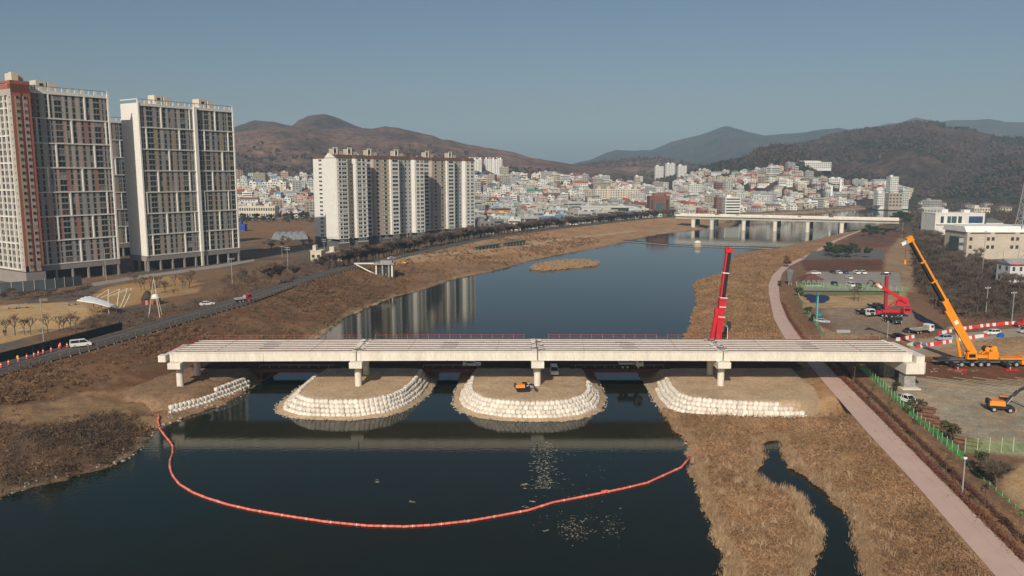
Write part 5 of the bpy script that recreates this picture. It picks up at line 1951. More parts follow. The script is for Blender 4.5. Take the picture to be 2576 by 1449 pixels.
MB().box((3.85, -0.08, 5 + (Hw - 10) / 2), (0.35, 0.2, Hw - 10)).build('red_stripe', mat('dark_red_stripe', (0.16, 0.03, 0.03)), wing)
for f in range(26):
    z = 6.4 + (f + 0.5) * fhw
    for x in (2.3, 5.3):
        fw.add(window_mesh(1.25, 1.25, (M_glass, M_tw_frame), 0.08, 0), (x, -0.15, z), 0.0)
# white front (local -x face)
MB().box((-0.07, Dw / 2, 5.5 + (Hw - 9) / 2), (0.14, Dw, Hw - 9.2)).build('end_wall', M_tw_wall, wing)
secw = (Hw - 12) / 6.5
for s in range(8):
    z = 6.2 + s * secw
    if z < Hw - 4:
        MB().box((-0.3, Dw / 2 + 2.2, z), (0.5, Dw - 4.4, 0.42)).build('floor_band', M_tw_white, wing)
for y in (2.6, 6.4, 10.5, 14.8, 19.5, 24.6, 30):
    MB().box((-0.35, y, 6.2 + (Hw - 13) / 2), (0.6, 0.6, Hw - 13)).build('pilaster', M_tw_white, wing)
for f in range(26):
    z = 6.4 + (f + 0.5) * fhw
    fw.add(window_mesh(0.6, 0.8, (M_glass, M_tw_frame), 0.08, 0), (-0.16, 1.1, z), -PI / 2)
    for y, w in ((4.4, 2.2), (8.2, 1.0), (9.6, 0.9), (12.6, 2.4), (16.6, 1.0), (18.2, 1.0), (22, 2.6)):
        fw.add(window_mesh(w, fhw * .7, (M_glass, M_tw_frame), 0.08, 1 if w > 2 else 0), (-0.16, y, z), -PI / 2)
fw.finish(key=lambda w: w[1][1])
MB().box((Lw / 2, 1.2, Hw - 2.6), (Lw, 2.4, 5.0)).build('parapet_post', M_tw_brown, wing)
MB().box((0.5, Dw / 2, Hw - 0.6), (1.2, Dw, 0.9)).build('roof_rail', M_tw_brown, wing)
MB().box((Lw / 2 + 1.5, 8, Hw + 0.4), (5.0, 5, 6.0)).build('roof_house', M_tw_cream, wing)
MB().box((Lw / 2 - 0.5, 3.9, Hw + 0.8), (2.6, 2.4, 5.5)).build('roof_house', M_tw_cream, wing)
# the tower glimpsed in the gap
slab_tower('slender strip of a farther tower seen in the gap between the two big slabs', (-236, 440), dC, 36, 12, 5.0, 84.0, 7,
           [M_tw_tan, M_tw_pale, M_tw_wall], None, M_tw_cream, True, [(b[0] * 0.66, b[1] * 0.66) for b in BAYS])

# ------------------------------------------------------------------ three white mid-rise blocks behind the avenue
M_mb_white = mat('block_white', (0.70, 0.69, 0.64), 0.85, 0.06, 0.2, fine=1.0)
M_mb_beige = mat('block_beige', (0.45, 0.39, 0.31), 0.85, 0.06, 0.2)
M_mb_rose = mat('block_rose', (0.42, 0.33, 0.28), 0.85, 0.06, 0.2)
M_mb_shade = mat('block_shade_grey', (0.40, 0.40, 0.40), 0.85, 0.06, 0.2)  # grey of the recessed bays: their shade put into the wall colour
M_mb_roof = mat('block_roof', (0.115, 0.07, 0.052), 0.9, 0.12, 0.3)
M_mb_base = mat('block_granite', (0.11, 0.105, 0.1), 0.8, 0.15, 0.3)
dM = math.atan2(0.75, 0.66)


def block(label, cpx, bays, D, wing_, Y0=None):
    x0, y0 = cpx
    t = thing('apartment_block', label, 'apartment block', (x0, y0, 5.0), dM, 'white apartment blocks behind the avenue')
    H, nf = 57.0, 20
    fh = (H - 3) / nf
    fac = Facade(t)
    glass = (M_glass, M_mb_white)
    u = 0.0
    for k, (w, prot, m, wins, endwall) in enumerate(bays):
        w *= 0.86
        prot *= 1.25
        MB().box((u + w / 2, D / 2 - prot / 2, H / 2 + 3), (w - 0.01 * (k % 2), D + prot, H - 6)).build('bay_wall', m, t)
        MB().box((u + w / 2, D / 2 - prot / 2 - 0.04, 2.2), (w + 0.03, D + prot + 0.12, 4.4)).build('base_wall', M_mb_base, t)
        n = len(wins)
        for f in range(nf):
            z = 3.2 + (f + 0.5) * fh
            for q, ww in wins:
                fac.add(window_mesh(min(ww * (1.75 if len(wins) == 1 else 1.4), w * .8), 1.7, glass, 0.1, 1 if ww > 1.6 else 0), (u + q * w, -prot - 0.02, z), 0.0)
                if ww > 1.6:
                    pass
            if prot > 1.5 and wins and max(w_ for _, w_ in wins) > 1.6:
                pass
        if prot > 1.5 and wins:
            for f in range(nf):
                MB().box((u + w / 2, -prot - 0.16, 3.2 + f * fh + 0.35), (w - 0.5, 0.3, 0.4)).build('balcony_band', m, t) if f % 1 == 0 and k % 2 == 0 else None
        # mansard roof piece
        v = MB()
        v.prism([(u - 0.3, -prot - 0.35), (u + w + 0.3, -prot - 0.35), (u + w + 0.3, D + 0.3), (u - 0.3, D + 0.3)], H, H + 2.2, shrink=0.82)
        v.build('roof', M_mb_roof, t)
        if k == 0:
            MB().add([(-0.2, -prot - 0.1, H), (-0.2, D + 0.1, H), (-0.2, D * 0.5, H + 3.2), (0.5, -prot - 0.1, H), (0.5, D + 0.1, H), (0.5, D * 0.5, H + 3.2)],
                     [(0, 1, 2), (5, 4, 3), (0, 2, 5, 3), (1, 4, 5, 2), (0, 3, 4, 1)]).build('gable', M_mb_white, t)
        u += w
    # blank end wall towards the camera
    MB().box((-0.15, D / 2 - bays[0][1] * .62 + 0.2, H / 2 + 3.4), (0.3, D + bays[0][1] * 1.25 - 0.8, H - 7)).build('end_wall', M_mb_white, t)
    if wing_:
        a, b, dep, wcols = wing_
        MB().box(((a + b) / 2, D + dep / 2, H / 2 + 3), (b - a, dep, H - 6)).build('bay_wall', M_mb_white, t)
        MB().box(((a + b) / 2, D + dep / 2, 3), (b - a + .1, dep + .1, 6)).build('base_wall', M_mb_base, t)
        v = MB()
        v.prism([(a - .3, D - .2), (b + .3, D - .2), (b + .3, D + dep + .4), (a - .3, D + dep + .4)], H, H + 2.0, shrink=0.84)
        v.build('roof', M_mb_roof, t)
        for f in range(nf):
            z = 3.2 + (f + 0.5) * fh
            for y, ww in wcols:
                fac.add(window_mesh(ww, 1.35, glass, 0.12, 1 if ww > 1.6 else 0), (a - 0.02, D + y, z), -PI / 2)
    # roof houses with open white frames
    for q in (0.16, 0.62):
        x = u * q
        rh = MB().box((x, D / 2, H + 3.6), (3.4, 4.2, 4.6)).build('roof_house', M_mb_beige, t)
        MB().box((x + 4.4, D / 2, H + 2.8), (4.6, 3.6, 3.0)).build('roof_house', M_mb_beige, t)
        for s in (-1.4, 1.4):
            MB().box((x + s, D / 2 - 2.3, H + 4.2), (0.35, 0.4, 5.0)).build('frame_post', M_mb_white, rh)
        MB().box((x, D / 2 - 2.3, H + 6.6), (3.6, 0.45, 0.5)).build('frame_beam', M_mb_white, rh)
        MB().box((x, D / 2 - 2.13, H + 4.4), (1.5, 0.06, 2.2)).build('opening', M_dark, rh)
    fac.finish(key=lambda w: w[1][0])
    return t


Wn = lambda *q: list(q)
b1 = block('nearest white apartment block with a broad blank end wall', at(843, 625, 5), [
    (10, 3.2, M_mb_white, [(.3, 1.5), (.68, 2.6)], 1), (7.5, 0.3, M_mb_beige, [(.35, 1.0), (.8, 1.0)], 0), (10.5, 3.0, M_mb_white, [(.3, 2.2), (.7, 1.6)], 0)], 8.5,
    (6, 20, 21, [(6.0, 2.6), (13, 3.4)]))
b2o = at(915, 612, 5)


def along(o, px):
    """point on the block line whose bearing matches a photo column"""
    k = (px - PCX) / FPX
    x0, y0 = o
    # x0 + .5 s = k * depth, depth = y*cos + (CAM_H-5)*sin
    c, s_ = math.cos(PITCH), math.sin(PITCH)
    s = (k * (y0 * c + 47 * s_) - x0) / (0.5 - k * 0.866 * c)
    return (x0 + 0.5 * s, y0 + 0.866 * s)


o1 = at(843, 625, 5)
block('middle white apartment block with beige recessed bays', along(o1, 918), [
    (8, 0.4, M_mb_white, [(.5, 2.6)], 0), (7.5, 2.0, M_mb_rose, [(.5, 1.4)], 0), (8, 2.0, M_mb_beige, [(.5, 1.4)], 0), (8.5, 3.4, M_mb_white, [(.5, 2.8)], 0),
    (17, 0.0, M_mb_shade, [(.12, 1.6), (.4, 1.1), (.64, 1.1), (.88, 1.1)], 0), (10.5, 3.0, M_mb_white, [(.3, 1.8), (.72, 2.2)], 0)], 11, None)
block('farthest white apartment block at the right end of the row', along(o1, 1064), [
    (9, 0.4, M_mb_white, [(.5, 2.6)], 0), (8, 2.0, M_mb_rose, [(.5, 1.4)], 0), (8, 2.0, M_mb_beige, [(.5, 1.4)], 0), (9, 3.4, M_mb_white, [(.5, 2.8)], 0),
    (14, 0.0, M_mb_shade, [(.15, 1.4), (.5, 1.1), (.82, 1.1)], 0), (12, 3.0, M_mb_white, [(.28, 1.8), (.72, 2.2)], 0)], 11, None)

# ------------------------------------------------------------------ town buildings
def building_protos():
    protos = []
    rr = random.Random(5)

    def make(W_, D_, st, roof, win):
        fh = 3.1
        H = st * fh + 0.3
        wall = MB().box((0, 0, H / 2 - 1.5), (W_, D_, H + 3))
        roofm = MB()
        top = MB()
        if roof == 'flat':
            for sx, sy, a, b in ((0, -D_ / 2 + .12, W_, .24), (0, D_ / 2 - .12, W_, .24), (-W_ / 2 + .12, 0, .24, D_ - .48), (W_ / 2 - .12, 0, .24, D_ - .48)):
                wall.box((sx, sy, H + 0.45), (a, b, 0.9))
            roofm.box((0, 0, H + 0.08), (W_ - 0.5, D_ - 0.5, 0.16))
            top.box((-W_ * 0.22, D_ * 0.15, H + 1.5), (min(4, W_ * .35), min(4, D_ * .4), 2.8))
            top.box((-W_ * 0.22, D_ * 0.15, H + 2.95), (min(4, W_ * .35) + .3, min(4, D_ * .4) + .3, 0.2))
            if rr.random() < 0.7:
                roofm.cyl((W_ * 0.25, -D_ * 0.1, H + 0.12), (W_ * 0.25, -D_ * 0.1, H + 1.9), 0.9, n=10)
        elif roof == 'gable':
            h = min(D_ * 0.22, 3.2)
            roofm.extr([(-D_ / 2 - .4, H), (D_ / 2 + .4, H), (0, H + h)], (0, 0, 0), (0, 1, 0), (0, 0, 1), (W_ + .7, 0, 0))
            top.box((W_ * 0.2, 0, H + h + 0.2), (1.0, 0.8, 0.8))
        elif roof == 'hip':
            roofm.prism([(-W_ / 2 - .5, -D_ / 2 - .5), (W_ / 2 + .5, -D_ / 2 - .5), (W_ / 2 + .5, D_ / 2 + .5), (-W_ / 2 - .5, D_ / 2 + .5)], H, H + min(W_, D_) * 0.24, shrink=0.25)
            top.box((W_ * 0.15, D_ * .1, H + 1.2), (0.7, 0.7, 1.8))
        w = MB()
        cols = max(2, int(W_ / 3.4))
        dcols = max(1, int(D_ / 3.6))
        for s in range(st):
            z = s * fh + 1.75
            if win == 'band':
                w.box((0, -D_ / 2 - 0.01, z), (W_ - 1.2, 0.1, 1.45))
                w.box((-W_ / 2 - 0.01, 0, z), (0.1, D_ - 1.6, 1.45))
                w.box((W_ / 2 + 0.01, 0, z), (0.1, D_ - 1.6, 1.45))
            else:
                for c in range(cols):
                    x = -W_ / 2 + W_ * (c + 0.5) / cols
                    if rr.random() < 0.9:
                        w.box((x, -D_ / 2 - 0.01, z), (W_ / cols * rr.choice((0.45, 0.55, 0.62)), 0.1, 1.4))
                for c in range(dcols):
                    y = -D_ / 2 + D_ * (c + 0.5) / dcols
                    w.box((-W_ / 2 - 0.01, y, z), (0.1, 1.4, 1.3))
                    w.box((W_ / 2 + 0.01, y, z), (0.1, 1.4, 1.3))
        protos.append(dict(w=W_, d=D_, st=st, roof=roof, H=H, wall=wall, roofm=roofm, top=top, win=w,
                           me=(wall.mesh('town_building', M_wall), roofm.mesh('roof', M_roofany), top.mesh('roof_house', M_wall) if top.v else None, w.mesh('windows', M_townglass))))
    for a in ((10, 9, 2, 'flat', 'w'), (11, 9, 2, 'hip', 'w'), (9, 8, 1, 'gable', 'w'), (12, 10, 3, 'flat', 'w'), (13, 10, 3, 'flat', 'band'), (14, 11, 4, 'flat', 'w'),
              (18, 12, 4, 'flat', 'band'), (22, 13, 5, 'flat', 'w'), (24, 16, 2, 'gable', 'w'), (34, 20, 2, 'gable', 'band'), (12, 12, 6, 'flat', 'w'), (26, 12, 6, 'flat', 'w'),
              (9, 12, 2, 'gable', 'w'), (16, 10, 3, 'flat', 'w')):
        make(*a)
    return protos


PROTO = building_protos()
WALLC = {'white': (.66, .65, .61), 'cream': (.58, .53, .43), 'grey': (.42, .42, .41), 'beige': (.5, .43, .34), 'pink': (.5, .36, .31), 'brick red': (.26, .11, .08), 'pale green': (.42, .48, .42)}
ROOFC = {'grey': (.33, .33, .32), 'pale': (.5, .49, .45), 'green': (.08, .2, .12), 'blue': (.09, .24, .42), 'red': (.4, .08, .05), 'brown': (.2, .12, .08), 'dark': (.12, .12, .12)}
occupied = []


def free(x, y, r):
    for a, b, c in occupied:
        if (a - x) ** 2 + (b - y) ** 2 < (r + c) ** 2:
            return False
    return True


def edifice(label, name, cat, px, base, wpx, hpx, D_, wall, st, cols, roof='flat', roofc=(.35, .35, .34), z=None, rz=0.0, base_mat=None, Y=None, winh=0.5, winw=0.55, group=None, extra=None, wincol=None):
    """one building seen at a photo place: base centre, width and height as seen there"""
    if Y is None:
        zz = 5.0 if z is None else z
        x, y = at(px, base, zz)
    else:
        v = at_dist(px, base, on_slope(px, base) if Y == 'slope' else Y)
        x, y, zz = v.x, v.y, v.z
    dep = y * math.cos(PITCH) + (CAM_H - zz) * math.sin(PITCH)
    W_, H = wpx * dep / FPX, hpx * dep / FPX
    t = thing(name, label, cat, (x, y + D_ / 2, zz), rz, group)
    MB().box((0, 0, H / 2 - 2), (W_, D_, H + 4)).build('wall', M_wall, t, color=wall)
    if roof == 'flat':
        MB().box((0, 0, H + 0.3), (W_ + 0.4, D_ + 0.4, 0.6)).build('parapet', M_wall, t, color=tuple(min(.75, c * 1.12) for c in wall))
        MB().box((-W_ * .2, 0, H + 1.9), (min(5, W_ * .3), min(5, D_ * .6), 2.8)).build('roof_house', M_wall, t, color=wall)
        if W_ > 20:
            MB().box((W_ * .25, 0, H + 1.7), (min(5, W_ * .3), min(5, D_ * .6), 2.4)).build('roof_house', M_wall, t, color=wall)
    elif roof == 'hip':
        MB().prism([(-W_ / 2 - .5, -D_ / 2 - .5), (W_ / 2 + .5, -D_ / 2 - .5), (W_ / 2 + .5, D_ / 2 + .5), (-W_ / 2 - .5, D_ / 2 + .5)], H, H + min(W_, D_) * .22, shrink=.3).build('roof', M_roofany, t, color=roofc)
    elif roof == 'gable':
        MB().extr([(-D_ / 2 - .5, H), (D_ / 2 + .5, H), (0, H + D_ * .2)], (0, 0, 0), (0, 1, 0), (0, 0, 1), (W_ + 1, 0, 0)).build('roof', M_roofany, t, color=roofc)
    elif roof == 'slab':
        MB().box((0, 0, H + 0.5), (W_ + 1.6, D_ + 1.6, 1.0)).build('roof', M_roofany, t, color=roofc)
    if st and cols:
        fh = H / st
        me = MB().box((0, -0.05, 0), (W_ / cols * winw, 0.14, fh * winh)).mesh('window', wincol or M_townglass)
        for s in range(st):
            for c in range(cols):
                if st * cols <= WIN_MAX:
                    link('window', me, t, (-W_ / 2 + W_ * (c + .5) / cols, -D_ / 2, (s + .52) * fh))
        side = MB()
        nd = max(1, int(D_ / 4))
        for s in range(st):
            for c in range(nd):
                for sg in (-1, 1):
                    side.box((sg * W_ / 2, -D_ / 2 + D_ * (c + .5) / nd, (s + .52) * fh), (0.1, 1.5, fh * winh))
        sd = side.build('side_windows', M_townglass, t)
        sd['kind'] = 'stuff'
    occupied.append((x, y + D_ / 2, max(W_, D_) * 0.55))
    return t, W_, H


WH, CR, GY, BE = WALLC['white'], WALLC['cream'], WALLC['grey'], WALLC['beige']
# landmarks of the town
for px, w, lab in ((1195, 34, 'left one of the two ribbed white slab blocks at the foot of the left hills'), (1241, 45, 'right one of the two ribbed white slab blocks at the foot of the left hills')):
    t, W_, H = edifice(lab, 'apartment_block', 'apartment block', px, 436, w, 34, 14, WH, 16, 9, Y='slope', winw=0.45)
    for k in range(5):
        MB().box((-W_ / 2 + W_ * (k + .5) / 5, -7.2, H / 2), (1.2, 0.8, H)).build('rib', M_wall, t, color=WH)
        MB().box((-W_ / 2 + W_ * (k + .5) / 5, 0, H + 2.2), (2.6, 5, 4)).build('roof_house', M_wall, t, color=WH)
for px, base, w, h, lab in ((1658.5, 450, 21, 31, 'left of three white towers below the brown hill in the middle'), (1686, 447, 24, 34, 'middle and tallest of three white towers below the brown hill'),
                            (1716, 447, 22, 29, 'right of three white towers below the brown hill in the middle')):
    edifice(lab, 'apartment_block', 'apartment block', px, base, w, h, 14, WH, 15, 6, Y='slope', winw=0.5)
edifice('tall narrow white building standing above the middle of the town', 'apartment_block', 'apartment block', 1606, 497, 20, 52, 14, WH, 14, 4, z=5)
edifice('white slab block just left of the tall narrow white building', 'apartment_block', 'apartment block', 1589, 488, 14, 40, 12, WH, 12, 3, z=5)
t, W_, H = edifice('long beige apartment block with rose roof houses in mid town', 'apartment_block', 'apartment block', 1553, 517, 114, 40, 14, CR, 7, 18, z=5, winw=.5)
for k in range(5):
    MB().box((-W_ / 2 + W_ * (k + .5) / 5, 0, H + 3), (4, 6, 5.5)).build('roof_house', M_wall, t, color=WALLC['pink'])
    MB().box((-W_ / 2 + W_ * (k + .5) / 5, -7.4, H / 2), (1.4, 1.0, H)).build('stair_rib', M_wall, t, color=(.5, .45, .35))
t, W_, H = edifice('dark brown brick block with a tall green glass front by the avenue', 'office_building', 'building', 1659, 545, 50, 50, 20, (.17, .075, .06), 0, 0, z=5)
MB().box((0, -10.2, H * .38), (W_ * .36, .6, H * .6)).build('glass_front', mat('green_glass', (.05, .11, .1), .15, .2, .3), t)
for k in (-1, 1):
    MB().box((k * W_ * .38, -10.1, H * .5), (W_ * .12, .5, H * .7)).build('window_strip', M_townglass, t)
MB().box((0, 0, H + 2), (W_ * .5, 10, 4)).build('roof_house', M_wall, t, color=(.2, .1, .08))
t, W_, H = edifice('long low white hall with a black display side near the avenue', 'market_hall', 'hall', 1528, 548, 130, 26, 26, (.5, .49, .46), 0, 0, roof='slab', roofc=(.62, .61, .57), z=5)
MB().box((W_ * .24, -13.1, H * .5), (W_ * .34, .5, H * .9)).build('dark_panel', mat('black_panel', (.03, .03, .03), .4, .1, .5), t)
MB().cyl((W_ * .26, -13.5, H * .55), (W_ * .26, -13.3, H * .55), H * .16, n=16).build('round_sign', M_white, t)
for k in range(4):
    MB().box((-W_ * .42 + k * 7, -13.1, H * .5), (3.5, .4, H * .5)).build('window', M_townglass, t)
t, W_, H = edifice('orange, red and black striped shop building right of the white blocks', 'shop_building', 'shop', 1253, 550, 62, 22, 16, (.5, .19, .03), 0, 0, roof='slab', roofc=(.06, .05, .05), z=5)
MB().box((-W_ * .36, -8.2, H * .7), (W_ * .26, .5, H * .45)).build('red_panel', mat('sign_red', (.42, .05, .03), .6, .1, .5), t)
MB().box((0.0, -8.2, H * .78), (W_ * .46, .5, H * .22)).build('yellow_band', mat('sign_yellow', (.75, .45, .05), .6, .1, .5), t)
MB().box((0, -8.2, H * .25), (W_ * .6, .5, H * .45)).build('shop_window', M_townglass, t)
edifice('pale shop building with a green roof board right of the white blocks', 'shop_building', 'shop', 1236, 530, 24, 22, 12, CR, 2, 4, roof='slab', roofc=(.03, .2, .1), z=5)
edifice('small shed with a bright blue roof right of the green roofed shop', 'shop_building', 'shop', 1258, 522, 26, 12, 12, WH, 1, 4, roof='gable', roofc=(.08, .3, .55), z=5)
t, W_, H = edifice('white office block with dark window bands at the left end of the far bridge', 'office_building', 'building', 1843, 540, 38, 42, 16, WH, 6, 1, z=5, winw=.9, winh=.5)
edifice('brown brick tower beside the banded white office block', 'office_building', 'building', 1810, 538, 16, 40, 14, (.2, .12, .09), 7, 3, z=5)
edifice('low house with a long red roof near the left end of the far bridge', 'house', 'house', 1742, 532, 40, 18, 12, CR, 2, 7, roof='hip', roofc=(.4, .07, .05), z=5)
t, W_, H = edifice('long white school on the slope of the small dark hill', 'school', 'school', 2036, 424, 110, 15, 14, WH, 3, 22, Y='slope', winw=.55)
MB().box((0, 0, H + 1.6), (W_ * .4, 14, 3.4)).build('upper_storey', M_wall, t, color=WH)
edifice('smaller white hall below the white school on the hill', 'school', 'school', 2104, 462, 36, 12, 12, WH, 2, 8, Y='slope')
edifice('tall white hotel with a blank side on the right river front', 'hotel', 'hotel', 2247, 512, 20, 66, 15, WH, 12, 4, z=5)
edifice('brown banded building in front of the tall white hotel', 'office_building', 'building', 2252, 521, 34, 34, 14, (.36, .31, .25), 4, 4, z=5)
edifice('white six storey building left of the tall white hotel', 'office_building', 'building', 2222, 520, 30, 34, 14, WH, 6, 6, z=5)
edifice('slim pale building right of the tall white hotel', 'office_building', 'building', 2277, 519, 16, 40, 12, (.5, .54, .5), 7, 3, z=5)
edifice('long two storey white school left of the white blocks', 'school', 'school', 644, 548, 96, 28, 16, CR, 2, 16, z=5, winw=.6)
edifice('white hall on the far edge of the fields left of the white blocks', 'school', 'school', 690, 475, 60, 16, 14, WH, 3, 9, Y='slope')
edifice('white house with a pink roof beside the fields', 'house', 'house', 770, 545, 30, 12, 12, WH, 1, 5, roof='hip', roofc=(.45, .2, .16), z=5)
edifice('blue two storey container office behind the right tower', 'container', 'container', 608, 582, 16, 16, 6, (.04, .09, .34), 1, 3, z=5)
edifice('small cream pump house at the foot of the white blocks', 'pump_house', 'building', 795, 657, 27, 24, 8, CR, 1, 2, z=5, winh=.3)
edifice('low cream pump house right of the taller one by the avenue', 'pump_house', 'building', 841, 657, 38, 20, 8, CR, 1, 3, z=5, winh=.3)
for px, py, h, lab in ((2114.5, 476, 26, 'white chimney stack rising from the right part of the town'), (2092, 487, 20, 'thin pale chimney left of the white stack')):
    v = at3(px, py, 30.0) if False else at_dist(px, py, 1050)
    t = thing('chimney', lab, 'chimney', v)
    MB().cyl((0, 0, -3), (0, 0, h * 1050 / FPX), 1.6, 1.2, 12).build('stack', M_white, t)
    MB().cyl((0, 0, h * 1050 / FPX), (0, 0, h * 1050 / FPX + 1), 1.35, n=12).build('rim', M_grime, t)

# the mass of the town
cand = []
tries = 0
while len(cand) < 9000 and tries < 60000:
    tries += 1
    px = R.uniform(585, 2350)
    if R.random() < 0.62:
        py = R.uniform(456, 592)
        x, y = at(px, py, 5.0)
    else:
        r = R.uniform(850, 1680)
        v = at_dist(px, 480, 100)
        v.z = 0
        k = r / math.hypot(v.x, v.y)
        x, y = v.x * k, v.y * k
        py = 470
    r = math.hypot(x, y)
    if r > 1720 or r < 560:
        continue
    if px < 790 and r < 900:
        continue
    if 780 < px < 1190 and r < 820:
        continue
    if px > 2150 and r > 1580 or (px > 2290 and r > 1420):
        continue
    if px < 1700 and r > 1480:
        continue
    cand.append((x, y, r, px))
xs = np.array([c[0] for c in cand])
ys_ = np.array([c[1] for c in cand])
dw, dr, lf_, dl, dp = survey(xs, ys_)
tz = terrain_z(xs, ys_)
chosen = []
for i, (x, y, r, px) in enumerate(cand):
    if dw[i] < 28 or not lf_[i] or dl[i] > -34:
        if not (px > 1700 and dw[i] > 30 and y > 950):
            continue
    bx_, by_ = x, y
    dpt = by_ * math.cos(PITCH) - (tz[i] - CAM_H) * math.sin(PITCH)
    sy_ = PCY - FPX * (by_ * math.sin(PITCH) + (tz[i] - CAM_H) * math.cos(PITCH)) / dpt
    if sy_ < (446 if px < 1740 else 434 if px < 1900 else 428 if px < 2000 else 440 if px < 2120 else 462):
        continue
    big = R.random()
    pi = R.choice((0, 1, 2, 0, 1, 12, 2, 3, 8, 12, 4, 13, 0)) if big < 0.93 else R.choice((6, 7, 9, 10, 11))
    p = PROTO[pi]
    rad = math.hypot(p['w'], p['d']) * 0.34
    if not free(x, y, rad):
        continue
    occupied.append((x, y, rad))
    chosen.append((x, y, float(tz[i]), r, px, pi))
chosen.sort(key=lambda c: c[3] / (PROTO[c[5]]['H'] + 4))
restV = {}
TOWN_SINGLE = 270


def district(px, r):
    if px < 800:
        return 'beyond the left fields'
    if px < 1320:
        return 'right of the white blocks'
    if px < 1500:
        return 'left of mid town'
    if px < 1720:
        return 'in mid town'
    if px < 1900:
        return 'behind the far bridge'
    if px < 2120:
        return 'below the white school hill'
    return 'on the right river front'


stuffs = {}
for i, (x, y, z, r, px, pi) in enumerate(chosen):
    p = PROTO[pi]
    wn_ = R.choices(list(WALLC), (36, 18, 12, 12, 6, 6, 3))[0]
    rn_ = R.choices(list(ROOFC), (34, 22, 7, 9, 9, 12, 7))[0] if p['roof'] != 'flat' else R.choices(list(ROOFC), (46, 30, 12, 2, 1, 3, 6))[0]
    jit = R.uniform(0.5, 0.86)
    wc = tuple(c * jit for c in WALLC[wn_])
    rc_ = tuple(c * R.uniform(.85, 1.1) for c in ROOFC[rn_])
    rz = R.choice((0.35, -0.2, 0.9, 0.1, 1.25)) + R.uniform(-.12, .12)
    if abs(rz) > .8:
        rz -= 0.9 * 1.0
    s = R.uniform(0.8, 1.1)
    sh = R.uniform(0.8, 1.02)
    if i < TOWN_SINGLE:
        o = link('town_building', p['me'][0], None, (x, y, z), rz, wc)
        o.scale = (s, s, sh)
        link('roof', p['me'][1], o, color=rc_)
        if p['me'][2]:
            link('roof_house', p['me'][2], o, color=wc)
        w = link('windows', p['me'][3], o)
        w['kind'] = 'stuff'
        kind = {'flat': 'flat roofed', 'gable': 'gabled', 'hip': 'hip roofed'}[p['roof']]
        st = ['', 'one', 'two', 'three', 'four', 'five', 'six'][p['st']]
        tag(o, f'{wn_} {st} storey {kind} building, {rn_} roof, {district(px, r)}', 'building', f'town buildings {district(px, r)}')
    else:
        rot = Matrix.Rotation(rz, 3, 'Z')
        d_ = stuffs.setdefault('x', MB())
        for k, (mb_, cidx) in enumerate(((p['wall'], list(WALLC).index(wn_)), (p['roofm'], 7 + list(ROOFC).index(rn_)), (p['top'], list(WALLC).index(wn_)), (p['win'], 14))):
            o0 = len(d_.v)
            d_.v.extend([tuple(rot @ Vector((v[0] * s, v[1] * s, v[2] * sh)) + Vector((x, y, z))) for v in mb_.v])
            d_.f.extend([tuple(o0 + q for q in f) for f in mb_.f])
            d_.m.extend([cidx] * len(mb_.f))
if stuffs:
    ms = [mat('wall_' + k.replace(' ', '_'), c, 0.85, 0.25, 0.03) for k, c in WALLC.items()] + [mat('roof_' + k, c, 0.85, 0.25, 0.03) for k, c in ROOFC.items()] + [M_townglass]
    tag(stuffs['x'].build('far_town', ms), 'far small houses of the town seen as one mass', None, kind='stuff')
print('town', len(chosen))

# ------------------------------------------------------------------ buildings at the right edge
t, W_, H = edifice('large beige three storey hall with a white roof at the right edge', 'hall_building', 'building', 2522, 652, 186, 68, 24, (.5, .44, .35), 0, 0, roof='none', z=3)
MB().box((0, 1, H + 1.6), (W_ + 1.5, 26, 3.2), topy=0.8).build('roof', M_roofany, t, color=(.78, .77, .73))
for k in range(3):
    MB().box((-W_ * .33 + k * W_ * .33, -12.6, H - .4), (W_ * .27, .3, .25)).build('gutter', M_dark, t)
for cx0, rows in ((-.45, (0, 1, 2)), (-.215, (1, 2)), (-.15, (1, 2)), (.11, (1, 2)), (.18, (1, 2)), (.38, (0, 1, 2))):
    for rr_ in rows:
        MB().box((W_ * cx0, -12.02, H * (.15 + .3 * rr_)), (1.7, .14, 2.0)).build('window', M_townglass, t)
MB().box((-W_ / 2 - 1.6, -4, H * .4), (3.2, 10, H * .8)).build('side_annex', mat('dark_green_wall', (.06, .085, .08), .7, .1, .3), t)
MB().box((-W_ / 2 - 1.7, -9.2, H * .68), (2.6, .3, 2.6)).build('vent_unit', M_steel, t)
MB().box((-W_ / 2 - 1.7, -9.2, H * .40), (2.6, .3, 2.6)).build('vent_unit', M_steel, t)
t2 = thing('roof_awning', 'red shop awning beside the large beige hall', 'awning', at3(2411, 610, 9.0))
MB().box((0, 0, 0), (9.5, 4, .5), top=.8).build('canopy', M_redpaint, t2)
MB().box((-3, 0, -3), (.2, .2, 6)).build('post', M_steel, t2)
MB().box((3, 0, -3), (.2, .2, 6)).build('post', M_steel, t2)
t, W_, H = edifice('white and glass two storey building behind the beige hall', 'office_building', 'building', 2412, 590, 124, 52, 22, WH, 0, 0, z=3)
for k, (a, w, m) in enumerate(((-.36, .06, M_townglass), (-.22, .07, MATS['green_glass']), (-.12, .1, MATS['green_glass']), (.0, .07, M_townglass), (.32, .28, mat('blue_glass', (.03, .07, .14), .12, .2, .3)))):
    MB().box((W_ * a, -11.1, H * .72), (W_ * w, .3, H * .32)).build('window', m, t)
for k, a in enumerate((-.12, .04, .17, .32)):
    MB().box((W_ * a, -11.1, H * .3), (W_ * .12, .3, H * .24)).build('shop_window', M_dark if k in (1, 2) else MATS['blue_glass'], t)
MB().box((0, -11.6, H * .5), (W_ * .96, 1.2, .5)).build('ledge', M_wall, t, color=WH)
edifice('pale house with a grey roof right of the glass building', 'house', 'house', 2500, 590, 44, 30, 14, WH, 1, 4, roof='hip', roofc=(.12, .12, .12), z=3)
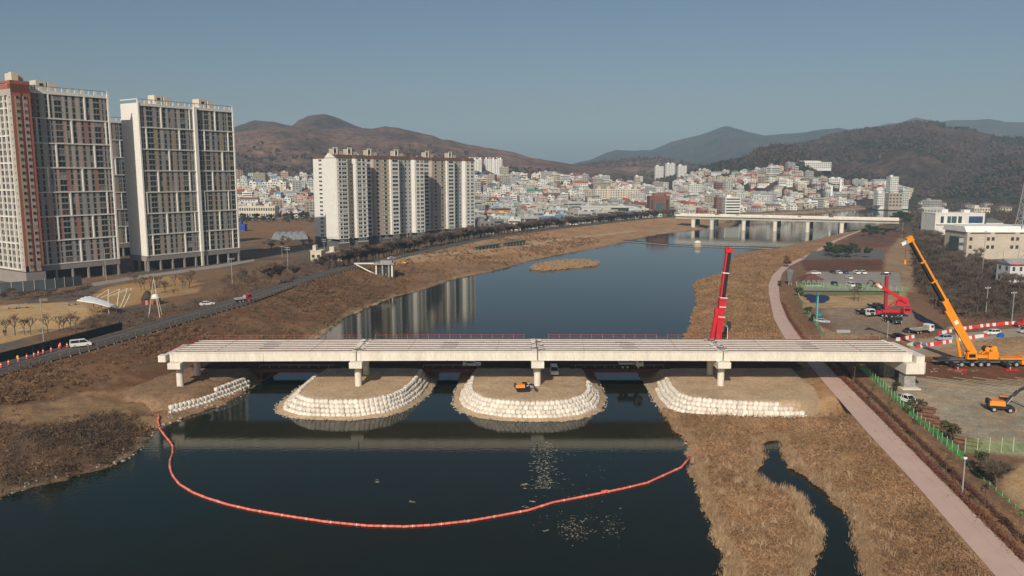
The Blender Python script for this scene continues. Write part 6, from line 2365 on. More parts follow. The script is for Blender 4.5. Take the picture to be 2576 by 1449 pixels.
edifice('small white flat house behind the glass building', 'house', 'house', 2470, 540, 40, 16, 14, CR, 2, 6, z=5)
t, W_, H = edifice('light blue white house at the right edge below the pylon', 'house', 'house', 2574, 716, 72, 52, 10, (.55, .58, .58), 2, 4, roof='gable', roofc=(.3, .31, .3), z=3, winw=.35, winh=.4)
MB().box((0, -5.4, H * .98), (W_ * 1.02, 1.0, .35)).build('red_rail', M_redpaint, t)

# ------------------------------------------------------------------ pylon, poles, lamps
py_ = thing('power_pylon', 'tall grey lattice power pylon at the right edge', 'pylon', at3(2569, 650, 3))
dep = at(2569, 650, 3)[1]
Ht = 57.0
half = lambda z: 4.4 * (1 - z / Ht) ** 1.2 + 0.55
lv = [0, 7, 13, 19, 24, 29, 33.5, 38, 42, 46, 49.5, 53, Ht]
for sx, sy in ((-1, -1), (1, -1), (1, 1), (-1, 1)):
    m_ = MB()
    for a, b in zip(lv[:-1], lv[1:]):
        m_.bar((sx * half(a), sy * half(a), a), (sx * half(b), sy * half(b), b), .3, .3)
    m_.build('leg', M_steel, py_)
for a, b in zip(lv[:-1], lv[1:]):
    m_ = MB()
    for (sx, sy), (ex, ey) in (((-1, -1), (1, -1)), ((1, -1), (1, 1)), ((1, 1), (-1, 1)), ((-1, 1), (-1, -1))):
        m_.bar((sx * half(a), sy * half(a), a), (ex * half(b), ey * half(b), b), .16, .16)
        m_.bar((ex * half(a), ey * half(a), a), (sx * half(b), sy * half(b), b), .16, .16)
        m_.bar((sx * half(b), sy * half(b), b), (ex * half(b), ey * half(b), b), .14, .14)
    br = m_.build('bracing', M_steel, py_)
    br['kind'] = 'stuff'
MB().box((0, 0, Ht + .8), (2.2, 2.2, 1.6)).build('top_box', M_white, py_)

pole0 = None


def pole(label, px, py, hpx, z, arms=1, group=None, m=None, Y=None, r=0.14):
    v = at3(px, py, z)
    dep = v.y * math.cos(PITCH) + (CAM_H - z) * math.sin(PITCH)
    h = hpx * dep / FPX
    t = thing('utility_pole', label, 'utility pole', v, 0.3, group)
    MB().cyl((0, 0, -.3), (0, 0, h), r * 1.2, r * .8, 8).build('post', m or M_grime, t)
    for k in range(arms):
        a = MB().box((0, 0, h - .6 - k * 1.0), (2.6, .14, .16)).build('cross_arm', M_steel, t)
        for x in (-1.1, -.4, .4, 1.1):
            MB().cyl((x, 0, h - .52 - k), (x, 0, h - .22 - k), .08, n=6).build('insulator', M_white, a)
    return t


def lamp(label, px, py, hpx, z, group=None, arm=True, cat='street lamp'):
    v = at3(px, py, z)
    dep = v.y * math.cos(PITCH) + (CAM_H - z) * math.sin(PITCH)
    h = hpx * dep / FPX
    t = thing('street_lamp', label, cat, v, 0.2, group)
    MB().cyl((0, 0, -.2), (0, 0, h), .11, .07, 8).build('post', M_steel, t)
    if arm:
        MB().bar((0, 0, h), (1.4, 0, h + .25), .09, .09).build('arm', M_steel, t)
        MB().box((1.6, 0, h + .2), (.8, .3, .14)).build('lamp_head', M_white, t)
    else:
        MB().cyl((0, 0, h), (0, 0, h + .45), .26, .34, 10).build('lamp_head', M_white, t)
        MB().cyl((0, 0, h + .45), (0, 0, h + .6), .38, .1, 10).build('lamp_cap', M_dark, t)
    return t


for a in (('tall pale pole at the near edge of the left park', 110, 858, 110, 5, 0), ('pole in front of the terracotta wing', 106, 712, 62, 5, 0), ('pole in front of the pink striped tower', 268, 708, 83, 5, 0),
          ('pole with one cross arm right of the tan striped tower', 585, 722, 74, 5, 1), ('pole with two cross arms left of the cream pump houses', 724.5, 682, 62, 5, 2),
          ('short pole with cross arms behind the two armed one', 710, 650, 32, 5, 1), ('tall pole with cross arms beside the taller cream pump house', 816, 635, 34, 5, 2),
          ('slim pole before the middle white block', 1025, 612, 42, 5, 0), ('slim pole before the right white block', 1071, 600, 36, 5, 0), ('pole standing in the avenue trees right of the white blocks', 1272, 585, 36, 5, 0),
          ('pole by the avenue below the market hall', 1536, 560, 34, 5, 0), ('tall pale pole before the beige hall', 2470, 700, 120, 3, 1), ('leaning pole right of the pale one before the beige hall', 2520, 690, 60, 3, 0),
          ('tall grey pole in the bare wood at the right', 2480, 790, 70, 3, 1), ('pole at the right edge above the barriers', 2545, 812, 80, 3, 1), ('grey post behind the tip of the orange boom', 2270, 592, 34, 3, 0)):
    pole(*a)
for k, (px, py) in enumerate(((1745, 541), (1790, 540), (1846, 540), (1880, 540), (1948, 541), (1970, 541), (2048, 543), (2069, 543), (2148, 546), (2156, 546))):
    lamp('slim lamp post on the far bridge', px, py, 26, 13, 'lamp posts on the far bridge')
lamp('short lamp with a white round head at the end of the bridge', 2232, 852, 42, 3.0, None, False)
lamp('black and white park lamp between the hedge and the green net', 2421, 1239, 88, 3.0, None, False)
v = at3(1829, 872, 2.6)
t = thing('sign_post', 'dark square board on a pale post by the red crane', 'sign', v)
MB().cyl((0, 0, -.3), (0, 0, 6.8), .1, n=8).build('post', M_barwhite, t)
MB().box((0.3, 0, 6.6), (1.2, .6, 1.5)).build('board', M_dark, t)
MB().box((-0.5, -.2, 6.0), (.5, .4, .5)).build('box', M_white, t)

# ------------------------------------------------------------------ far bridge
fb = thing('road_bridge', 'far grey concrete road bridge with cars and round fronted piers', 'bridge', (0, 0, 0))
A = Vector((*at(1700, 542, 13), 11.2))
B = Vector((*at(2262, 553, 13), 11.2))
A.y, B.y = 772, 690
A.x = (1700 - PCX) / FPX * (772 * .99 + 5.6)
B.x = (2262 - PCX) / FPX * (690 * .99 + 5.6)
dv = (B - A).normalized()
nv = Vector((-dv.y, dv.x, 0))
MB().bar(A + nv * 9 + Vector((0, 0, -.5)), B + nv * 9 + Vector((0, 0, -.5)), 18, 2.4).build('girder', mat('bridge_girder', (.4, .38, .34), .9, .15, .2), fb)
MB().bar(A + nv * 9 + Vector((0, 0, 1.0)), B + nv * 9 + Vector((0, 0, 1.0)), 21.5, .6).build('deck', M_concrete, fb)
for s in (-1.6, 19.6):
    MB().bar(A + nv * s + Vector((0, 0, 1.9)), B + nv * s + Vector((0, 0, 1.9)), .3, 1.3).build('parapet', M_concrete, fb)
MB().bar(A + nv * 9 + Vector((0, 0, 1.34)), B + nv * 9 + Vector((0, 0, 1.34)), 19, .06).build('carriageway', M_asphalt, fb)
for k, px in enumerate((1745, 1792, 1872, 1951, 2033, 2119)):
    q = (px - PCX) / FPX
    s = (q * (A.y * math.cos(PITCH) + 40 * math.sin(PITCH)) - A.x) / (dv.x - q * dv.y * math.cos(PITCH))
    P = A + dv * s
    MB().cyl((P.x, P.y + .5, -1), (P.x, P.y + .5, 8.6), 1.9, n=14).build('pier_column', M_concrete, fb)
    MB().bar((P.x + nv.x * 15, P.y + nv.y * 15, -1), (P.x + nv.x * 15, P.y + nv.y * 15, 9.4), 10, 3.6, up=(1, 0, 0)).build('pier_wall', mat('dark_concrete', (.075, .075, .072), .9, .2, .3), fb)  # pier walls in a darker tone than the columns
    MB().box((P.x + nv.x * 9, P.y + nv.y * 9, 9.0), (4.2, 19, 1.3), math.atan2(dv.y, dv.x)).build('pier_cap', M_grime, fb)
    if k == 1:
        for a in range(3):
            for b in range(4):
                MB().bar((P.x - 3 + a * 3, P.y - 3, 0), (P.x - 3 + a * 3, P.y - 3, 10), .18, .18, up=(1, 0, 0)).build('scaffold_pole', M_steel, fb) if b == 0 else \
                    MB().box((P.x, P.y - 3, b * 2.8), (6.4, .15, .15)).build('scaffold_bar', M_steel, fb) if a == 0 else None
for k, (f, c, kind, lab) in enumerate(((.42, WHT, 'sedan', 'white car crossing the far bridge in the middle'), (.58, (.1, .1, .1), 'sedan', 'dark car crossing the far bridge'), (.72, (.5, .55, .6), 'van', 'pale van near the right end of the far bridge'),
                                      (.2, (.6, .4, .05), 'van', 'yellow van near the left end of the far bridge'), (.3, WHT, 'suv', 'white car near the left third of the far bridge'))):
    P = A + (B - A) * f + nv * R.uniform(2, 8)
    car(kind, lab, (P.x, P.y, 12.5), math.atan2(dv.y, dv.x), c)

# ------------------------------------------------------------------ weir, sluice, shelter, greenhouses, canopy
we = thing('weir', 'low weir wall with a pale stone hut across the river', 'weir', (*at(1755, 620), 0))
o = Vector((*at(1755, 620), 0))
wp = [Vector((*at(px, py), 0)) - o for px, py in ((1560, 606), (1640, 612), (1692, 617), (1755, 620), (1880, 623), (1965, 626))]
for a, b in zip(wp[:-1], wp[1:]):
    MB().bar(a + Vector((0, 0, .2)), b + Vector((0, 0, .2)), 1.6, 1.2).build('shaded_weir_wall', M_dark, we)  # dark colour paints in the shadow line of the weir
    MB().bar(a + Vector((0, -1.6, 0.0)), b + Vector((0, -1.6, 0.0)), 1.0, .5).build('weir_apron', M_grime, we)
MB().cyl((0, 0, -1), (0, 0, 3.0), 3.2, 2.8, 14).build('hut', mat('stone_hut', (.42, .34, .24), .9, .15, .5), we)
MB().cyl((0, 0, 3.0), (0, 0, 4.2), 2.9, 1.0, 14).build('hut_roof', M_white, we)
sl = thing('sluice_gate', 'concrete sluice tower with dark openings on the left shore', 'sluice', (*at(968, 708, 1), 1.0))
dS = at(968, 708, 1)[1]
for x in (-3.6, -0.6, 2.4, 3.9):
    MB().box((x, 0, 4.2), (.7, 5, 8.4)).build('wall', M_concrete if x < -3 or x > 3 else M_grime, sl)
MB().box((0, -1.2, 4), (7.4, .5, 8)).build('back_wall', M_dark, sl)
MB().box((0.2, 0, 8.8), (9.5, 6.4, .8)).build('top_deck', M_grime, sl)
MB().box((1.0, 0, 9.7), (5.5, 3.5, 1.0)).build('gate_house', M_grime, sl)
MB().box((-9, 1, 8.6), (11, 2.2, .5)).build('footbridge', M_concrete, sl)
MB().bar((-13.5, 0, 8.2), (-4, -1, 3.4), .5, .5).build('stair_wall', M_concrete, sl)
for x in (-2.1, .9):
    MB().box((x, -1.8, 2), (.25, .25, 4)).build('gate_rod', M_steel, sl)
sh = thing('shelter', 'long low shelter with a green roof on the golden bank', 'shelter', (*at(1265, 618, 5), 4.2), math.atan2(44, 27))
M_grn = mat('green_roof', (.1, .2, .15), .7, .15, .3)
for k in range(2):
    MB().box((k * 34 - 17, 0, 2.7), (30, 3.4, .25)).build('roof', M_grn, sh)
    for j in range(8):
        MB().box((k * 34 - 31 + j * 4, -1.4, 1.2), (.25, .25, 2.8)).build('post', M_wood, sh)
    MB().box((k * 34 - 17, 1.2, 1.2), (30, .2, 2.4)).build('back_wall', M_wood, sh)
for k, px in enumerate((697, 713, 729, 745, 761)):
    v = at3(px, 604 - k * .5, 5)
    t = thing('greenhouse', ['leftmost grey arched greenhouse before the white blocks', 'second arched greenhouse from the left before the white blocks', 'middle one of the five arched greenhouses',
                             'second arched greenhouse from the right before the white blocks', 'rightmost grey arched greenhouse nearest the white blocks'][k], 'greenhouse', v, 0.25)
    n = 10
    pr = [(3.8 * math.cos(PI * j / n), 4.2 * math.sin(PI * j / n)) for j in range(n + 1)]
    MB().extr(pr, (0, 12, 0), (1, 0, 0), (0, 0, 1), (0, 24, 0)).build('cover', mat('greenhouse_film', (.25, .27, .29), .4, .15, .5), t)
    for q in range(4):
        m_ = MB()
        m_.tube([(3.86 * math.cos(PI * j / n), q * 8, 4.26 * math.sin(PI * j / n)) for j in range(n + 1)], .08, 4)
        m_.build('hoop', M_steel, t)

# white membrane canopy in the park
cn = thing('canopy', 'white membrane canopy hung from curved ribs in the park', 'canopy', (*at(262, 790, 5), 5.0), 0.0)
k_ = FPX / (at(262, 790, 5)[1] * .99 + 6.6)
cq = lambda px, py, y=0: Vector(((px - 262) / k_, y, (790 - py) / k_))
ribs = [((275, 796), (272, 765), (278, 727), 0), ((287, 797), (286, 765), (294, 729), 3.0), ((295, 778), (297, 752), (303, 731), 6.0), ((303, 776), (304, 750), (306, 733), 8.0)]
M_memb = mat('white_membrane', (.72, .73, .74), .6, .05, .5)
for b_, m__, t_, y in ribs:
    p0, p1, p2 = cq(*b_, y * .3), cq(*m__, y), cq(*t_, y)
    pts = [p0 * (1 - s) ** 2 + p1 * (2 * s * (1 - s)) + p2 * s ** 2 for s in [j / 7 for j in range(8)]]
    MB().tube(pts, .16, 6).build('rib', mat('cream_steel', (.6, .56, .45), .5, .1, 1), cn)
    e = cq(238 + y * 2.5, 752, y)
    MB().cyl(p2, e, .07, n=5).build('stay', MATS['cream_steel'], cn)
g = 12
V, F = [], []
for i in range(g + 1):
    for j in range(g + 1):
        u, v_ = i / g, j / g
        px = 209 + 82 * u
        base = 752 + 12 * u
        z = (790 - base) / k_ + .5 * math.sin(PI * v_) * (1 - u * .7) + .18 * math.sin(v_ * 25) * (1 - u) - (1.6 * (u - .6) if u > .6 else 0)
        V.append(((px - 262) / k_, -3.5 + 10 * v_ * (1 - .55 * u), z))
for i in range(g):
    for j in range(g):
        a = i * (g + 1) + j
        F.append((a, a + g + 1, a + g + 2, a + 1))
mb = MB()
mb.add(V, F)
mo = mb.build('membrane', M_memb, cn, smooth=True)
sol = mo.modifiers.new('solid', 'SOLIDIFY')
sol.thickness = 0.06
for px, py in ((233, 786), (252, 790)):
    MB().cyl(cq(px, py, 1), cq(px, 762, 1), .12, n=6).build('post', M_wood, cn)
af = thing('mast_frame', 'tall pale A shaped mast frame in the park', 'mast', (*at(389, 798, 5), 5.0))
kk = FPX / (at(389, 798, 5)[1] * .99 + 6.6)
for px, py, y in ((374, 800, 0), (402, 798, 0), (391, 770, 5)):
    MB().cyl(Vector(((px - 389) / kk, y, max(0, (798 - py) / kk * 0))), Vector((0, 1.0, 97 / kk)), .14, .08, 8).build('leg', MATS['cream_steel'], af)
MB().cyl((0, 1, 97 / kk), (0, 1, 112 / kk), .1, .05, 6).build('spike', M_steel, af)
MB().cyl((-1.0, .4, 50 / kk), (1.0, .4, 50 / kk), .1, n=6).build('tie', MATS['cream_steel'], af)
ph = thing('playhouse', 'small dark playhouse with a red base beside the mast frame', 'playhouse', (*at(372, 766, 5), 5.0))
MB().box((0, 0, 1.2), (3.4, 3, 2.4)).build('wall', mat('dark_red_wood', (.13, .025, .03), .8, .2, 1), ph)
MB().cyl((0, 0, 2.4), (0, 0, 5.0), 2.2, .7, 10).build('roof', mat('dark_thatch', (.06, .05, .035), .95, .3, 1), ph)
MB().box((0.3, -1.53, .9), (1.0, .08, 1.7)).build('door', M_wood, ph)
ph2 = thing('playhouse', 'small orange kiosk with a white round roof beside the mast frame', 'playhouse', (*at(392, 766, 5), 5.0))
MB().box((0, 0, 1.2), (2.6, 2.4, 2.4)).build('wall', mat('rust_wood', (.3, .12, .05), .8, .2, 1), ph2)
MB().cyl((0, 0, 2.4), (0, 0, 3.8), 1.7, .8, 10).build('roof', M_barwhite, ph2)
MB().box((0.2, -1.23, .9), (.9, .08, 1.6)).build('door', M_dark, ph2)
# pavilion by the car park
pv_ = thing('pavilion', 'open pavilion with a dark red hipped roof by the car park', 'pavilion', at3(2040, 718, 3.0))
for x in (-3.4, -1.2, 1.2, 3.4):
    for y in (-2.6, 2.6):
        MB().cyl((x, y, 0), (x, y, 3), .16, n=8).build('post', M_wood, pv_)
MB().prism([(-4.8, -4), (4.8, -4), (4.8, 4), (-4.8, 4)], 2.9, 4.9, shrink=.3).build('roof', mat('pavilion_roof', (.13, .05, .045), .8, .2, .6), pv_)
MB().box((0, 0, 4.95), (2.6, .4, .3)).build('ridge', M_dark, pv_)
MB().box((0, 0, .25), (7.6, 6, .4)).build('floor', M_grime, pv_)
# wrapped grey trunk and information board by the path
wr = thing('wrapped_tree', 'grey sheet wrapped round a tall form beside the path bend', 'wrapped tree', at3(1986, 716, 3.0))
MB().cyl((0, 0, 1.6), (0, 0, 6.2), 1.1, 1.9, 14).cyl((0, 0, 6.2), (0, 0, 7.0), 1.9, .8, 14).build('grey_sheet', mat('grey_sheet', (.16, .165, .17), .7, .15, .6), wr)
MB().cyl((0, 0, -.2), (0, 0, 1.8), .5, .6, 10).build('trunk', M_bark, wr)
for x in (-.7, .7):
    MB().bar((x, -.9, 0), (x * .4, -.6, 2.0), .1, .1).build('prop', M_white, wr)

# ------------------------------------------------------------------ fences along the left road and the boardwalk
fe = thing('noise_fence', 'dark green panel fence along the far side of the levee road', 'fence', (*LVS[0], 7.0))
line = offset(LVS, -11.0)
cnt = 0
o0 = Vector((*LVS[0], 7.0))
for a, b in zip(line[:-1], line[1:]):
    if not (168 < a[1] < 228):
        continue
    pa, pb = Vector((a[0], a[1], 7.0)) - o0, Vector((b[0], b[1], 7.0)) - o0
    MB().bar(pa + Vector((0, 0, .9)), pb * .98 + pa * .02 + Vector((0, 0, .9)), .12, 2.6).build('fence_panel', mat('dark_green_panel', (.02, .035, .032), .7, .2, .5), fe)
    MB().box(pa + Vector((0, 0, .95)), (.2, .2, 2.8)).build('fence_post', M_dark, fe)
rl = thing('railing', 'weathered post and rail fence along the river edge of the boardwalk', 'railing', (*LVS[0], 7.0))
line = offset(LVS, 0.55)
for k, (a, b) in enumerate(zip(line[:-1], line[1:])):
    if not (150 < a[1] < 460):
        continue
    pa, pb = Vector((a[0], a[1], 7.1)) - o0, Vector((b[0], b[1], 7.1)) - o0
    MB().box(pa + Vector((0, 0, .3)), (.16, .16, 1.9)).build('post', M_wood, rl)
    MB().box(pa + Vector((0.2, 0, -1.2)), (.2, .2, 2.6)).build('under_post', M_grime, rl)
    for h in (.35, .7, 1.1):
        MB().bar(pa + Vector((0, 0, h)), pb + Vector((0, 0, h)), .07, .13).build('rail', M_wood, rl)
# blue green screen fence in front of the left wing
sf = thing('site_fence', 'blue green site fence in front of the left towers', 'fence', (*at(0, 735, 5), 5.0))
pf = resamp(W([(-60, 742), (40, 735), (130, 728), (215, 716)], 5), 4.0)
of = Vector((*at(0, 735, 5), 0))
M_sf = mat('blue_green_panel', (.07, .09, .095), .7, .15, .6)
for a, b in zip(pf[:-1], pf[1:]):
    pa, pb = Vector((a[0], a[1], 0)) - of, Vector((b[0], b[1], 0)) - of
    MB().bar(pa + Vector((0, 0, 2)), pa * .03 + pb * .97 + Vector((0, 0, 2)), .15, 4.4).build('fence_panel', M_sf, sf)
    MB().box(pa + Vector((0, 0, 2.1)), (.22, .3, 4.8)).build('fence_post', M_steel, sf)

# green nets on the right


def netfence(label, pts, h, dense=True, step=2.2):
    P = resamp(W(pts, 3.0), step)
    o = Vector((P[0][0], P[0][1], 3.0))
    t = thing('net_fence', label, 'fence', o)
    for k, (a, b) in enumerate(zip(P[:-1], P[1:])):
        pa, pb = Vector((a[0], a[1], 3.0)) - o, Vector((b[0], b[1], 3.0)) - o
        hh = h * R.uniform(.8, 1.1)
        n = 4
        V = []
        for i in range(n + 1):
            q = pa + (pb - pa) * i / n
            sag = (.25 * math.sin(PI * i / n) if dense else .1 * math.sin(PI * i / n)) + R.uniform(-.05, .05)
            w = R.uniform(-.12, .12)
            V += [(q.x + w, q.y + w, 0.02), (q.x - w * .5, q.y + w, hh * .5 - sag * .4), (q.x, q.y, hh - sag)]
        F = []
        for i in range(n):
            for j in range(2):
                c = i * 3 + j
                F.append((c, c + 3, c + 4, c + 1))
        mb = MB()
        mb.add(V, F)
        mb.build('net_panel', M_greennet if dense else M_greenthin, t)
        MB().cyl(pa, pa + Vector((0, 0, h * 1.08)), .05, n=5).build('fence_post', MATS['pale_post'] if 'pale_post' in MATS else mat('pale_post', (.45, .6, .42), .6, .1, 1), t)
    return t


netfence('green net fence running beside the path from the bridge shade to the big bare tree', [(2158, 923), (2201, 961), (2248, 1005), (2292, 1048), (2348, 1096), (2388, 1132), (2427, 1160)], 1.9)
netfence('sagging green net low on the ground beyond the park lamp', [(2427, 1160), (2447, 1183), (2487, 1219), (2526, 1251), (2576, 1298), (2620, 1340)], 0.5)
netfence('thin see-through green fence across the back of the yard', [(2427, 1140), (2500, 1140), (2576, 1137), (2660, 1134)], 2.6, False)
netfence('bright green slumped net beside the path behind the bridge', [(2020, 778), (2030, 790), (2048, 812), (2062, 832), (2074, 850)], 1.7)
netfence('curved green net at the bend of the path', [(2003, 717), (2005, 735), (2010, 752), (2020, 768)], 1.5)
netfence('thin green mesh fence behind the sandy yard', [(2004, 722), (2080, 726), (2150, 729), (2230, 733), (2290, 736)], 2.4, False)

# cones and barrier drums on the levee road
cone0 = thing('traffic_cone', None, 'traffic cone', (0, 0, 0))
MB().cyl((0, 0, .06), (0, 0, 1.0), .24, .06, 10).build('cone', mat('cone_red', (.65, .07, .035), .6, .1, 1), cone0)
MB().box((0, 0, .03), (.6, .6, .06)).build('foot', M_black, cone0)
MB().cyl((0, 0, .55), (0, 0, .72), .155, .12, 10).build('white_band', M_white, cone0)
spots = [(3, 921), (22, 914), (46, 906), (68, 899), (86, 894), (97, 890), (109, 886), (129, 881), (149, 873), (152, 869), (169, 870)]
for k, (px, py) in enumerate(spots):
    t = cone0 if k == 0 else copy_tree(cone0)
    t.location = at3(px, py + 4, 7.06)
    t.scale = (1.3, 1.3, 1.3)
    tag(t, 'red traffic cone in the line on the levee road', 'traffic cone', 'red cones along the levee road')


# ------------------------------------------------------------------ people
def person_mesh(pose=0, top=(.05, .05, .07), legs=(.03, .03, .04)):
    me = bpy.data.meshes.new('body')
    vs = [(0, 0, .95), (0, 0, 1.2), (0, 0, 1.42), (0, 0, 1.52), (0, -.02, 1.66), (0.19, 0, 1.40), (.26, .02 - .05 * pose, 1.12), (.27, -.08 - .1 * pose, .86), (-.19, 0, 1.40), (-.26, .02 + .05 * pose, 1.12), (-.27, -.04 + .1 * pose, .86),
          (.1, 0, .9), (.11, -.12 * pose, .5), (.11, -.05 * pose, .07), (.12, -.16 - .1 * pose, .04), (-.1, 0, .9), (-.11, .1 * pose, .5), (-.11, .25 * pose, .09), (-.12, -.13 + .25 * pose, .04)]
    es = [(0, 1), (1, 2), (2, 3), (3, 4), (2, 5), (5, 6), (6, 7), (2, 8), (8, 9), (9, 10), (0, 11), (11, 12), (12, 13), (13, 14), (0, 15), (15, 16), (16, 17), (17, 18)]
    me.from_pydata(vs, es, [])
    rad = [.15, .16, .14, .06, .115, .075, .055, .04, .075, .055, .04, .1, .075, .05, .045, .1, .075, .05, .045]
    ob = bpy.data.objects.new('body', me)
    COL.objects.link(ob)
    md = ob.modifiers.new('skin', 'SKIN')
    for i, r in enumerate(rad):
        me.skin_vertices[0].data[i].radius = (r, r * .85)
        me.skin_vertices[0].data[i].use_root = (i == 0)
    sb = ob.modifiers.new('sub', 'SUBSURF')
    sb.levels = 1
    dg = bpy.context.evaluated_depsgraph_get()
    out = bpy.data.meshes.new_from_object(ob.evaluated_get(dg))
    bpy.data.objects.remove(ob)
    ms = [mat('trousers_%d' % int(sum(legs) * 1000), legs, .9, .1, 3), mat('jacket_%d' % int(sum(top) * 1000), top, .9, .1, 3), mat('skin', (.42, .26, .18), .6, .05, 3)]
    out.materials.clear()
    for m in ms:
        out.materials.append(m)
    for p in out.polygons:
        z = p.center.z
        p.material_index = 2 if z > 1.52 else 1 if z > .93 else 0
        if abs(p.center.x) > .2 and z < .92:
            p.material_index = 2
        p.use_smooth = True
    out.name = 'body'
    return out


def person(label, px, py, z, rz, top, legs=(.03, .03, .04), pose=0.5, group=None):
    t = thing('person', label, 'person', at3(px, py, z), rz, group)
    link('body', person_mesh(pose, top, legs), t)
    MB().cyl((0, .02, 1.68), (0, .02, 1.80), .125, .08, 10).build('hair', mat('black_hair', (.015, .012, .01), .8, .1, 5), t)
    return t


person('person in a yellow vest among the cones on the levee road', 45, 910, 7.06, .4, (.75, .5, .03), (.04, .04, .05), .3)
person('left of two people walking on the near edge of the sandy park', 10, 843, 5.05, 1.2, (.04, .04, .05), pose=.8)
person('right of two people walking on the near edge of the sandy park', 15, 842, 5.05, 1.2, (.12, .05, .04), pose=.6)
person('person in dark clothes beside the benches in the park', 192, 842, 5.05, -.6, (.06, .045, .04))
person('person in dark clothes on the bank lawn of the park', 437, 740, 5.05, .5, (.03, .03, .04), pose=.7)
person('left person walking on the path beyond the round bush', 2017, 652, 3.05, .7, (.03, .03, .05), pose=.8)
person('right person walking on the path beyond the round bush', 2021, 651, 3.05, .7, (.1, .1, .12), pose=.7)
person('person walking far up the path near the pines', 2053, 631, 3.05, .7, (.25, .08, .1), pose=.7)
person('person sitting out by the path bend in a dark coat', 1948, 688, 3.0, 2.2, (.05, .03, .03), pose=.2)

# park benches
bn0 = thing('park_bench', None, 'bench', (0, 0, 0))
MB().box((0, 0, .45), (1.8, .45, .08)).build('seat', M_wood, bn0)
MB().box((0, .24, .8), (1.8, .06, .45)).build('backrest', M_wood, bn0)
for x in (-.75, .75):
    MB().box((x, 0, .2), (.1, .45, .42)).build('leg', M_dark, bn0)
for k, (px, py, lab) in enumerate(((32, 777, 'dark bench at the far left of the sandy park'), (58, 775, 'second dark bench from the left at the far edge of the sandy park'), (110, 762, 'bench by the red roofed stall in the park'),
                                   (182, 768, 'bench at the far edge of the park left of the white canopy'))):
    t = bn0 if k == 0 else copy_tree(bn0)
    t.location = at3(px, py, 5.03)
    t.rotation_euler = (0, 0, .3 + .2 * k)
    t.scale = (1.5, 1.5, 1.5)
    tag(t, lab, 'bench', 'benches round the sandy park')

# ------------------------------------------------------------------ vegetation: loose triangle foliage


def tris(points, n, size, spread, height, seed=1, up=0.0, narrow=1.0, dome=True):
    """n random leaf or twig sized triangles in a rounded clump over each point"""
    g = np.random.default_rng(seed)
    P = np.repeat(np.asarray(points, float), n, 0)
    m = len(P)
    sp = np.repeat(np.broadcast_to(spread, (len(points),)), n)
    ht = np.repeat(np.broadcast_to(height, (len(points),)), n)
    sz = np.repeat(np.broadcast_to(size, (len(points),)), n)
    d = g.normal(size=(m, 3))
    d /= np.linalg.norm(d, axis=1)[:, None]
    rad = g.random(m) ** 0.45
    off = d * rad[:, None]
    c = P + np.stack([off[:, 0] * sp, off[:, 1] * sp, (off[:, 2] * 0.5 + 0.5) * ht], 1)
    a = g.normal(size=(m, 3))
    a[:, 2] = a[:, 2] * (1 - up) + up * 2.5
    a /= np.linalg.norm(a, axis=1)[:, None]
    b = np.cross(a, g.normal(size=(m, 3)))
    b /= np.linalg.norm(b, axis=1)[:, None] + 1e-9
    s = sz * g.uniform(0.6, 1.4, m)
    V = np.stack([c - a * s[:, None] * 0.5 - b * (s * 0.45 * narrow)[:, None], c - a * s[:, None] * 0.4 + b * (s * 0.45 * narrow)[:, None], c + a * s[:, None] * 0.7], 1).reshape(-1, 3)
    F = np.arange(3 * m).reshape(-1, 3)
    return V, F


def stuff(name, V, F, m, label, mi=None):
    o = link(name, np_mesh(name, V, F, m, mi))
    return tag(o, label, None, kind='stuff')


def rand_in(poly, n, seed):
    g = np.random.default_rng(seed)
    P = np.array(poly)
    lo, hi = P.min(0), P.max(0)
    out = np.zeros((0, 2))
    while len(out) < n:
        q = lo + (hi - lo) * g.random((n * 3, 2))
        q = q[inside(q[:, 0], q[:, 1], poly)]
        out = np.concatenate([out, q])
    return out[:n]


# dry grass on the right bank and peninsula
g = np.random.default_rng(3)
NGR = 90000
yy = 92 + (520 - 92) * g.random(NGR) ** 2.2
xx = np.interp(yy, [90, 180, 254, 480, 520], [15, 25, 55, 100, 120]) + g.random(NGR) * np.interp(yy, [90, 150, 254, 400, 520], [75, 60, 60, 95, 80])
dw, dr, lf_, dl, dp = survey(xx, yy)
k = (~lf_) & (dw > 0.3) & (dp < -0.6)
k &= ~inside(xx, yy, ISL3_F)
isl_d = seg_dist(xx, yy, ISL3_F)
k &= isl_d > 1.5
xx, yy, dw = xx[k], yy[k], dw[k]
zz = ground_z(xx, yy)
M_straw = mat('straw', (0.31, 0.19, 0.105), 0.95, 0.33, 0.09, coord='Object')
M_straw2 = mat('dark_straw', (0.225, 0.13, 0.07), 0.95, 0.25, 0.2)
sz = 0.28 + 0.16 * g.random(len(xx)) + 0.0011 * yy
V, F = tris(np.column_stack([xx, yy, zz - 0.05]), 3, sz, 0.35, 0.5, 5, 0.35, 0.35)
mi = np.repeat((fbm(xx * 0.25, yy * 0.25, 3, 44) + g.random(len(xx)) * .5 > 0.82).astype(int), 3)
stuff('dry_grass', V, F, [M_straw, M_straw2], 'dry straw grass over the right river bank', mi)
# reeds fringing the creek and the peninsula
rim = (dw < 1.8) & (yy < 200)
rx, ry, rz_ = xx[rim], yy[rim], zz[rim]
rep = 5
rx, ry, rz_ = [np.repeat(q, rep) + (g.normal(size=len(q) * rep) * .5 if q is not rz_ else 0) for q in (rx, ry, rz_)]
V, F = tris(np.column_stack([rx, ry, rz_]), 3, 0.6, 0.3, 0.6, 6, 0.75, 0.12)
stuff('reeds', V, F, [mat('reed', (0.36, 0.24, 0.14), 0.95, 0.25, 0.3)], 'pale dry reeds fringing the creek and the right shore')
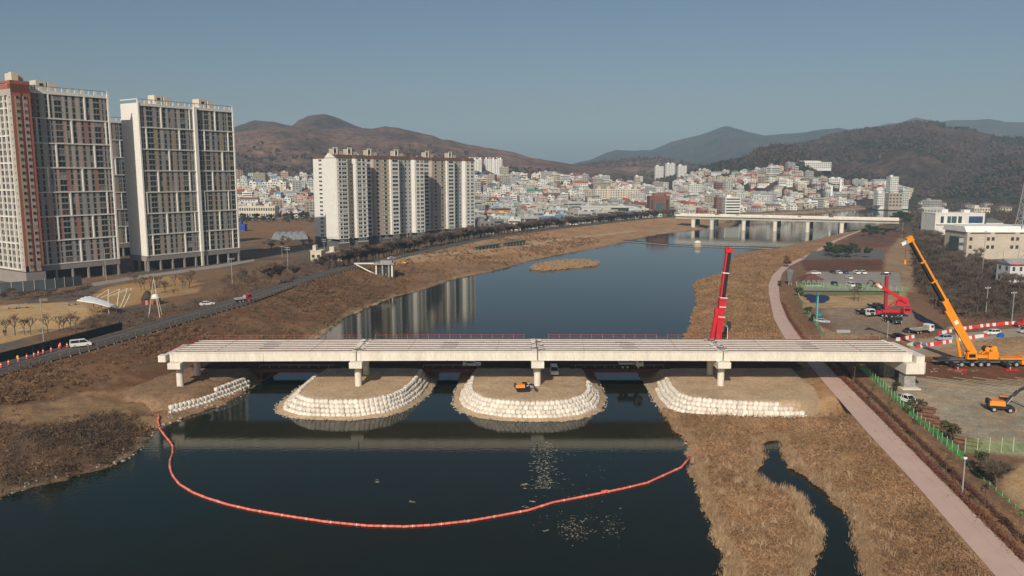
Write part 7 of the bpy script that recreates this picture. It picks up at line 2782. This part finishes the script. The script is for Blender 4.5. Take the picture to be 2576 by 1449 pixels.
# small reed island in mid river
q = rand_in(REEDS, 900, 8)
V, F = tris(np.column_stack([q, np.full(len(q), 0.2)]), 4, 1.2, 0.8, 1.2, 9, 0.6, 0.25)
stuff('reeds', V, F, [mat('reed', (0.42, 0.29, 0.165))], 'golden reeds on the small island in mid river')

# scrub on the left bank
NB = 26000
yy = 105 + (620 - 105) * g.random(NB) ** 1.7
lx = np.interp(yy, [p[1] for p in LEVEE[3:19]], [p[0] for p in LEVEE[3:19]])
xx = lx - 8 + g.random(NB) * np.interp(yy, [100, 180, 300, 620], [75, 70, 60, 75])
dw, dr, lf_, dl, dp = survey(xx, yy)
n = fbm(xx * 0.055, yy * 0.055, 4, 12)
dens = np.clip((n - 0.40) * 5, 0.12, 1) * np.where(yy < 330, 1.0, 0.35)
thicket = np.clip((fbm(xx * .11, yy * .11, 4, 71) - .40) * 6, 0, 1) * zone(xx, yy, [(0, 1092), (180, 1080), (290, 1052), (345, 1072), (330, 1118), (240, 1178), (120, 1203), (0, 1222)], 1.2, 4)
bare = zone(xx, yy, [(215, 1000), (300, 960), (470, 905), (640, 905), (640, 950), (620, 985), (470, 1052), (400, 1080), (330, 1045), (200, 1060), (0, 1085), (0, 1050), (120, 1030)], 2.0, 3)
plat = inside(xx, yy, [(-92, 206), (-92, 170), (-79, 166), (-62, 190), (-62, 206)])
dens = np.maximum(dens, thicket * 1.0) * (1 - bare * .95)
k = lf_ & (dw > 0.6) & (dl > 0.8) & (g.random(NB) < dens) & ~plat
xx, yy, th = xx[k], yy[k], thicket[k]
zz = ground_z(xx, yy)
sp = (0.5 + 0.8 * g.random(len(xx))) * (1 + th * 0.8)
V, F = tris(np.column_stack([xx, yy, zz - 0.1]), 12, 0.42 + 0.0009 * yy, sp, sp * 1.15, 15, 0.25, 0.35)
mi = np.repeat(np.where(th > 0.5, 1, (g.random(len(xx)) < 0.55).astype(int) * 2), 12)
stuff('scrub', V, F, [mat('brown_scrub', (0.145, 0.088, 0.052), 0.95, 0.3, 0.15), mat('thicket', (0.085, 0.058, 0.04), 0.95, 0.3, 0.2), mat('russet_scrub', (0.20, 0.115, 0.06), 0.95, 0.3, 0.15)],
      'brown winter scrub covering the left bank', mi)
# pale stones and litter along the left shore
q = []
WL = np.array(WATER[1:16])
for a, b in zip(WL[:-1], WL[1:]):
    L = np.linalg.norm(b - a)
    for j in range(int(L * 1.5)):
        q.append(a + (b - a) * R.random() + np.array([R.gauss(-.6, .8), R.gauss(.4, .8)]))
for a, b in zip(WATER[75:92], WATER[76:93]):
    a, b = np.array(a), np.array(b)
    L = np.linalg.norm(b - a)
    for j in range(int(L * 0.9)):
        q.append(a + (b - a) * R.random() + np.array([R.gauss(.5, .5), R.gauss(.2, .5)]))
q = np.array(q)
zq = ground_z(q[:, 0], q[:, 1])
mb = MB()
for (x, y), z in zip(q, zq):
    r = R.choice((.1, .12, .16, .2, .25, .4))
    mb.box((x, y, max(z, 0) + r * .2), (r * 2, r * 1.4, r * .8), R.random() * 3, top=.6)
tag(mb.build('shore_stones', M_stone), 'pale stones strewn along the water line', None, kind='stuff')

# woods on the hills
HW = {'hill.001': (11000, 2), 'hill.002': (2600, 2), 'hill.003': (7000, 1), 'hill.004': (15000, 0), 'hill.005': (9000, 1)}
for nm, (n, mk) in HW.items():
    A, Hh, D, fr, bk, seed, rough = HILLS[nm]
    a0, a1 = max(A[0], -0.70), min(A[-1], 0.70)
    az = a0 + (a1 - a0) * g.random(n)
    r = D - fr * 0.95 * g.random(n) + 60 * g.random(n)
    z = hill_h(nm, az, r)
    x, y = np.sin(az) * r, np.cos(az) * r
    keep = (z > 14) & ((nm != 'hill.001') | (r < D - fr * (.35 + .4 * g.random(n)))) & (fbm(x / 90, y / 90, 3, seed + 5) > (0.4 if nm == 'hill.001' else 0.36))
    # leave clear ground where houses stand
    occ = np.array([(a, b) for a, b, c in occupied if b > 900])
    for i0 in range(0, len(occ), 60):
        o_ = occ[i0:i0 + 60]
        keep &= (np.hypot(x[:, None] - o_[None, :, 0], y[:, None] - o_[None, :, 1]) > 14).all(1)
    x, y, z = x[keep], y[keep], z[keep]
    V, F = tris(np.column_stack([x, y, z - 1]), 6, 5.0, 3.6, 7.0, seed, 0.2, 0.8)
    pick = np.repeat((fbm(x / 140, y / 140, 3, seed + 8) + .22 * g.random(len(x)) > (0.8 if mk != 1 else 0.66)).astype(int), 6)
    stuff('hill_wood', V, F, [mat('hill_bare_wood', (0.085, 0.057, 0.046), 0.95, 0.3, 0.02), mat('hill_pines', (0.034, 0.037, 0.024), 0.95, 0.3, 0.02)],
          'scattered winter wood on the ' + HL[nm], pick)

# ------------------------------------------------------------------ trees


def bare_tree(seed, h, spread, ntw, tw=0.05, name='bare_tree', levels=3, trunkh=0.3, twm=None, nb=4, thick=.022):
    rr = random.Random(seed)
    tr, cr_ = MB(), MB()
    tips = []

    def grow(p, d, L, r, lev, mb):
        q = p
        n = 3 if lev < 2 else 2
        for i in range(n):
            d2 = (d + Vector((rr.uniform(-.18, .18), rr.uniform(-.18, .18), rr.uniform(-.02, .14)))).normalized()
            e = q + d2 * L / n
            mb.cyl(q, e, r * (1 - .28 * i / n), r * (1 - .28 * (i + 1) / n), 5 if lev == 0 else 3, cap=False)
            q, d = e, d2
            if lev > 0:
                tips.append((q.copy(), d.copy()))
        if lev < levels:
            k = nb if lev == 0 else 3
            for j in range(k):
                an = 2 * PI * (j + rr.random() * .6) / k
                out = Vector((math.cos(an), math.sin(an), 0))
                nd = (d * rr.uniform(.5, .9) + out * rr.uniform(.55, .95) * spread).normalized()
                grow(q - d * (L * .25 * rr.random() if lev else L * .12 * j / k), nd, L * rr.uniform(.58, .8), r * (.52 if thick < .025 else .62), lev + 1, cr_)
        else:
            tips.append((q.copy(), d.copy()))
    grow(Vector((0, 0, -.15)), Vector((rr.uniform(-.05, .05), rr.uniform(-.05, .05), 1)), h * trunkh, h * thick, 0, tr)
    for k in range(ntw):
        p, d = tips[rr.randrange(len(tips))]
        a = (d + Vector((rr.gauss(0, .6), rr.gauss(0, .6), rr.gauss(.15, .45)))).normalized()
        L = h * rr.uniform(.07, .17)
        b = a.cross(Vector((rr.random(), rr.random(), rr.random()))).normalized() * tw * rr.uniform(.6, 1.3)
        s = p - d * rr.uniform(0, .5)
        cr_.add([s - b, s + b, s + a * L], [(0, 1, 2)])
    return tr.mesh('trunk', M_bark), cr_.mesh('crown', twm or M_twig)


def leafy_tree(seed, h, crown_r, crown_h, n, size, m, trunk_r=.08, clumps=7, lean=0):
    rr = random.Random(seed)
    tr = MB()
    top = Vector((lean, 0, h))
    tr.tube([(0, 0, -.1), (lean * .4, .03, h * .4), (lean, 0, h * .8)], [trunk_r, trunk_r * .8, trunk_r * .5], 6)
    pts = []
    for k in range(clumps):
        an, q = rr.random() * 2 * PI, rr.random() ** .6
        c = Vector((lean + math.cos(an) * crown_r * q * .8, math.sin(an) * crown_r * q * .8, h - crown_h * rr.uniform(.2, 1.0)))
        pts.append(c)
        tr.cyl((lean * .8, 0, h * .62), c + Vector((0, 0, .2)), trunk_r * .35, trunk_r * .15, 4, cap=False)
    V, F = tris(np.array([tuple(p) for p in pts]), n // clumps, size, crown_r * .55, crown_h * .42, seed)
    return tr.mesh('trunk', M_bark), np_mesh('crown', V, F, m)


def tree_at(pm, name, label, cat, loc, s, rz, group=None):
    t = link(name, pm[0], None, loc, rz)
    t.scale = (s, s, s)
    link('crown', pm[1], t)
    tag(t, label, cat, group)
    return t


AV = [bare_tree(100 + k, 8.6, 1.05, 1500, .10, twm=mat('cherry_twigs', (0.13, 0.09, 0.073), 0.95, 0.2, 0.6, rnd=0.25)) for k in range(4)]
WOOD = [bare_tree(200 + k, 9.5, .8, 620, .055, twm=M_twigdark) for k in range(4)]
SAP = [bare_tree(300 + k, 5.0, .6, 200, .045, nb=3, trunkh=.42, thick=.028) for k in range(3)]
# avenue
lab = 'bare leafless cherry tree in the avenue along the left levee road'
cnt = 0
for off, y0, y1, stp in ((-11.6, 395, 860, 2), (-15.5, 380, 850, 2), (-21, 470, 850, 3), (-1.0 - 10.2, 300, 395, 4)):
    ln = offset(LVS, off)
    for k in range(0, len(ln), stp):
        x, y = ln[k]
        if not (y0 < y < y1) or R.random() < .12:
            continue
        x += R.uniform(-1, 1)
        y += R.uniform(-1.2, 1.2)
        zt = gz(x, y)
        tree_at(AV[R.randrange(4)], 'cherry_tree', lab, 'tree', (x, y, zt), R.uniform(1.1, 1.6), R.random() * 6, 'bare trees along the levee avenue')
        cnt += 1
# right-hand wood
wl_ = W([(2292, 605), (2350, 592), (2440, 640), (2560, 690), (2576, 720), (2570, 800), (2470, 808), (2390, 800), (2335, 765), (2300, 720)], 3)
pts = rand_in(wl_, 900, 31)
used = []
for x, y in pts:
    if len(used) >= 150:
        break
    if all((x - a) ** 2 + (y - b) ** 2 > 19 for a, b in used) and free(x, y, -2):
        used.append((x, y))
        tree_at(WOOD[R.randrange(4)], 'bare_tree', 'bare dark tree in the winter wood at the right', 'tree', (x, y, 3.0), R.uniform(.7, 1.15), R.random() * 6, 'bare trees in the right hand wood')
# undergrowth in that wood
q = rand_in(wl_, 2600, 33)
V, F = tris(np.column_stack([q, np.full(len(q), 2.9)]), 10, 0.9, 1.4, 1.8, 34, .3, .35)
stuff('undergrowth', V, F, [mat('dark_undergrowth', (0.07, 0.055, 0.044), 0.95, .3, .2)], 'dark tangled undergrowth in the right hand wood')
# trees by the far river front
for k in range(48):
    px = 1868 + k * 5.3 + R.uniform(-2, 2)
    x, y = at(px, 521 - (k % 2) * 2.5 - (px - 1868) * .022, 5)
    if survey(x, y)[0][0] > 6:
        tree_at(AV[R.randrange(4)], 'cherry_tree', 'small bare tree in the row along the far river front', 'tree', (x, y, gz(x, y)), R.uniform(.8, 1.1), R.random() * 6, 'bare trees along the far river front')
# park: row at the far edge, saplings on the lawn and near edge
for k in range(24):
    px = -8 + k * 10 + R.uniform(-4, 4)
    x, y = at(px, 752 + R.uniform(-5, 6) - k * .35, 5)
    tree_at(WOOD[R.randrange(4)], 'bare_tree', 'small dark bare tree at the far edge of the sandy park', 'tree', (x, y, 5), R.uniform(.38, .6), R.random() * 6, 'dark bare trees behind the sandy park')
for k in range(20):
    px = 325 + R.uniform(0, 175)
    x, y = at(px, 722 + R.uniform(-12, 25), 5)
    tree_at(SAP[R.randrange(3)], 'sapling', 'thin bare sapling on the yellow park lawn', 'tree', (x, y, 5), R.uniform(.8, 1.2), R.random() * 6, 'bare saplings on the park lawn')
for k, px in enumerate((12, 38, 62, 76, 120, 150, 160, 178, 192)):
    x, y = at(px, 846 - px * .06, 5)
    tree_at(SAP[k % 3], 'sapling', 'thin bare sapling along the near edge of the sandy park', 'tree', (x, y, 5), R.uniform(.9, 1.3), R.random() * 6, 'bare saplings along the near park edge')
# brown shrubbery between the park and the road
q = rand_in(W([(205, 815), (225, 782), (300, 790), (420, 775), (520, 752), (640, 735), (690, 715), (640, 748), (520, 785), (420, 815), (330, 838), (250, 850)], 5), 300, 41)
sp = 1.0 + 1.3 * NR.random(len(q))
V, F = tris(np.column_stack([q, np.full(len(q), 4.9)]), 26, .5, sp, sp * 1.2, 42, .2, .4)
mi = np.repeat((NR.random(len(q)) < .4).astype(int), 26)
stuff('shrubbery', V, F, [mat('brown_shrub', (.12, .075, .052), .95, .3, .3), mat('olive_shrub', (.09, .078, .048), .95, .3, .3)], 'brown winter shrubs between the park and the levee road', mi)
q = rand_in(W([(560, 700), (700, 668), (800, 655), (930, 640), (950, 652), (860, 672), (760, 700), (640, 735), (560, 745)], 5), 420, 43)
sp = 1.0 + 1.6 * NR.random(len(q))
V, F = tris(np.column_stack([q, np.full(len(q), 4.9)]), 26, .6, sp, sp * 1.3, 44, .2, .35)
stuff('shrubbery', V, F, [mat('brown_shrub', (.12, .075, .052))], 'brown bushes along the levee road before the white blocks')
for k in range(24):
    px = 560 + R.uniform(0, 330)
    x, y = at(px, 735 - (px - 560) * .24 + R.uniform(-22, 4), 5)
    tree_at(SAP[R.randrange(3)], 'sapling', 'slim bare tree beside the levee road before the white blocks', 'tree', (x, y, gz(x, y)), R.uniform(.9, 1.4), R.random() * 6, 'slim bare trees beside the levee road')
# dark shrubs and pines left of the white blocks and in the fields
PINE = [leafy_tree(400 + k, 6.5, 2.6, 3.4, 520, .8, M_pine, .16, 9, R.uniform(-.8, .8)) for k in range(3)]
ROUND = [leafy_tree(420 + k, 5.5, 2.8, 4.6, 560, .8, M_pine, .2, 10) for k in range(2)]
for k, (px, py) in enumerate(((612, 556), (628, 557), (645, 556), (662, 558), (680, 556), (720, 552), (735, 553), (758, 550), (774, 552), (787, 549))):
    x, y = at(px, py, 5)
    tree_at(ROUND[k % 2], 'evergreen_tree', 'dark round evergreen in front of the cream school', 'tree', (x, y, 5), R.uniform(.9, 1.4), R.random() * 6, 'dark evergreens in front of the cream school')
for k in range(14):
    px, py = 660 + R.uniform(0, 125), R.uniform(606, 640)
    x, y = at(px, py, 5)
    tree_at(WOOD[k % 4], 'bare_tree', 'dark bare tree in the shade left of the white blocks', 'tree', (x, y, 5), R.uniform(.5, .8), R.random() * 6, 'dark bare trees left of the white blocks')
# pines of the right park
for k in range(18):
    px, py = 2072 + R.uniform(0, 112), R.uniform(634, 650)
    x, y = at(px, py, 3)
    tree_at(PINE[k % 3], 'pine_tree', 'dark spreading pine on the grey plaza beyond the car park', 'tree', (x, y, 3), R.uniform(.7, 1.0), R.random() * 6, 'pines on the grey plaza')
for k in range(10):
    px, py = 2170 + R.uniform(0, 62), R.uniform(583, 600)
    x, y = at(px, py, 3)
    tree_at(PINE[k % 3], 'pine_tree', 'dark pine in the reddish ground beyond the plaza', 'tree', (x, y, 3), R.uniform(.7, 1.0), R.random() * 6, 'pines beyond the plaza')
for k in range(12):
    px, py = 2240 + R.uniform(0, 62), R.uniform(552, 572)
    x, y = at(px, py, 3)
    tree_at(PINE[k % 3], 'pine_tree', 'dark pine at the right end of the far bridge', 'tree', (x, y, 3), R.uniform(1.0, 1.6), R.random() * 6, 'pines at the right end of the far bridge')
for k in range(26):
    px, py = R.uniform(2245, 2345), R.uniform(560, 600)
    x, y = at(px, py, 3)
    if free(x, y, 2):
        tree_at(WOOD[k % 4], 'bare_tree', 'bare dark tree near the right end of the far bridge', 'tree', (x, y, 3), R.uniform(.7, 1.0), R.random() * 6, 'bare trees near the right end of the far bridge')
# round brown bush at the path bend, bare shrubs behind the yard
rb = leafy_tree(450, 4.6, 2.0, 3.6, 700, .5, mat('brown_leaves', (.14, .075, .035), .9, .3, .6), .18, 9)
tree_at(rb, 'round_tree', 'round brown leaved tree at the bend of the path', 'tree', (*at(1980, 672, 3), 3), 1.15, 0)
for k, px in enumerate((2150, 2160)):
    tree_at(SAP[k], 'bare_shrub', ['left bare shrub on the sand behind the white van', 'right bare shrub on the sand behind the white van'][k], 'shrub', (*at(px, 757, 3), 3), 1.25, k)
# trees along the hedge
OL = [leafy_tree(460 + k, 5.2, 1.5, 1.7, 300, .34, M_olive, .075, 7, .15) for k in range(2)]
THIN = [leafy_tree(470 + k, 4.6, 1.1, 1.6, 90, .22, M_olive, .06, 5, .1) for k in range(2)]
tree_at(OL[0], 'young_tree', 'leafy young tree standing before the bridge beside the hedge', 'tree', (*at(2147, 969, 3), 3), 1.25, 0)
for k, (px, py, s, lab) in enumerate(((2189, 1026, 1.15, 'second young tree from the bridge between the hedges'), (2241, 1064, .95, 'third young tree from the bridge between the hedges'), (2302, 1117, 1.0, 'fourth young tree from the bridge between the hedges'),
                                      (2380, 1200, 1.0, 'young tree just above the park lamp'), (2475, 1291, 1.0, 'young tree just below the park lamp'), (2560, 1362, 1.0, 'nearest young tree at the lower right corner'))):
    tree_at(THIN[k % 2], 'young_tree', lab, 'tree', (*at(px, py, 3), 3), s, k)
BUSH = [leafy_tree(480 + k, 3.2, 1.7, 2.6, 420, .42, M_olive, .1, 8) for k in range(2)]
for k, (px, py, s, lab) in enumerate(((2304, 1046, 1.0, 'dense olive bush on the green net near the pickup'), (2393, 1110, 1.0, 'olive bush on the green net between the log stacks'), (2466, 1196, 1.05, 'olive bush behind the park lamp'),
                                      (2253, 988, .75, 'small olive bush by the pickup'), (2010, 745, 1.0, 'olive bush beside the curved green net'), (2030, 792, .8, 'small olive tree beside the silver blue car'), (1962, 720, .7, 'olive bush on the inner side of the path bend'))):
    tree_at(BUSH[k % 2], 'bush', lab, 'bush', (*at(px, py, 3), 3), s, k)
bigt = bare_tree(500, 8.5, 1.25, 2000, .06, levels=3, trunkh=.2, nb=6, thick=.03, twm=mat('grey_brown_twigs', (.12, .095, .07), .95, .2, .6))
tree_at(bigt, 'bare_tree', 'big spreading bare tree beyond the park lamp', 'tree', (*at(2506, 1224, 3), 3), 1.05, 1.0)

# hedges beside the path
PRS = resamp(PATHR, 0.5)


def hedge(label, off, w, h, y0, y1, m, seed, gap=0.0):
    ln = offset(PRS, off)
    k = (ln[:, 1] > y0) & (ln[:, 1] < y1)
    ln = ln[k]
    gg = np.random.default_rng(seed)
    rep = 5
    P = np.repeat(ln, rep, 0) + gg.normal(size=(len(ln) * rep, 2)) * w * .3
    V, F = tris(np.column_stack([P, np.full(len(P), 2.98)]), 7, .28, w * .55, h, seed, .2, .5)
    o = link('hedge', np_mesh('hedge', V, F, m))
    tag(o, label, 'hedge')


hedge('dark red brown low hedge right against the path edge', 0.55, .85, .9, 95, 300, M_hedge, 51)
hedge('second dark brown low hedge parallel to the path, nearer the net', 2.9, .8, .9, 95, 225, mat('dark_hedge', (.10, .048, .034), .95, .3, .8), 52)
# rough growth between the hedge and the net
q = offset(PRS, 1.8)
q = q[(q[:, 1] > 95) & (q[:, 1] < 330)]
q = np.repeat(q, 6, 0) + NR.normal(size=(len(q) * 6, 2)) * 1.6
V, F = tris(np.column_stack([q, np.full(len(q), 2.95)]), 2, .3, .3, .35, 61, .4, .35)
stuff('verge_grass', V, F, [M_straw, M_straw2], 'dry verge grass between the hedges and the net', (NR.random(len(F)) < .5).astype(int))
# rutted yard: ridges pressed into the mud by machines
mb = MB()
A_ = np.array(at(2330, 950, 3))
for k in range(26):
    x0, y0 = at(2300 + k * 17, 950 + (k % 3) * 6, 3.0)
    dx, dy = 0.80, -0.60
    L = R.uniform(12, 30)
    s0 = R.uniform(-2, 4)
    x0, y0 = x0 + dx * s0, y0 + dy * s0
    pts = [(x0 + dx * L * j / 8 + R.uniform(-.12, .12), y0 + dy * L * j / 8, 3.02) for j in range(9)]
    for a, b in zip(pts[:-1], pts[1:]):
        mb.bar(a, b, R.uniform(.25, .5), .1)
tag(mb.build('mud_ridges', mat('grey_mud', (.30, .26, .19), .95, .2, .3, fine=3)), 'wheel ruts pressed into the grey yard', None, kind='stuff')

# site clutter in the works yard: pipes, boards, rubble
mb = MB()
for k in range(240):
    px, py = R.choice(((2090, 846), (2130, 840), (2180, 846), (2160, 800), (2290, 846), (2300, 830), (2260, 815), (2240, 840), (2500, 860), (2540, 858), (2340, 930), (2420, 935)))
    x, y = at(px + R.gauss(0, 22), py + R.gauss(0, 3.5), 3.0)
    if R.random() < .5:
        mb.bar((x, y, 3.1), (x + R.uniform(-1.6, 1.6), y + R.uniform(-1, 1), 3.12), R.uniform(.1, .3), R.uniform(.08, .2))
    else:
        r = R.uniform(.15, .5)
        mb.box((x, y, 3.0 + r * .3), (r * 1.6, r, r * .7), R.random() * 3, top=.8)
tag(mb.build('site_debris', mat('debris', (.2, .155, .115), .9, .4, .3)), 'scattered boards and rubble over the works yard', None, kind='stuff')
for k, (px, py, lab, m) in enumerate(((2120, 836, 'stack of grey pipes in the yard behind the bridge', M_steel), (2398, 828, 'stack of pale planks by the far striped barrier', M_wood), (2300, 868, 'grey concrete channel lying by the bridge end', M_concrete))):
    t = thing('material_stack', lab, 'stack', at3(px, py, 3.02), .2 * k)
    for j in range(5):
        MB().box((0, (j % 3) * .5 - .5, .22 + (j // 3) * .42), (4.2, .42, .4)).build('beam', m, t)

# dark garden trees and shrubs scattered through the town
pts = []
for k in range(4000):
    px, py = R.uniform(590, 2330), R.uniform(462, 560)
    x, y = at(px, py, 5)
    if 600 < y < 1650:
        pts.append((x, y))
pts = np.array(pts)
dw, dr, lf_, dl, dp = survey(pts[:, 0], pts[:, 1])
pts = pts[(dw > 20) & (lf_) & (dl < -22)]
keep = [free(x, y, -1.5) for x, y in pts]
pts = pts[np.array(keep)]
V, F = tris(np.column_stack([pts, terrain_z(pts[:, 0], pts[:, 1]) - .3]), 9, 2.2, 2.4, 5.0, 88, .2, .7)
stuff('town_trees', V, F, [mat('town_bare_trees', (.085, .065, .05), .95, .3, .05), mat('town_green_trees', (.035, .045, .026), .95, .3, .05)], 'small dark trees between the town houses', np.repeat((NR.random(len(pts)) < .45).astype(int), 9))

# brown scrub wood on the flat ground beyond the right hand buildings
pts = []
for k in range(1500):
    px, py = R.uniform(2290, 2640), R.uniform(500, 575)
    pts.append(at(px, py, 4))
pts = np.array(pts)
dw, dr, lf_, dl, dp = survey(pts[:, 0], pts[:, 1])
pts = pts[(dw > 10) & (pts[:, 1] < 1700)]
pts = pts[np.array([free(x, y, 3) for x, y in pts])]
V, F = tris(np.column_stack([pts, terrain_z(pts[:, 0], pts[:, 1]) - .3]), 14, 2.0, 3.0, 5.5, 90, .25, .6)
stuff('far_wood', V, F, [mat('brown_wood', (.105, .072, .054), .95, .3, .05), MATS['town_green_trees']], 'low brown wood beyond the buildings at the right', np.repeat((NR.random(len(pts)) < .2).astype(int), 14))
for k, (px, py, w, h, c, lab) in enumerate(((2330, 517, 26, 10, WH, 'small white house far right by the upper river'), (2372, 520, 18, 9, CR, 'small cream house far right beyond the upper river'), (2440, 526, 24, 10, GY, 'small grey house in the brown wood far right'),
                                         (2486, 522, 22, 9, WH, 'small white house in the brown wood far right'), (2530, 534, 30, 12, BE, 'small beige house in the brown wood by the pylon'))):
    edifice(lab, 'house', 'house', px, py, w, h, 10, c, 2, 4, roof='hip', roofc=(.16, .13, .12), z=4)

# taller pale reed clumps leaning over the creek and the shore
cl = []
for line, n, yo in ((W([(1915, 1207), (1950, 1222), (2005, 1240), (2027, 1275), (2042, 1312), (2068, 1350), (2062, 1382)]), 90, .4), (W([(1735, 1140), (1740, 1190), (1765, 1260), (1795, 1325), (1822, 1410)]), 50, .3),
                    (W([(1975, 1140), (2017, 1192), (2084, 1243), (2142, 1300)]), 30, .5), (W([(1820, 1180), (1880, 1240), (1930, 1330), (1960, 1420)]), 40, 3.0), (W([(2100, 1180), (2180, 1290), (2260, 1400)]), 40, 4.0)):
    P = np.array(line)
    d = np.concatenate([[0], np.cumsum(np.hypot(*np.diff(P, axis=0).T))])
    for k in range(n):
        t = R.random() * d[-1]
        cl.append((np.interp(t, d, P[:, 0]) + R.gauss(-yo * .6, .5 + yo * .5), np.interp(t, d, P[:, 1]) + R.gauss(0, .6 + yo * .5)))
cl = np.array(cl)
cz = ground_z(cl[:, 0], cl[:, 1])
k = cz > 0.05
V, F = tris(np.column_stack([cl[k], cz[k]]), 26, 1.0, .55, .9, 95, .85, .07)
stuff('tall_reeds', V, F, [mat('pale_reed', (.46, .33, .2), .95, .2, .3)], 'clumps of tall pale reeds leaning over the creek')
